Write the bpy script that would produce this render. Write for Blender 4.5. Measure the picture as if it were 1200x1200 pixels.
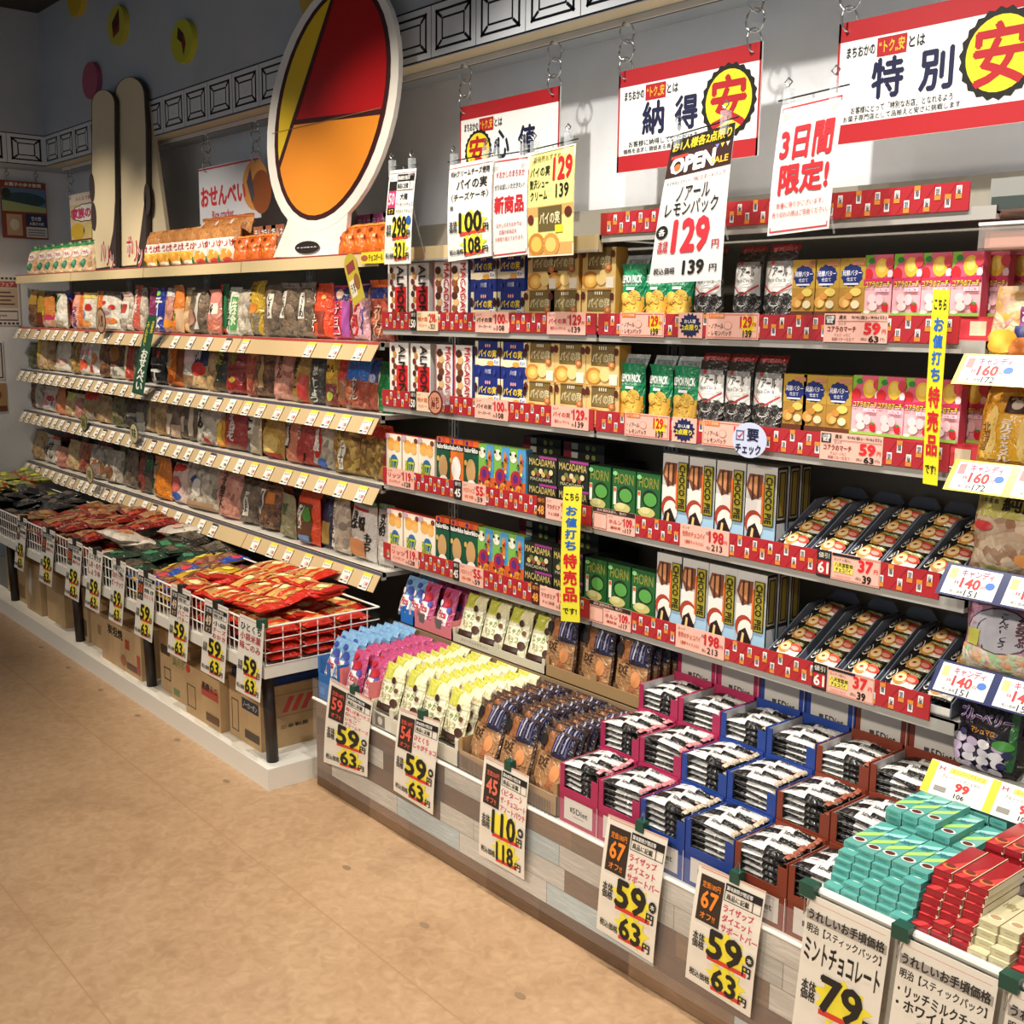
import bpy, math, random
from mathutils import Vector, Matrix
SC = bpy.context.scene
COL = SC.collection
PI = math.pi
for _o in list(bpy.data.objects): bpy.data.objects.remove(_o)
# ------------------------------------------------------------------ camera
H, FPX = 1.78, 1330.0
YAW, PITCH, ROLL = -0.870667766, -0.169074815, 0.0122583301
_f = Vector((math.sin(YAW)*math.cos(PITCH), math.cos(YAW)*math.cos(PITCH), math.sin(PITCH)))
_r0 = Vector((math.cos(YAW), -math.sin(YAW), 0)); _u0 = _r0.cross(_f)
_r = _r0*math.cos(ROLL) + _u0*math.sin(ROLL); _u = -_r0*math.sin(ROLL) + _u0*math.cos(ROLL)
cd = bpy.data.cameras.new('camera'); cam = bpy.data.objects.new('camera', cd); COL.objects.link(cam)
cd.sensor_width = 36; cd.lens = 36*FPX/1200; cd.clip_start = .02
cam.matrix_world = Matrix(((_r.x,_u.x,-_f.x,0),(_r.y,_u.y,-_f.y,0),(_r.z,_u.z,-_f.z,H),(0,0,0,1)))
SC.camera = cam
def P(px, py, Y):                       # where the view ray of the photo's pixel meets the upright plane at depth Y
    d = _f + _r*((px-600)/FPX) - _u*((py-600)/FPX); d = d*(Y/d.y)
    return Vector((d.x, Y, d.z+H))
def XA(px, Y, z):                       # x of the point at depth Y and height z in the photo's column px
    k = (px-600)/FPX; a = _r - _f*k
    return -(a.y*Y + a.z*(z-H))/a.x
# ------------------------------------------------------------------ world, exposure, lights
SC.view_settings.view_transform = 'Standard'; SC.view_settings.look = 'None'
SC.view_settings.gamma = 1; SC.view_settings.use_curve_mapping = False
SC.view_settings.exposure = 0.0
W = bpy.data.worlds.new('world'); SC.world = W; W.use_nodes = True
W.node_tree.nodes['Background'].inputs[0].default_value = (.80, .90, 1.0, 1)
W.node_tree.nodes['Background'].inputs[1].default_value = .32
def spot(name, loc, tgt, power, col, ang, blend=.6, rad=.05):
    l = bpy.data.lights.new(name, 'SPOT'); l.energy = power; l.color = col; l.spot_size = math.radians(ang); l.spot_blend = blend; l.shadow_soft_size = rad
    o = bpy.data.objects.new(name, l); COL.objects.link(o); o.location = loc
    o.rotation_euler = (Vector(tgt)-Vector(loc)).to_track_quat('-Z', 'Y').to_euler(); return o
def area(name, loc, tgt, power, col, sx, sy):
    l = bpy.data.lights.new(name, 'AREA'); l.shape = 'RECTANGLE'; l.size = sx; l.size_y = sy; l.energy = power; l.color = col
    o = bpy.data.objects.new(name, l); COL.objects.link(o); o.location = loc
    o.rotation_euler = (Vector(tgt)-Vector(loc)).to_track_quat('-Z', 'Y').to_euler(); return o
WARM, NEUT = (1, .87, .70), (1, .95, .87)
for x, y, e, c, tz, an in ((-.2, 1.75, 155, NEUT, 1.25, 94), (-1.1, 1.75, 165, NEUT, 1.25, 94), (-2.0, 1.75, 165, NEUT, 1.25, 94), (-2.9, 1.7, 160, NEUT, 1.25, 94), (-3.8, 1.45, 170, WARM, 1.4, 76), (-4.8, 1.15, 190, WARM, 1.6, 62), (-5.8, 1.05, 190, WARM, 1.65, 58), (-6.8, 1.05, 175, WARM, 1.65, 58), (-7.7, 1.05, 120, WARM, 1.65, 58)):
    spot('track_spot', (x, y, 3.42), (x-.05, 2.42, tz), e*(.84 if x > -4 else .95), c, an, .75, .04)
for x, e in ((-.4, 285), (-2.0, 285), (-3.6, 175), (-6.0, 30)):
    spot('aisle_spot', (x, -1.5, 3.42), (x-.2, 1.3, .2), e, (1, .90, .76), 78, .8, .15)
# ------------------------------------------------------------------ materials
MATS = {}
def lin(h):
    h = h.lstrip('#'); return tuple((lambda c: c/12.92 if c <= .04045 else ((c+.055)/1.055)**2.4)(int(h[i:i+2], 16)/255) for i in (0, 2, 4))
def pm(key):
    m = bpy.data.materials.new(key); m.use_nodes = True
    return m, m.node_tree, m.node_tree.nodes['Principled BSDF']
def M(h, r=.5, coat=0., metal=0.):
    k = (h, r, coat, metal)
    if k in MATS: return MATS[k]
    m, t, b = pm('paint_'+h.strip('#')); b.inputs['Base Color'].default_value = (*lin(h), 1); b.inputs['Roughness'].default_value = r
    b.inputs['Coat Weight'].default_value = coat; b.inputs['Coat Roughness'].default_value = .12; b.inputs['Metallic'].default_value = metal
    MATS[k] = m; return m
def film(h, r=.28):                     # wrinkled glossy wrapper
    k = ('film', h, r)
    if k in MATS: return MATS[k]
    m, t, b = pm('film_'+h.strip('#')); N, L = t.nodes, t.links
    b.inputs['Base Color'].default_value = (*lin(h), 1); b.inputs['Roughness'].default_value = r; b.inputs['Coat Weight'].default_value = .35; b.inputs['Coat Roughness'].default_value = .08
    tc = N.new('ShaderNodeTexCoord'); n = N.new('ShaderNodeTexNoise'); n.inputs['Scale'].default_value = 26; n.inputs['Detail'].default_value = 3; n.inputs['Distortion'].default_value = 1.2
    bp = N.new('ShaderNodeBump'); bp.inputs['Strength'].default_value = .8; bp.inputs['Distance'].default_value = .018
    L.new(tc.outputs['Object'], n.inputs['Vector']); L.new(n.outputs['Fac'], bp.inputs['Height']); L.new(bp.outputs['Normal'], b.inputs['Normal']); L.new(bp.outputs['Normal'], b.inputs['Coat Normal'])
    MATS[k] = m; return m
def crk(a, b_, c, sc=38, seed=0):       # snacks seen through a clear glossy bag
    k = ('crk', a, b_, c, sc, seed)
    if k in MATS: return MATS[k]
    m, t, b = pm('snack_in_clear_film'); N, L = t.nodes, t.links
    tc = N.new('ShaderNodeTexCoord'); mp = N.new('ShaderNodeMapping'); mp.inputs['Location'].default_value = (seed*1.7, seed*.9, seed*2.3); L.new(tc.outputs['Object'], mp.inputs['Vector'])
    v = N.new('ShaderNodeTexVoronoi'); v.inputs['Scale'].default_value = sc; L.new(mp.outputs[0], v.inputs['Vector'])
    cr = N.new('ShaderNodeValToRGB'); e = cr.color_ramp.elements; e[0].color = (*lin(a), 1); e[1].color = (*lin(c), 1); x = e.new(.5); x.color = (*lin(b_), 1)
    sp = N.new('ShaderNodeSeparateColor'); L.new(v.outputs['Color'], sp.inputs[0]); L.new(sp.outputs[0], cr.inputs[0]); L.new(cr.outputs[0], b.inputs['Base Color'])
    n = N.new('ShaderNodeTexNoise'); n.inputs['Scale'].default_value = 30; n.inputs['Distortion'].default_value = 1.5; L.new(mp.outputs[0], n.inputs['Vector'])
    ad = N.new('ShaderNodeMath'); ad.operation = 'SUBTRACT'; L.new(n.outputs['Fac'], ad.inputs[0]); L.new(v.outputs['Distance'], ad.inputs[1])
    bp = N.new('ShaderNodeBump'); bp.inputs['Strength'].default_value = .6; bp.inputs['Distance'].default_value = .01; L.new(ad.outputs[0], bp.inputs['Height']); L.new(bp.outputs[0], b.inputs['Normal'])
    b2 = N.new('ShaderNodeBump'); b2.inputs['Strength'].default_value = 1.0; b2.inputs['Distance'].default_value = .022; L.new(n.outputs['Fac'], b2.inputs['Height']); L.new(b2.outputs[0], b.inputs['Coat Normal'])
    b.inputs['Roughness'].default_value = .6; b.inputs['Coat Weight'].default_value = .8; b.inputs['Coat Roughness'].default_value = .07
    MATS[k] = m; return m
def mottled(key, cols, sc, rough, stretch=(1, 1, 1), bump=0, detail=5):
    if key in MATS: return MATS[key]
    m, t, b = pm(key); N, L = t.nodes, t.links
    tc = N.new('ShaderNodeTexCoord'); mp = N.new('ShaderNodeMapping'); mp.inputs['Scale'].default_value = stretch; L.new(tc.outputs['Object'], mp.inputs['Vector'])
    n = N.new('ShaderNodeTexNoise'); n.inputs['Scale'].default_value = sc; n.inputs['Detail'].default_value = detail; n.inputs['Roughness'].default_value = .6; n.inputs['Distortion'].default_value = .6; L.new(mp.outputs[0], n.inputs['Vector'])
    cr = N.new('ShaderNodeValToRGB'); e = cr.color_ramp.elements
    e[0].position = .3; e[1].position = .72; e[0].color = (*lin(cols[0]), 1); e[1].color = (*lin(cols[-1]), 1)
    for i, c in enumerate(cols[1:-1]): e.new(.3+.42*(i+1)/(len(cols)-1)).color = (*lin(c), 1)
    L.new(n.outputs['Fac'], cr.inputs[0]); L.new(cr.outputs[0], b.inputs['Base Color']); b.inputs['Roughness'].default_value = rough
    if bump:
        bp = N.new('ShaderNodeBump'); bp.inputs['Strength'].default_value = bump; bp.inputs['Distance'].default_value = .01; L.new(n.outputs['Fac'], bp.inputs['Height']); L.new(bp.outputs[0], b.inputs['Normal'])
    MATS[key] = m; return m
def clear(key='clear_plastic', tint='#ffffff', alpha=.16, rough=.08):
    if key in MATS: return MATS[key]
    m, t, b = pm(key); b.inputs['Base Color'].default_value = (*lin(tint), 1); b.inputs['Alpha'].default_value = alpha; b.inputs['Roughness'].default_value = rough
    MATS[key] = m; return m
WHITE, CREAM, BLACK, RED, NAVY, YEL = '#f2f0ea', '#efe6cc', '#1c1917', '#c81e22', '#14183c', '#f3dc2a'
CHROME = M('#c8c8c8', .2, 0, 1.)
CARD = M('#c9a877', .8)
# ------------------------------------------------------------------ mesh building
class MB:
    def __init__(s): s.v, s.f, s.i, s.m = [], [], [], []
    def mi(s, m):
        if isinstance(m, str): m = M(m)
        if m not in s.m: s.m.append(m)
        return s.m.index(m)
    def add(s, vs, fs, m):
        k, n = s.mi(m), len(s.v); s.v += [tuple(v) for v in vs]
        for f in fs: s.f.append([n+i for i in f]); s.i.append(k)
    def box(s, x0, x1, y0, y1, z0, z1, m):
        s.add([(x0,y0,z0),(x1,y0,z0),(x1,y1,z0),(x0,y1,z0),(x0,y0,z1),(x1,y0,z1),(x1,y1,z1),(x0,y1,z1)],
              [(0,3,2,1),(4,5,6,7),(0,1,5,4),(1,2,6,5),(2,3,7,6),(3,0,4,7)], m)
    def tube(s, pts, r, m, n=6):
        pts = [Vector(p) for p in pts]; k0 = len(pts); vs, fs = [], []
        for i, p in enumerate(pts):
            t = (pts[min(i+1, k0-1)]-pts[max(i-1, 0)]).normalized(); a = Vector((0,0,1)) if abs(t.z) < .9 else Vector((1,0,0))
            e1 = t.cross(a).normalized(); e2 = t.cross(e1)
            for j in range(n): vs.append(p+(e1*math.cos(2*PI*j/n)+e2*math.sin(2*PI*j/n))*r)
        for i in range(k0-1):
            for j in range(n): fs.append((i*n+j, i*n+(j+1) % n, (i+1)*n+(j+1) % n, (i+1)*n+j))
        fs += [tuple(range(n))[::-1], tuple(range((k0-1)*n, k0*n))]; s.add(vs, fs, m)
    def prism(s, pts, y0, y1, m):       # outline in x, z pulled along y
        n = len(pts); s.add([(x, y0, z) for x, z in pts]+[(x, y1, z) for x, z in pts], [tuple(range(n)), tuple(range(2*n-1, n-1, -1))]+[(i, n+i, n+(i+1) % n, (i+1) % n) for i in range(n)], m)
    def mesh(s, name):
        me = bpy.data.meshes.new(name); me.from_pydata(s.v, [], s.f)
        for m in s.m: me.materials.append(m)
        me.polygons.foreach_set('material_index', s.i); me.update(); return me
    def build(s, name, parent=None, smooth=False):
        o = bpy.data.objects.new(name, s.mesh(name)); COL.objects.link(o)
        if smooth: o.data.shade_smooth()
        if parent: o.parent = parent
        return o
EPS = .00035
def front(w, h, y=0., x0=0., z0=0.): return lambda u, v, l=0: (x0+u*w, y-l*EPS, z0+v*h)
def right(x, d, h, y0=0., z0=0.): return lambda u, v, l=0: (x+l*EPS, y0+u*d, z0+v*h)
def topf(w, d, z): return lambda u, v, l=0: (u*w, v*d, z+l*EPS)
def plane(o, ux, vx, n): 
    o, ux, vx, n = map(Vector, (o, ux, vx, n)); return lambda u, v, l=0: tuple(o+ux*u+vx*v+n*(l*EPS))
_TX = {}
def tmesh(s, bold):
    if (s, bold) in _TX: return _TX[s, bold]
    c = bpy.data.curves.new('t', 'FONT'); c.body = s; c.resolution_u = 2; c.align_x = 'CENTER'; c.space_line = .82
    o = bpy.data.objects.new('t', c); COL.objects.link(o); me = o.to_mesh()
    vs = [(v.co.x, v.co.y) for v in me.vertices]; fs = [tuple(p.vertices) for p in me.polygons]
    lay = [0]*len(vs)
    if bold > .012:                     # heavier strokes: the glyphs overlaid on themselves, a little shifted
        n = len(vs); base_v, base_f = vs[:], fs[:]; q = bold*.62; D = [(q, 0), (-q, 0), (0, q), (0, -q)] + ([(q*.7, q*.7), (-q*.7, -q*.7), (q*.7, -q*.7), (-q*.7, q*.7)] if bold > .05 else [])
        for k, (dx, dy) in enumerate(D): vs += [(x+dx, y+dy) for x, y in base_v]; fs += [tuple(i+n*(k+1) for i in f) for f in base_f]; lay += [.09*(k+1)]*n
    o.to_mesh_clear(); bpy.data.objects.remove(o); bpy.data.curves.remove(c)
    if vs:
        x0, x1 = min(v[0] for v in vs), max(v[0] for v in vs); y0, y1 = min(v[1] for v in vs), max(v[1] for v in vs)
        vs = [((x-x0)/max(x1-x0, 1e-6), (y-y0)/max(y1-y0, 1e-6)) for x, y in vs]
    _TX[s, bold] = (vs, fs, lay); return vs, fs, lay
def R(b, S, u0, v0, u1, v1, m, l=1, n=1):
    vs = [S(u0+(u1-u0)*i/n, v0+(v1-v0)*j/n, l) for j in range(n+1) for i in range(n+1)]
    b.add(vs, [(j*(n+1)+i, j*(n+1)+i+1, (j+1)*(n+1)+i+1, (j+1)*(n+1)+i) for j in range(n) for i in range(n)], m)
def E_(b, S, cx, cy, rx, ry, m, l=1, n=14, rings=1):
    vs = [S(cx, cy, l)]; fs = []
    for k in range(1, rings+1):
        for i in range(n): a = 2*PI*i/n; vs.append(S(cx+rx*k/rings*math.cos(a), cy+ry*k/rings*math.sin(a), l))
    for i in range(n): fs.append((0, 1+i, 1+(i+1) % n))
    for k in range(1, rings):
        for i in range(n): a, c = 1+(k-1)*n, 1+k*n; fs.append((a+i, c+i, c+(i+1) % n, a+(i+1) % n))
    b.add(vs, fs, m)
def G(b, S, pts, m, l=1): b.add([S(u, v, l) for u, v in pts], [tuple(range(len(pts)))], m)
def T(b, S, s, u0, v0, u1, v1, m, bold=.02, l=3, rot=0):
    vs, fs, la = tmesh(s, bold)
    if rot: vs = [(1-y, x) if rot == 1 else (y, 1-x) for x, y in vs]
    b.add([S(u0+(u1-u0)*x, v0+(v1-v0)*y, l+a) for (x, y), a in zip(vs, la)], fs, m)
def VT(b, S, s, u0, v0, u1, v1, m, bold=.02, l=3): T(b, S, '\n'.join(s.replace('ー', '｜')), u0, v0, u1, v1, m, bold, l)
def star(cx, cy, rx, ry, n=14, k=.72): return [(cx+rx*(1 if i % 2 == 0 else k)*math.cos(PI*i/n+.2), cy+ry*(1 if i % 2 == 0 else k)*math.sin(PI*i/n+.2)) for i in range(2*n)]
def frame(b, S, u0, v0, u1, v1, tu, tv, m, l=1):
    for q in ((u0, v0, u1, v0+tv), (u0, v1-tv, u1, v1), (u0, v0, u0+tu, v1), (u1-tu, v0, u1, v1)): R(b, S, *q, m, l)
def draw(b, S, items, n=1, l0=1):
    for k, it in enumerate(items):
        c, l = it[0], l0+k
        if c == 'r': R(b, S, *it[1:5], it[5], l, n)
        elif c == 'e': E_(b, S, *it[1:5], it[5], l, 16, 1 if n == 1 else 3)
        elif c == 't': T(b, S, *it[1:7], it[7] if len(it) > 7 else .02, l)
        elif c == 'v': VT(b, S, *it[1:7], it[7] if len(it) > 7 else .02, l)
        elif c == 'g': G(b, S, it[1], it[2], l)
        elif c == 's': G(b, S, star(*it[1:5], *(it[6:] if len(it) > 6 else ())), it[5], l)
        elif c == 'f': frame(b, S, *it[1:7], it[7], l)
# ------------------------------------------------------------------ scene objects
ORD = 'first second third fourth fifth sixth seventh eighth ninth tenth eleventh twelfth thirteenth fourteenth fifteenth sixteenth seventeenth eighteenth nineteenth twentieth'.split()
def tag(o, label, cat, group=None):
    o['label'] = label; o['category'] = cat
    if group: o['group'] = group
    return o
def struct(o): o['kind'] = 'structure'; return o
def empty(name, loc, label, cat, group=None):
    o = bpy.data.objects.new(name, None); COL.objects.link(o); o.location = loc; o.empty_display_size = .05
    return tag(o, label, cat, group)
def put(me, name, loc, label, cat, group=None, rot=(0, 0, 0), scale=None):
    o = bpy.data.objects.new(name, me); COL.objects.link(o); o.location = loc; o.rotation_euler = rot
    if scale: o.scale = scale
    return tag(o, label, cat, group)
_PM = {}
def memo(key, fn):
    if key not in _PM: _PM[key] = fn()
    return _PM[key]
def boxm(w, d, h, base, items=(), side=None, topc=None, sitems=()):
    def mk():
        b = MB(); b.box(0, w, 0, d, 0, h, base); draw(b, front(w, h), items)
        if side: R(b, right(w, d, h), 0, 0, 1, 1, side, 1)
        draw(b, right(w, d, h), sitems, l0=2)
        if topc: R(b, topf(w, d, h), 0, 0, 1, 1, topc, 1)
        return b.mesh('snack_box')
    return mk()
def pillow_map(w, h, d, seed=0, stand=True):
    rr = random.Random(seed); ph = [rr.uniform(0, 6.28) for _ in range(4)]
    def pt(u, v, l=0, sgn=-1):
        pu = max(0., 1-abs(2*u-1)**2.4)**.6
        pv = (min(1., (v/.10)**.5) if stand and v > 0 else (0 if v <= 0 else 1)) if stand else max(0., 1-abs(2*v-1)**3)**.65
        if stand: pv *= max(0., 1-max(0, v-.12)**2.6/.72)**.65 if v < .93 else .04
        wr = .13*math.sin(9*u+5*v+ph[0])+.12*math.sin(17*v+3*u+ph[1])*math.cos(6*u+ph[2])+.07*math.sin(23*u-13*v+ph[3])
        y = sgn*d/2*pu*pv*(1+wr)
        pin = (.10+.05*math.sin(ph[0]))*max(0., (v-.55)/.45)**1.6-(.05*max(0., (v-.9)/.1) if stand else 0) if stand else 0
        x = (u-.5)*w*(1-.05*pv-pin+.02*math.sin(11*v+ph[3]))+(.05*w*math.sin(ph[1])*max(0., v-.5) if stand else 0)
        if stand and v > .9: y += d*.35*math.sin(ph[2])*(v-.9)/.1*.5+.004*math.sin(40*u)*(v-.9)/.1
        return (x, y-l*EPS*2.2, v*h) if sgn < 0 else (x, y, v*h)
    return pt
def pillow(w, h, d, base, items=(), seed=0, stand=True, back=None, nx=14, ny=20):
    b = MB(); pt = pillow_map(w, h, d, seed, stand)
    for sgn, m in ((-1, base), (1, back or base)):
        vs = [pt(i/nx, j/ny, 0, sgn) for j in range(ny+1) for i in range(nx+1)]
        q = [(j*(nx+1)+i, j*(nx+1)+i+1, (j+1)*(nx+1)+i+1, (j+1)*(nx+1)+i) for j in range(ny) for i in range(nx)]
        b.add(vs, q if sgn < 0 else [f[::-1] for f in q], m)
    draw(b, pt, items, 8, 2)
    me = b.mesh('snack_bag'); me.shade_smooth(); return me
# ------------------------------------------------------------------ the setting
FLOOR = mottled('floor_vinyl', ['#98785a', '#ad8c6a', '#b79775', '#a08061'], 1.6, .42, detail=9)
_t = FLOOR.node_tree; _n = _t.nodes; _cr = [x for x in _n if x.type == 'VALTORGB'][0]
_mx = _n.new('ShaderNodeMix'); _mx.data_type = 'RGBA'; _mx.inputs[0].default_value = .35
_n2 = _n.new('ShaderNodeTexNoise'); _n2.inputs['Scale'].default_value = 26; _n2.inputs['Detail'].default_value = 8; _n2.inputs['Distortion'].default_value = 1
_c2 = _n.new('ShaderNodeValToRGB'); _c2.color_ramp.elements[0].color = (*lin('#8e6e50'), 1); _c2.color_ramp.elements[1].color = (*lin('#c8a784'), 1); _c2.color_ramp.elements[0].position = .3; _c2.color_ramp.elements[1].position = .7
_t.links.new([x for x in _n if x.type == 'MAPPING'][0].outputs[0], _n2.inputs['Vector']); _t.links.new(_n2.outputs['Fac'], _c2.inputs[0])
_t.links.new(_cr.outputs[0], _mx.inputs[6]); _t.links.new(_c2.outputs[0], _mx.inputs[7]); _t.links.new(_mx.outputs[2], _n['Principled BSDF'].inputs['Base Color'])
WALL = mottled('wall_paper', ['#dcdde0', '#e6e7ea'], 3, .8)
DWALL = mottled('upper_wall_paper', ['#a6adb5', '#b2b8bf'], 2, .85)
def sbox(name, *a, m):
    b = MB(); b.box(*a, m); return struct(b.build(name))
b = MB(); b.box(-9.2, 2.2, -3.0, 3.1, -.06, 0, FLOOR)
Sf = plane((0, 0, 0), (1, 0, 0), (0, 1, 0), (0, 0, 1))
for x, y in ((-2.09, 1.81), (-2.54, 1.82), (-2.99, 1.83), (-3.88, 1.84), (-4.41, 1.875), (-4.80, 1.86), (-5.25, 1.86), (-5.70, 1.86), (-6.15, 1.87), (-1.64, 1.8)):
    E_(b, Sf, x, y, .020, .012, M('#8b7257', .6), 2, 12)
for y in (.92, 1.62): R(b, Sf, -9, y, 2, y+.004, M('#a9835e', .6), 2)
struct(b.build('floor'))
sbox('wall_back', -8.45, 2.2, 2.92, 3.1, 0, 2.735, m=WALL)
sbox('wall_left', -8.45, -8.3, -3.0, 2.92, 0, 2.735, m=WALL)
b = MB(); b.box(-8.45, 2.2, 2.65, 3.1, 2.735, 3.7, DWALL)
Su = plane((0, 0, 2.735), (1, 0, 0), (0, 1, 0), (0, 0, -1))
R(b, Su, -8.0, 2.653, 2.2, 2.735, M('#cfc3a4', .6), 1); R(b, Su, -8, 2.735, 2.2, 2.739, M('#6f6a5e', .6), 2)
struct(b.build('wall_back_bulkhead'))
sbox('wall_left_bulkhead', -8.45, -8.0, -3.0, 2.65, 2.735, 3.7, m=DWALL)
sbox('ceiling', -9.2, 2.2, -3.0, 3.1, 3.7, 3.8, m=M('#3a3833', .9))
sbox('ceiling_beam', -9.2, 2.2, .6, 1.0, 3.46, 3.7, m=M('#2b2822', .9))
def band(name, S, n, w, h):
    b = MB(); g, k = M('#dfe2e6', .18, .6), M('#101219', .3)
    R(b, S, 0, 0, n*w, h, g, 4)
    for v in (0, h-.006): R(b, S, 0, v, n*w, v+.006, k, 5)
    for i in range(n):
        u = i*w; R(b, S, u-.0015, 0, u+.0015, h, k, 5)
        a, c = .028, .066
        frame(b, S, u+a, a, u+w-a, h-a, .011, .009, k, 6); frame(b, S, u+c, c-.008, u+w-c, h-c+.008, .008, .007, k, 6)
        for (p, q) in (((a, a), (c, c-.008)), ((w-a, a), (w-c, c-.008)), ((a, h-a), (c, h-c+.008)), ((w-a, h-a), (w-c, h-c+.008))):
            t = .004; G(b, S, [(u+p[0]-t, p[1]+t), (u+p[0]+t, p[1]-t), (u+q[0]+t, q[1]-t), (u+q[0]-t, q[1]+t)], k, 6) if (p[0] < w/2) == (p[1] < h/2) else G(b, S, [(u+p[0]-t, p[1]-t), (u+p[0]+t, p[1]+t), (u+q[0]+t, q[1]+t), (u+q[0]-t, q[1]-t)], k, 6)
    return struct(b.build(name))
band('trim_1', plane((-8.0, 2.65, 2.737), (1, 0, 0), (0, 0, 1), (0, -1, 0)), 36, .272, .196)
band('trim_2', plane((-8.0, 2.65-12*.245, 2.737), (0, 1, 0), (0, 0, 1), (1, 0, 0)), 12, .245, .196)
b = MB(); b.box(-7.98, 1.5, 2.745, 2.765, 2.715, 2.735, M('#d8d6d0', .5)); b.box(-7.98, 1.5, 2.752, 2.758, 2.713, 2.716, M('#55524b', .5)); tag(b.build('ceiling_track'), 'slim white picture hanging rail under the panelled fascia', 'hanging rail')
for i, (px, py, c, d) in enumerate(((141, 30, '#b9b43a', 1), (218, 49, '#b8bb2c', 1), (92, -2, '#c9a92a', 0), (110, 95, '#a8506a', 2), (374, -8, '#c9a54a', 0))):
    p = P(px, py, 2.645); b = MB(); b.prism([(.125*math.cos(a*PI/16), .105*math.sin(a*PI/16)) for a in range(32)], -.03, 0, M(c, .6))
    S = front(1, 1, -.03)
    if d == 1:
        G(b, S, [(-.035, .075), (.03, .03), (.005, -.01), (-.05, .02)] if i else [(-.06, .02), (.05, .08), (.05, .0), (-.05, -.03)], M('#4a1710', .5), 2)
        G(b, S, [(.002, -.012), (.035, .028), (.052, -.02), (.02, -.078)] if i else [(-.05, -.03), (.05, .0), (.045, -.04), (-.05, -.065)], M('#7e2320', .5), 3)
    o = b.build('wall_ornament'); o.location = (p.x, 2.65, p.z)
    tag(o, ('yellow oval wall ornament with slanted dark red diamonds, beside the fascia', 'yellow oval wall ornament with upright dark red diamonds above the banner', 'plain ochre oval wall ornament high up by the ceiling', 'pink oval wall ornament behind the tall pale cutouts', 'ochre oval wall ornament above the big red and yellow cutout')[i], 'wall ornament')
# ------------------------------------------------------------------ shelving
BACK = 2.88
S_Z = {0: 2.012, 1: 1.712, 2: 1.413, 3: 1.105, 4: .80}          # undersides of the red-railed shelves
REDS = ['#c4202a', '#b01a24']
def rail_art(b, S, L, h, seed, beige=0):
    R(b, S, 0, 0, L, h, M('#b02a31', .3, .4), 1)
    rr = random.Random(seed); u = .03; k = 0
    while u < L-.02:
        G(b, S, [(u-.02, .001), (u-.0185, .001), (u+.028, h-.001), (u+.0265, h-.001)], M('#7d1018', .4), 2) if k % 2 == 0 else 0
        v = h*.52 if k % 2 else h*.14
        R(b, S, u, v, u+.0135, v+h*.36, WHITE, 3)
        R(b, S, u-.001, v-.006 if k % 3 else v+h*.36-.004, u+.0145, v+.006 if k % 3 else v+h*.36+.007, M('#d98a3a', .5), 4)
        VT(b, S, ('納得', '心値', '特別')[k % 3], u+.002, v+h*.07, u+.0115, v+h*.32, M(NAVY), .02, 5)
        u += .0262; k += 1
shelfmetal, railmetal = M('#cfccc4', .4), M('#a9a6a0', .35)
def shelf_unit(name, x0, x1, label, shelves, rail, lipY, depthback=BACK):
    t = empty(name, (x0, BACK, 0), label, 'shelf unit')
    W_ = x1-x0
    def part(n, fn, par=t):
        b = MB(); fn(b); o = b.build(n, par); return o
    part('back_panel', lambda b: b.box(.004, W_-.004, -.012, .03, 0, 2.16, M('#8a8478', .6)))
    for xx in (.0, W_-.03):
        def up(b, xx=xx):
            b.box(xx, xx+.03, -.028, -.012, 0, 2.26, M('#c2c2c0', .4)); 
            for k in range(40): b.box(xx+.012, xx+.018, -.0285, -.0275, .1+k*.052, .135+k*.052, BLACK)
        part('upright', up)
    part('base_deck', lambda b: b.box(0, W_, lipY-BACK+.05, -.02, 0, .12, M('#5a564e', .6)))
    for sid, z in shelves:
        o = part('shelf', lambda b: (b.box(.004, W_-.004, lipY-BACK, -.03, z+.012, z+.03, shelfmetal), b.box(.004, W_-.004, lipY-BACK-.002, lipY-BACK+.018, z, z+.03, railmetal)))
        rail(part, o, sid, z, W_, lipY-BACK)
    return t
def red_rail(part, o, sid, z, W_, y):
    
    def f(b):
        L = W_-(.006 if W_ < 1.22 else .072); b.box(.004, L+.004, y-.007, y-.002, z+.022, z+.086, '#a2222a'); rail_art(b, front(L, 1, y-.007, .004, z+.022) if 0 else (lambda u, v, l=0: (.004+u, y-.007-l*EPS, z+.022+v)), L, .064, sid)
    part('price_rail', f, o)
shelf_unit('shelf_unit', -3.765, -2.565, 'red-railed chocolate shelf unit beside the rice cracker shelves', [(1, S_Z[1]), (2, S_Z[2]), (3, S_Z[3]), (4, S_Z[4])], red_rail, 2.5)
shelf_unit('shelf_unit', -2.56, -1.30, 'red-railed biscuit shelf unit beside the wrapped candy shelves', [(k, S_Z[k]) for k in range(5)], red_rail, 2.5)
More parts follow.
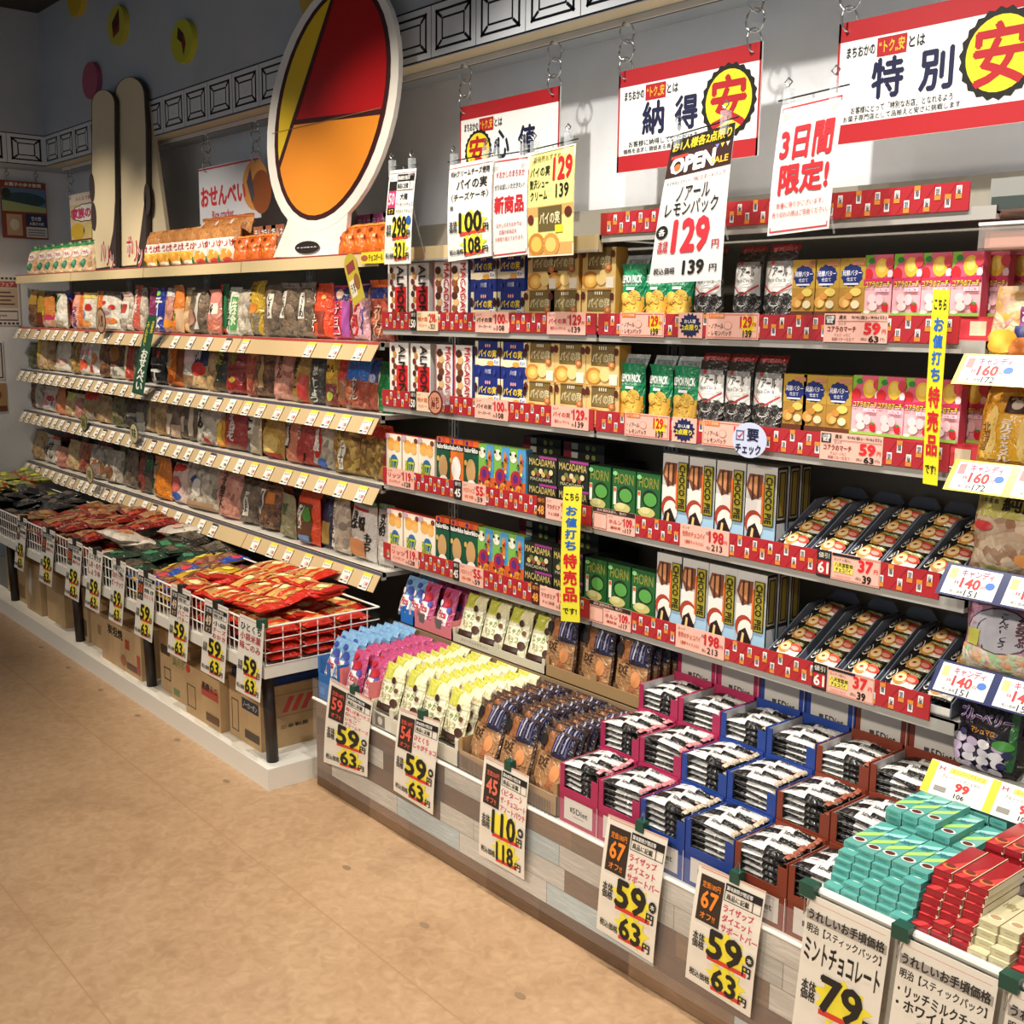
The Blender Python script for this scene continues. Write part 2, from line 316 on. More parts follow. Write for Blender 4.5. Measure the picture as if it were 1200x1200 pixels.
# the top board of the first red bay carries no red strip
b = MB(); b.box(-3.76, -2.566, 2.5, 2.85, 2.02, 2.036, shelfmetal); b.box(-3.76, -2.566, 2.495, 2.515, 1.985, 2.036, M('#cbb68c', .5)); b.box(-3.76, -2.566, 2.493, 2.497, 1.985, 1.992, railmetal)
tag(b.build('top_shelf'), 'plain beige top shelf carrying the hanging price posters', 'shelf')
def tan_rail(part, o, sid, z, W_, y):
    hh, tl = (.056, .006) if sid == 0 else (.075, .045)
    def f(b):
        S = plane((.003, y-tl-.004, z-hh+(.032 if sid else .044)), (1, 0, 0), (0, tl/hh, 1), (0, -1, 0)); 
        b.add([S(0, 0), S(W_-.006, 0), S(W_-.006, hh), S(0, hh), S(0, 0, -8), S(W_-.006, 0, -8), S(W_-.006, hh, -8), S(0, hh, -8)], [(0,1,2,3), (7,6,5,4), (0,4,5,1), (1,5,6,2), (2,6,7,3), (3,7,4,0)], M('#c6ae84' if sid else '#cfbc92', .4, .3))
        R(b, S, 0, .8 if 0 else (hh*.85 if sid else hh*.9), W_-.006, hh, M('#9c3a32' if sid < 2 else ('#4a4a58' if W_ < 1.17 else '#a8483a'), .5), 2)
    part('price_rail', f, o)
RZ = [(0, 1.985), (1, 1.65), (2, 1.362), (3, 1.08), (4, .722)]
RZD = dict(RZ)
RX = [-8.27, -7.19, -6.07, -4.93, -3.775]
for i in range(4):
    shelf_unit('shelf_unit', RX[i], RX[i+1], ('tan-railed rice cracker shelf unit in the far corner by the poster wall', 'tan-railed rice cracker shelf unit below the two tall pale cutouts', 'tan-railed rice cracker shelf unit just past the green hanging strip', 'tan-railed rice cracker shelf unit below the red and yellow cutout')[i], RZ, tan_rail, 2.5)
# ------------------------------------------------------------------ packs on the red-railed shelves
SHN = {0: 'top board', 1: 'uppermost red-railed shelf', 2: 'second red-railed shelf', 3: 'third red-railed shelf', 4: 'lowest red-railed shelf'}
BT = {k: z+.03 for k, z in S_Z.items()}
BR1, BR2 = '#4a2415', '#6b3a1e'
def nuts(u, n, v0, v1, rx, ry, cols):
    return [('e', u+(.05 if i % 2 else -.04), v0+(v1-v0)*(i+.5)/n, rx, ry, cols[i % len(cols)]) for i in range(n)]
ALM = [('r', 0, 0, 1, 1, '#f4efe8'), ('r', .36, .03, .97, .64, '#d5262b')]+nuts(.25, 9, .10, .95, .09, .05, [BR1, BR2, '#7a2a1c', '#c58a3a'])+[('e', .8, .24, .14, .075, BR1), ('e', .78, .25, .10, .05, '#7a4a2c'), ('r', .3, .0, .62, .05, '#2b4f9c')]
MAC = [('r', 0, 0, 1, 1, '#f4ece6')]+nuts(.30, 9, .06, .92, .17, .062, [BR1, BR2, '#8a5230', '#d9b67c'])+[('r', .2, .0, .5, .05, '#5a78b8'), ('r', 0, 0, .05, 1, '#c93a3a')]
def vertical_word(b, w, h, word, u0, u1, v0, v1, c): T(b, front(w, h), word, u0, v0, u1, v1, M(c), .03, 14, 2)
def mk(w, d, h, base, items, side, topc, extra=None, sitems=()):
    b = MB(); b.box(0, w, 0, d, 0, h, base); draw(b, front(w, h), items)
    if side: R(b, right(w, d, h), 0, 0, 1, 1, side, 1)
    draw(b, right(w, d, h), sitems, l0=2)
    if topc: R(b, topf(w, d, h), 0, 0, 1, 1, topc, 1)
    if extra: extra(b)
    return b.mesh('snack_box')
alm_me = mk(.128, .032, .238, '#efe9e2', ALM, '#c9c4bd', '#e8e2da', lambda b: (vertical_word(b, .128, .238, 'ALMOND', .52, .88, .02, .97, '#2a1a16')))
mac_me = mk(.102, .032, .238, '#efe9e2', MAC, '#4a63a8', '#e8e2da', lambda b: (vertical_word(b, .102, .238, 'MACADAMIA', .62, .93, .02, .97, '#b5202a')))
NVY = [('r', 0, 0, 1, 1, '#1a2a78'), ('r', 0, .34, 1, 1, '#e9dcb8'), ('r', .12, .52, .88, 1, '#1b2c7c'), ('e', .30, .42, .26, .10, '#f3e6c2'), ('e', .62, .40, .14, .07, '#e3a24a'), ('r', .74, .36, .96, .54, '#f6f2ea'), ('t', 'Kiri', .77, .39, .93, .50, '#3d6fc0', .03), ('t', 'パイの実', .15, .56, .85, .78, '#f1d23c', .05), ('t', 'チーズケーキ', .34, .47, .66, .52, '#ffffff', .01), ('e', .44, .88, .03, .05, '#e8a0a0'), ('e', .52, .88, .03, .05, '#e8a0a0'), ('e', .60, .88, .03, .05, '#e8a0a0'), ('e', .05, .72, .06, .13, '#3a1c14'), ('e', .95, .72, .06, .13, '#3a1c14'), ('t', 'パイの実', .42, .11, .66, .25, '#dfe4f4', .02), ('e', .2, .17, .04, .07, '#2c3f92'), ('e', .8, .17, .04, .07, '#2c3f92')]
nvy_me = mk(.144, .05, .128, '#1a2a78', NVY, '#2a48a8', '#22389a')
GLD = [('r', 0, 0, 1, 1, '#e9c680'), ('r', .16, .48, .88, 1, '#786234'), ('e', .52, .66, .36, .17, '#8a7440'), ('t', 'パイの実', .20, .56, .84, .80, '#f3e8bc', .09), ('t', 'パイの実', .22, .58, .82, .78, '#8a7238', .0), ('t', '||||', .40, .88, .62, .96, '#f6f0dc', .03), ('e', .25, .24, .25, .21, '#c9873a'), ('e', .27, .22, .18, .16, '#f0b955'), ('e', .28, .23, .10, .09, '#f7d27a'), ('e', .60, .28, .16, .17, '#f3d58c'), ('r', .74, .04, .97, .30, '#f4ead6'), ('e', .80, .52, .10, .09, '#c4703a'), ('e', .80, .53, .05, .05, '#e6a86a'), ('e', .06, .86, .07, .10, '#5a2418'), ('e', .93, .84, .06, .09, '#5a2418'), ('r', 0, 0, 1, .03, '#c99248')]
gld_me = mk(.148, .05, .129, '#d9ae5e', GLD, '#c9973f', '#e6cf98')
BUT = [('r', 0, 0, 1, 1, '#b98a3a'), ('r', 0, .5, 1, 1, '#c9a23c'), ('s', .48, .71, .44, .20, '#1d2f74', 12, .90), ('t', '発酵バター', .10, .70, .86, .80, '#f4f4ff', .03), ('t', '仕立て', .28, .615, .66, .68, '#f4f4ff', .02), ('r', .18, .55, .76, .58, '#e6e9f4'), ('r', .5, .88, .96, .95, '#d08a6a'), ('e', .66, .43, .22, .07, '#ecd26a'), ('e', .25, .26, .22, .10, '#e0a24c'), ('e', .30, .24, .12, .07, '#f0c070'), ('e', .68, .22, .17, .07, '#efe0b4'), ('r', 0, 0, 1, .10, '#6a3a22'), ('e', .42, .36, .16, .06, '#d08f3e')]
but_me = mk(.074, .032, .148, '#b98a3a', BUT, '#d9cf8a', '#d9c04a', None, [('r', .15, .1, .85, .3, '#e9e6e0'), ('r', .2, .12, .8, .28, '#4a4a4a'), ('r', .2, .4, .8, .9, '#e3dc9a')])
KOA = [('r', 0, 0, 1, 1, '#f0b9c0'), ('r', 0, .52, 1, 1, '#e6677f'), ('g', [(0, .74), (.34, 1), (0, 1)], '#8cc63f'), ('e', .24, .90, .12, .05, '#2f8a3a'), ('e', .62, .78, .24, .16, '#f2c23a'), ('e', .62, .80, .15, .10, '#f7d668'), ('e', .14, .68, .17, .10, '#d8262f'), ('e', .90, .86, .15, .09, '#d8434f'), ('e', .93, .68, .10, .07, '#f6dde0'), ('g', [(0, .50), (1, .56), (1, .63), (0, .60)], '#d2305f'), ('t', 'コアラのマーチ', .06, .455, .96, .575, '#8a1038', .09), ('t', 'コアラのマーチ', .07, .465, .95, .565, '#f7e24a', .03), ('r', .46, .39, .94, .45, '#f7d7e2'), ('t', 'いちご味', .52, .40, .88, .44, '#c03060', .01), ('e', .34, .28, .15, .08, '#f7d8d8'), ('e', .62, .26, .14, .09, '#f4cfd2'), ('e', .40, .15, .16, .07, '#f6dcd8'), ('e', .84, .14, .12, .08, '#d3202a'), ('e', .84, .20, .08, .02, '#3c9a3c'), ('r', 0, 0, 1, .05, '#9cc955'), ('e', .2, .06, .12, .03, '#e9efd0')]
koa_me = mk(.0765, .030, .149, '#e88a9a', KOA, '#d9506a', '#e0607a')
RTZ = [('r', 0, 0, 1, 1, '#f6ecd6'), ('e', .32, .82, .24, .10, '#e6a048'), ('e', .32, .74, .24, .10, '#eeb660'), ('e', .72, .80, .20, .09, '#e9aa54'), ('e', .72, .72, .20, .09, '#efbd6c'), ('e', .86, .92, .12, .055, '#7a3a2a'), ('e', .54, .44, .24, .13, '#2f6fb2'), ('t', 'RITZ', .20, .20, .80, .48, '#1c2c1c', .10), ('t', 'RITZ', .21, .21, .79, .47, '#b9d23a', .04), ('g', [(.62, 0), (1, 0), (1, .25)], '#8a3020'), ('r', .0, .9, .25, 1, '#c9a8b8')]
rtz_me = mk(.105, .03, .187, '#f0e6d0', RTZ, '#e9dcc4', '#c8343a')
def halo(bg, an): return [('r', 0, 0, 1, 1, bg), ('r', 0, .90, 1, 1, '#e0682c'), ('e', .2, .95, .1, .04, '#5a2a7a'), ('r', .4, .9, .62, 1, '#d8432c'), ('r', 0, .78, 1, .9, '#1c1a18'), ('t', 'halorikko', .04, .79, .97, .885, '#fbfbf5', .05), ('e', .5, .46, .33, .22, an), ('e', .55, .20, .32, .10, '#fbf6ec'), ('e', .14, .60, .1, .05, '#d8b25a'), ('e', .9, .12, .1, .06, '#d8b25a')]
hal_me = mk(.085, .03, .203, '#14533c', halo('#14533c', '#c9a06a'), '#0f4030', '#d8632c'); hal2_me = mk(.085, .03, .203, '#d86a2c', halo('#e2762e', '#f6f2ea'), '#b0501c', '#2a6a98')
_rc = random.Random(4)
CLR = [('r', 0, 0, 1, 1, '#e8c23a'), ('r', 0, .5, .5, 1, '#7ab64a'), ('r', .5, .4, 1, 1, '#4f9ad2'), ('r', 0, .15, 1, .42, '#d8622e'), ('e', .25, .84, .22, .10, '#f3efd8'), ('e', .72, .72, .13, .20, '#c9873e'), ('e', .42, .46, .34, .15, '#b02a3c'), ('e', .40, .47, .16, .08, '#5a2a78'), ('e', .62, .24, .26, .12, '#e09a3c')]+[('e', _rc.uniform(.08, .92), _rc.uniform(.05, .95), .06, .03, _rc.choice(['#c83a3a', '#3a8a4a', '#f2e24a', '#5a3a8a', '#e88a3a', '#f4f0e0', '#2a2420'])) for _ in range(22)]
clr_me = mk(.0865, .03, .2, '#4f9ad2', CLR, '#57a0d6', '#8abf4a')
DMC = [('r', 0, 0, 1, 1, '#20261c'), ('r', .4, .90, 1, .985, '#a03a8a'), ('t', 'MACADAMIA', .05, .62, .95, .88, '#c9b46a', .02)]+[('e', .2+.09*i, .36+(.08 if i % 2 else -.04), .07, .10, ['#c9b06a', '#6a7a3a', '#8a4a3a', '#d9cfa0'][i % 4]) for i in range(8)]+[('t', 'MACADAMIA', .12, .08, .9, .2, '#b9b49a', .02)]
dmc_me = mk(.146, .05, .094, '#1a1e18', DMC, '#12140f', '#2a2a24')
HRN = [('r', 0, 0, 1, 1, '#23602f'), ('t', 'HORN', .10, .74, .92, .93, '#8a8a3a', .03), ('e', .58, .56, .33, .16, '#16301c'), ('e', .60, .55, .27, .12, '#5aa24a'), ('e', .46, .32, .36, .09, '#cfc47a'), ('e', .40, .35, .2, .06, '#e2d89a'), ('r', .08, .36, .20, .68, '#f0ead8'), ('r', .09, .60, .19, .67, '#d85a3a'), ('e', .14, .92, .1, .04, '#8acf8a')]
hrn_me = mk(.1, .045, .178, '#23602f', HRN, '#15502a', '#1a3a22')
PIE = [('r', 0, 0, 1, 1, '#c9c8c4'), ('g', [(.05, 0), (1, 0), (1, .42), (.45, .5), (.05, .3)], '#a9cfe8'), ('r', 0, .36, .6, .62, '#e9e6e0'), ('g', [(.0, .76), (.10, .90), (.55, .90), (.52, .66), (.2, .60)], '#7a4630'), ('g', [(.08, .74), (.14, .86), (.40, .88), (.36, .66)], '#c98a5a'), ('r', .20, .62, .26, .90, '#4a2618'), ('r', .38, .63, .44, .90, '#4a2618'), ('e', .30, .36, .30, .14, '#a8402c'), ('e', .36, .32, .26, .13, '#f2ece2'), ('g', [(.02, .06), (.14, .30), (.36, .36), (.56, .22), (.60, .02), (.05, 0)], '#2c1812'), ('g', [(.16, .04), (.26, .30), (.33, .29), (.27, .02)], '#e9cf8a'), ('r', .55, .36, .62, .82, '#d8682c'), ('r', .62, .34, .96, .92, '#2a2a12'), ('r', .65, .35, .93, .91, '#a89a2c'), ('t', '|'*7, .74, .04, .94, .18, '#4a86b4', .0)]
def pie_x(b): T(b, front(.104, .252), 'CHOCO PIE', .68, .37, .90, .89, M('#1c1a10'), .05, 20, 2)
pie_me = mk(.104, .045, .252, '#b9c6cc', PIE, '#16161c', '#8a8a88', pie_x, [('r', .12, .42, .88, .97, '#a8a08a'), ('r', .18, .44, .82, .95, '#1c1c18'), ('r', .3, .46, .7, .93, '#8a7a2a'), ('r', .08, .02, .92, .38, '#b9bcc0')])
def bag_noir():
    its = [('r', .02, .03, .98, .50, '#26231f'), ('r', .03, .47, .97, .82, '#f2f0ea'), ('r', .06, .80, .94, .88, '#8c8a88')]
    b = MB(); w, h, d = .104, .225, .055; pt = pillow_map(w, h, d, 3); nx, ny = 10, 14
    vs = [pt(i/nx, j/ny) for j in range(ny+1) for i in range(nx+1)]; q = [(j*(nx+1)+i, j*(nx+1)+i+1, (j+1)*(nx+1)+i+1, (j+1)*(nx+1)+i) for j in range(ny) for i in range(nx)]
    b.add(vs, q, film('#2a2724')); b.add([pt(i/nx, j/ny, 0, 1) for j in range(ny+1) for i in range(nx+1)], [f[::-1] for f in q], film('#2a2724'))
    for it in its: R(b, pt, *it[1:5], film(it[5]), 2, 8)
    G2 = lambda pts, m, l: b.add([pt(u, v, l) for u, v in pts], [tuple(range(len(pts)))], m)
    for k, (x, y, q) in enumerate(((.16, .40, .17), (.82, .41, .17), (.34, .31, .18), (.70, .30, .18), (.14, .20, .17), (.50, .20, .18), (.86, .18, .16), (.30, .09, .18), (.70, .08, .18), (.50, .44, .20))):
        E_(b, pt, x, y-.014, q, .085, M('#d6d2cb', .4), 3+.25*k, 16, 4); E_(b, pt, x, y, q, .082, M('#1d1b19', .5), 3.1+.25*k, 16, 4); E_(b, pt, x, y, q*.80, .064, M('#54504c', .6), 3.15+.25*k, 16, 3); E_(b, pt, x, y, q*.55, .044, M('#24211f', .6), 3.2+.25*k, 12, 3)
    for i in range(8):
        u0, u1 = .05+.1125*i, .05+.1125*(i+1); va = .60-.13*(1-abs(2*u0-1)); vb = .60-.13*(1-abs(2*u1-1)); b.add([pt(u0, va, 6), pt(u1, vb, 6), pt(u1, vb+.022, 6), pt(u0, va+.022, 6)], [(0, 1, 2, 3)], M('#c5302c'))
    T(b, pt, 'ノアール', .20, .70, .82, .81, M('#17130f'), .03, 4); T(b, pt, 'Black Cocoa', .22, .635, .78, .685, M('#5a5450'), .0, 4); E_(b, pt, .32, .86, .07, .025, M('#b02a2a'), 4)
    b.add([(-.045, 0, .21), (.045, 0, .21), (.047, .022, .245), (-.047, .022, .245)], [(0, 1, 2, 3)], film('#8c1a20')); S = plane((-.045, -.001, .21), (.09, 0, 0), (0, .022, .035), (0, -1, .6)); T(b, S, 'YBCスタンドパック', .1, .3, .9, .75, M('#d9a0a0'), .0, 2)
    me = b.mesh('cookie_bag'); me.shade_smooth(); return me
def bag_lemon():
    b = MB(); w, h, d = .098, .205, .05; pt = pillow_map(w, h, d, 5); nx, ny = 10, 14
    vs = [pt(i/nx, j/ny) for j in range(ny+1) for i in range(nx+1)]; q = [(j*(nx+1)+i, j*(nx+1)+i+1, (j+1)*(nx+1)+i+1, (j+1)*(nx+1)+i) for j in range(ny) for i in range(nx)]
    b.add(vs, q, film('#0f8a58')); b.add([pt(i/nx, j/ny, 0, 1) for j in range(ny+1) for i in range(nx+1)], [f[::-1] for f in q], film('#0f8a58'))
    R(b, pt, .02, .03, .98, .52, film('#e8b23c'), 2, 8)
    for k, (x, y, rx, ry, c) in enumerate(((.3, .50, .2, .09, '#f0c352'), (.66, .52, .25, .10, '#f3cc5c'), (.85, .36, .15, .1, '#eebb48'), (.2, .30, .22, .09, '#efbd4c'), (.6, .30, .24, .10, '#f2c858'), (.3, .12, .24, .08, '#dc8f3a'), (.7, .12, .24, .09, '#eebc4a'))):
        E_(b, pt, x, y-.010, rx, ry, M('#a8681f'), 3+.3*k, 14, 4); E_(b, pt, x, y, rx, ry, M(c, .4, .3), 3.15+.3*k, 14, 4)
    E_(b, pt, .82, .10, .12, .04, M('#8cc04a'), 6, 10, 2)
    T(b, pt, 'LEMON PACK', .1, .72, .9, .84, M('#f4f7f2'), .06, 4); R(b, pt, .3, .62, .72, .66, M('#e6efe6'), 4, 4); T(b, pt, 'レモンパック', .16, .675, .8, .71, M('#e6f4e6'), .02, 4)
    b.add([(-.045, 0, .19), (.045, 0, .19), (.047, .02, .232), (-.047, .02, .232)], [(0, 1, 2, 3)], film('#9ea4a4')); S = plane((-.045, -.001, .19), (.09, 0, 0), (0, .02, .042), (0, -1, .6)); T(b, S, 'YBC STAND PACK', .1, .3, .9, .7, M('#5a6060'), .0, 2)
    me = b.mesh('biscuit_bag'); me.shade_smooth(); return me
noi_me, lem_me = bag_noir(), bag_lemon()
def column(me, name, s, px, Y, z, desc, cat, group, n, w=None, dep=0, step=0, tilt=0., meC=None, centre=0):
    for i, x_ in enumerate(px):
        x = XA(x_, Y, z+.08)+(centre if centre else 0)
        lab = (ORD[i]+' ' if len(px) > 1 else '')+desc.format(s=SHN[s], o='')
        put(meC[i] if meC else me, name, (x, Y, z), lab.strip(), cat, group, (0, 0, tilt if (i % 2 == 0) else -tilt))
for s, pa, pb, pn, pg, pg2, pl in ((1, (455, 479.5), (509, 528), (552, 583), (619, 642, 683), (615, 644, 682), (730, 757.5, 783)), (2, (457, 481.5), (511, 533), (557, 586), (616, 650, 687), (615, 651, 687), (729, 761, 790))):
    z = BT[s]
    column(alm_me, 'chocolate_box', s, pa, 2.53, z, 'tall white and red almond chocolate box on the {s}', 'chocolate box', 'almond chocolate boxes', 2)
    column(mac_me, 'chocolate_box', s, pb, 2.53, z, 'tall white nut chocolate box with red lettering on the {s}', 'chocolate box', 'nut chocolate boxes', 2)
    for lv in (0, 1):
        column(nvy_me, 'pie_snack_box', s, pn, 2.53, z+.1285*lv, ('upper' if lv else 'lower')+' navy pie snack box stacked on the {s}', 'snack box', 'navy pie snack boxes', 2)
        column(gld_me, 'pie_snack_box', s, pg if lv else pg2, 2.53+.002*lv, z+.1292*lv, ('upper' if lv else 'lower')+' gold cream puff pie box stacked on the {s}', 'snack box', 'gold pie snack boxes', 3)
    column(lem_me, 'biscuit_bag', s, pl, 2.555, z, 'green bag of lemon biscuits on the {s}', 'biscuit bag', 'lemon biscuit bags', 3, centre=.05, tilt=.06)
column(noi_me, 'cookie_bag', 1, (815, 860, 896), 2.56, BT[1], 'bag of black cocoa cookies with white top on the {s}', 'cookie bag', 'black cookie bags', 3, centre=.052, tilt=.04)
column(noi_me, 'cookie_bag', 2, (818, 849, 883), 2.56, BT[2], 'bag of black cocoa cookies with white top on the {s}', 'cookie bag', 'black cookie bags', 3, centre=.052, tilt=.05)
# lying multipacks that lift the small boxes
def riser(): return mk(.40, .30, .055, '#c8313c', [('r', .02, .1, .98, .9, '#d8404a'), ('e', .2, .5, .05, .3, '#f0c040'), ('e', .6, .5, .05, .3, '#f2e8d0'), ('r', .8, .2, .9, .8, '#e8d9b8')], '#d9c8a8', '#b02a34', None, [('e', .2, .5, .12, .35, '#f0c63a'), ('e', .34, .4, .08, .3, '#f4ead8'), ('r', .45, .0, 1, 1, '#d2bf9c')])
ris_me = riser(); ris2 = mk(.235, .30, .05, '#1f2f74', [('r', 0, .0, 1, 1, '#1f2f74')], '#1f2f74', '#1f2f74')
for s, pbx, pkx in ((1, (928.5, 955, 984), (1013, 1047, 1079, 1115)), (2, (918, 941, 969), (999, 1028, 1059.5, 1091))):
    z = BT[s]
    x0 = XA(pkx[0], 2.55, z+.1); put(ris_me, 'carton_tray', (x0-.03, 2.545, z), 'red carton tray under the pink strawberry biscuit boxes on the '+SHN[s], 'carton tray')
    x1 = XA(pbx[0], 2.55, z+.1); put(ris2, 'carton_tray', (x1-.01, 2.545, z), 'dark blue carton tray under the butter biscuit boxes on the '+SHN[s], 'carton tray')
    for r_ in range(4):
        where = ('front row of the {s}', 'second row back on the {s}', 'third row back on the {s}', 'rear row of the {s}')[r_]
        if r_ < 2: column(but_me, 'biscuit_box', s, pbx if r_ == 0 else [p+1.5 for p in pbx[2:]], 2.548+.036*r_, z+.0505, 'ochre butter biscuit box with navy cloud, '+where, 'biscuit box', 'butter biscuit boxes', 3, tilt=.0)
        if r_ == 0: column(koa_me, 'biscuit_box', s, pkx, 2.55, z+.0555, 'pink strawberry biscuit box, '+where, 'biscuit box', 'strawberry biscuit boxes', 4, tilt=.03)
        else: put(koa_me, 'biscuit_box', (XA(pkx[3], 2.55, z+.1)+.034*r_, 2.55+.047*r_, z+.0555), 'pink strawberry biscuit box at the end column, '+where.format(s=SHN[s]), 'biscuit box', 'strawberry biscuit boxes')
for s, a, b_, c, d, e, f in ((3, (453, 472, 490.5), (512, 527, 544), (561, 579, 597), (619, 654), (688, 716, 744), (776, 805, 838.5, 873.5)), (4, (454.5, 473.5, 491.5), (511, 528, 544), (560, 577.5, 595.5), (614, 648), (684, 710.5, 738.5), (769, 797.5, 829.5, 862.5))):
    z = BT[s]
    column(rtz_me, 'cracker_box', s, a, 2.53, z, 'cream and yellow cracker box with red top on the {s}', 'cracker box', 'cracker boxes', 3)
    column(hal_me, 'snack_box', s, b_, 2.53, z, ('green snack box with orange top on the {s}' if s == 4 else 'snack box with orange or blue top stripe on the {s}'), 'snack box', 'small green snack boxes', 3, meC=(hal_me, hal2_me if s == 3 else hal_me, hal_me))
    column(clr_me, 'snack_box', s, c, 2.53, z, 'colourful blue and yellow snack box on the {s}', 'snack box', 'colourful snack boxes', 3)
    for lv in (0, 1): column(dmc_me, 'chocolate_box', s, d, 2.53, z+.0945*lv, ('upper' if lv else 'lower')+' dark nut chocolate box with gold lettering on the {s}', 'chocolate box', 'dark nut chocolate boxes', 2)
    for lv in (0, 1):
        for q in (0, 1): put(memo('lay', lambda: mk(.20, .10, .03, '#191b17', [('r', 0, 0, .2, 1, '#6a1a24'), ('r', .2, .2, .36, .9, '#a8a49a'), ('e', .6, .5, .05, .3, '#8a8a4a'), ('e', .75, .5, .05, .3, '#6a7a3a')], '#12140f', '#1c1e1a')), 'chocolate_box', (XA(d[0], 2.7, z+.2)+.215*q+.02, 2.66, z+.168+.0305*lv), ('upper' if lv else 'lower')+' flat dark chocolate box lying at the back, '+('nearer' if q else 'farther')+' one, '+SHN[s], 'chocolate box', 'flat dark chocolate boxes')
    put(memo('prop', lambda: mk(.46, .2, .167, '#15140f', [], '#15140f', '#15140f')), 'storage_carton', (XA(d[0], 2.7, z+.2), 2.63, z), 'black carton behind the dark nut chocolates on the '+SHN[s], 'carton')
    for i, px in enumerate(e):
        x = XA(px, 2.53, z+.08)
        put(hrn_me, 'biscuit_box', (x, 2.535, z+.004), ORD[i]+' green matcha biscuit box on the '+SHN[s], 'biscuit box', 'green matcha biscuit boxes')
        def tr():
            b = MB(); b.box(0, .102, -.008, -.004, 0, .048, '#1f7a3c'); b.box(0, .102, -.008, .06, 0, .003, '#1f7a3c'); b.box(0, .003, -.008, .05, 0, .048, '#1f7a3c'); b.box(.1015, .1035, -.008, .05, 0, .048, '#1f7a3c')
            draw(b, front(.102, .048, -.008), [('t', 'HORN', .28, .2, .74, .7, '#e9efe0', .05), ('r', .78, .2, .96, .8, '#3a8a4a'), ('t', 'ホルン', .3, .75, .6, .9, '#e9efe0', .0)]); return b.mesh('carton_tray')
        put(memo('htr', tr), 'carton_tray', (x-.001, 2.527, z), ORD[i]+' green open tray holding a matcha biscuit box, '+SHN[s], 'carton tray', 'green biscuit trays')
    for r_ in range(3):
        for i, px in enumerate(f):
            if r_ and i < 3: continue
            put(pie_me, 'pie_snack_box', (XA(px, 2.53, z+.12), 2.53+.055*r_, z), (ORD[i]+' tall chocolate pie box on the ' if not r_ else ('second' if r_ == 1 else 'third')+' row tall chocolate pie box beside the trays, ')+SHN[s], 'snack box', 'chocolate pie boxes')
# sloping trays of wrapped pies
def pietray():
    b = MB(); w, L = .101, .30; g = M('#6f7684', .6); b.box(0, w, 0, L, 0, .004, g)
    for x in (0, w-.003):
        b.add([(x, 0, 0), (x+.003, 0, 0), (x+.003, L, 0), (x, L, 0), (x, 0, .035), (x+.003, 0, .035), (x+.003, L, .150), (x, L, .150), (x+.003, .19, .145), (x, .19, .145), (x+.003, .03, .05), (x, .03, .05)], [(0, 11, 9, 7, 3), (1, 2, 6, 8, 10), (4, 5, 10, 11), (11, 10, 8, 9), (9, 8, 6, 7), (0, 1, 5, 4), (0, 4, 11), (1, 10, 5)], g)
    b.add([(0, L, 0), (w, L, 0), (w, L, .150), (w-.02, L, .175), (.02, L, .175), (0, L, .150)], [(0, 1, 2, 3, 4, 5)], g); b.box(.004, w-.004, 0, .003, 0, .022, '#e9e6e0')
    return b.mesh('display_tray')
def piepack():
    b = MB(); w, h, d = .092, .085, .026; pt = pillow_map(w, h, d, 8, False); nx, ny = 8, 8
    for sg in (-1, 1):
        q = [(j*9+i, j*9+i+1, (j+1)*9+i+1, (j+1)*9+i) for j in range(8) for i in range(8)]; b.add([pt(i/8, j/8, 0, sg) for j in range(9) for i in range(9)], q if sg < 0 else [f[::-1] for f in q], film('#1c1714'))
    R(b, pt, .30, .04, .98, .46, film('#ece2cc'), 2, 6); R(b, pt, .42, .56, .96, .70, film('#8a8430'), 3, 4); T(b, pt, 'CHOCO PIE', .46, .59, .93, .67, M('#f4f0d0'), .02, 4)
    E_(b, pt, .50, .30, .24, .24, M('#c98a3c', .4, .3), 4, 14, 3); E_(b, pt, .52, .29, .17, .17, M('#f1d49a', .4, .3), 6, 12, 2); E_(b, pt, .52, .28, .06, .06, M('#b02a20'), 8, 8, 1); E_(b, pt, .80, .38, .20, .18, M('#c9463a', .4), 5, 12, 2); E_(b, pt, .82, .34, .12, .1, M('#e8a08a', .4), 6, 10, 2)
    E_(b, pt, .16, .42, .13, .26, M('#e9e4da'), 3, 14, 2); E_(b, pt, .16, .42, .11, .22, M('#1c1714'), 5, 14, 2); VT(b, pt, '八天', .10, .28, .22, .56, M('#e9e4da'), .03, 6)
    me = b.mesh('wrapped_pie'); me.shade_smooth(); return me
ptr_me, ppk_me = pietray(), piepack()
for s, pf in ((3, (906, 945.5, 985, 1025, 1066)), (4, (898, 940, 982, 1024.5, 1066))):
    z = BT[s]+.005
    for i, px in enumerate(pf):
        x = XA(px, 2.52, z+.05)+.004*i; nm = ORD[i]+' tray on the '+SHN[s]
        put(ptr_me, 'display_tray', (x, 2.515, z), ORD[i]+' grey sloping carton tray of wrapped chocolate pies, '+SHN[s], 'display tray', 'sloping pie trays')
        for k in range(4):
            put(ppk_me, 'wrapped_pie', (x+.05, 2.522+.062*k, z+.036+.026*k), ('front', 'second', 'third', 'rear')[k]+' black and cream wrapped pie in the '+nm, 'wrapped pie', 'wrapped chocolate pies', (-PI/2+.42, 0, 0))
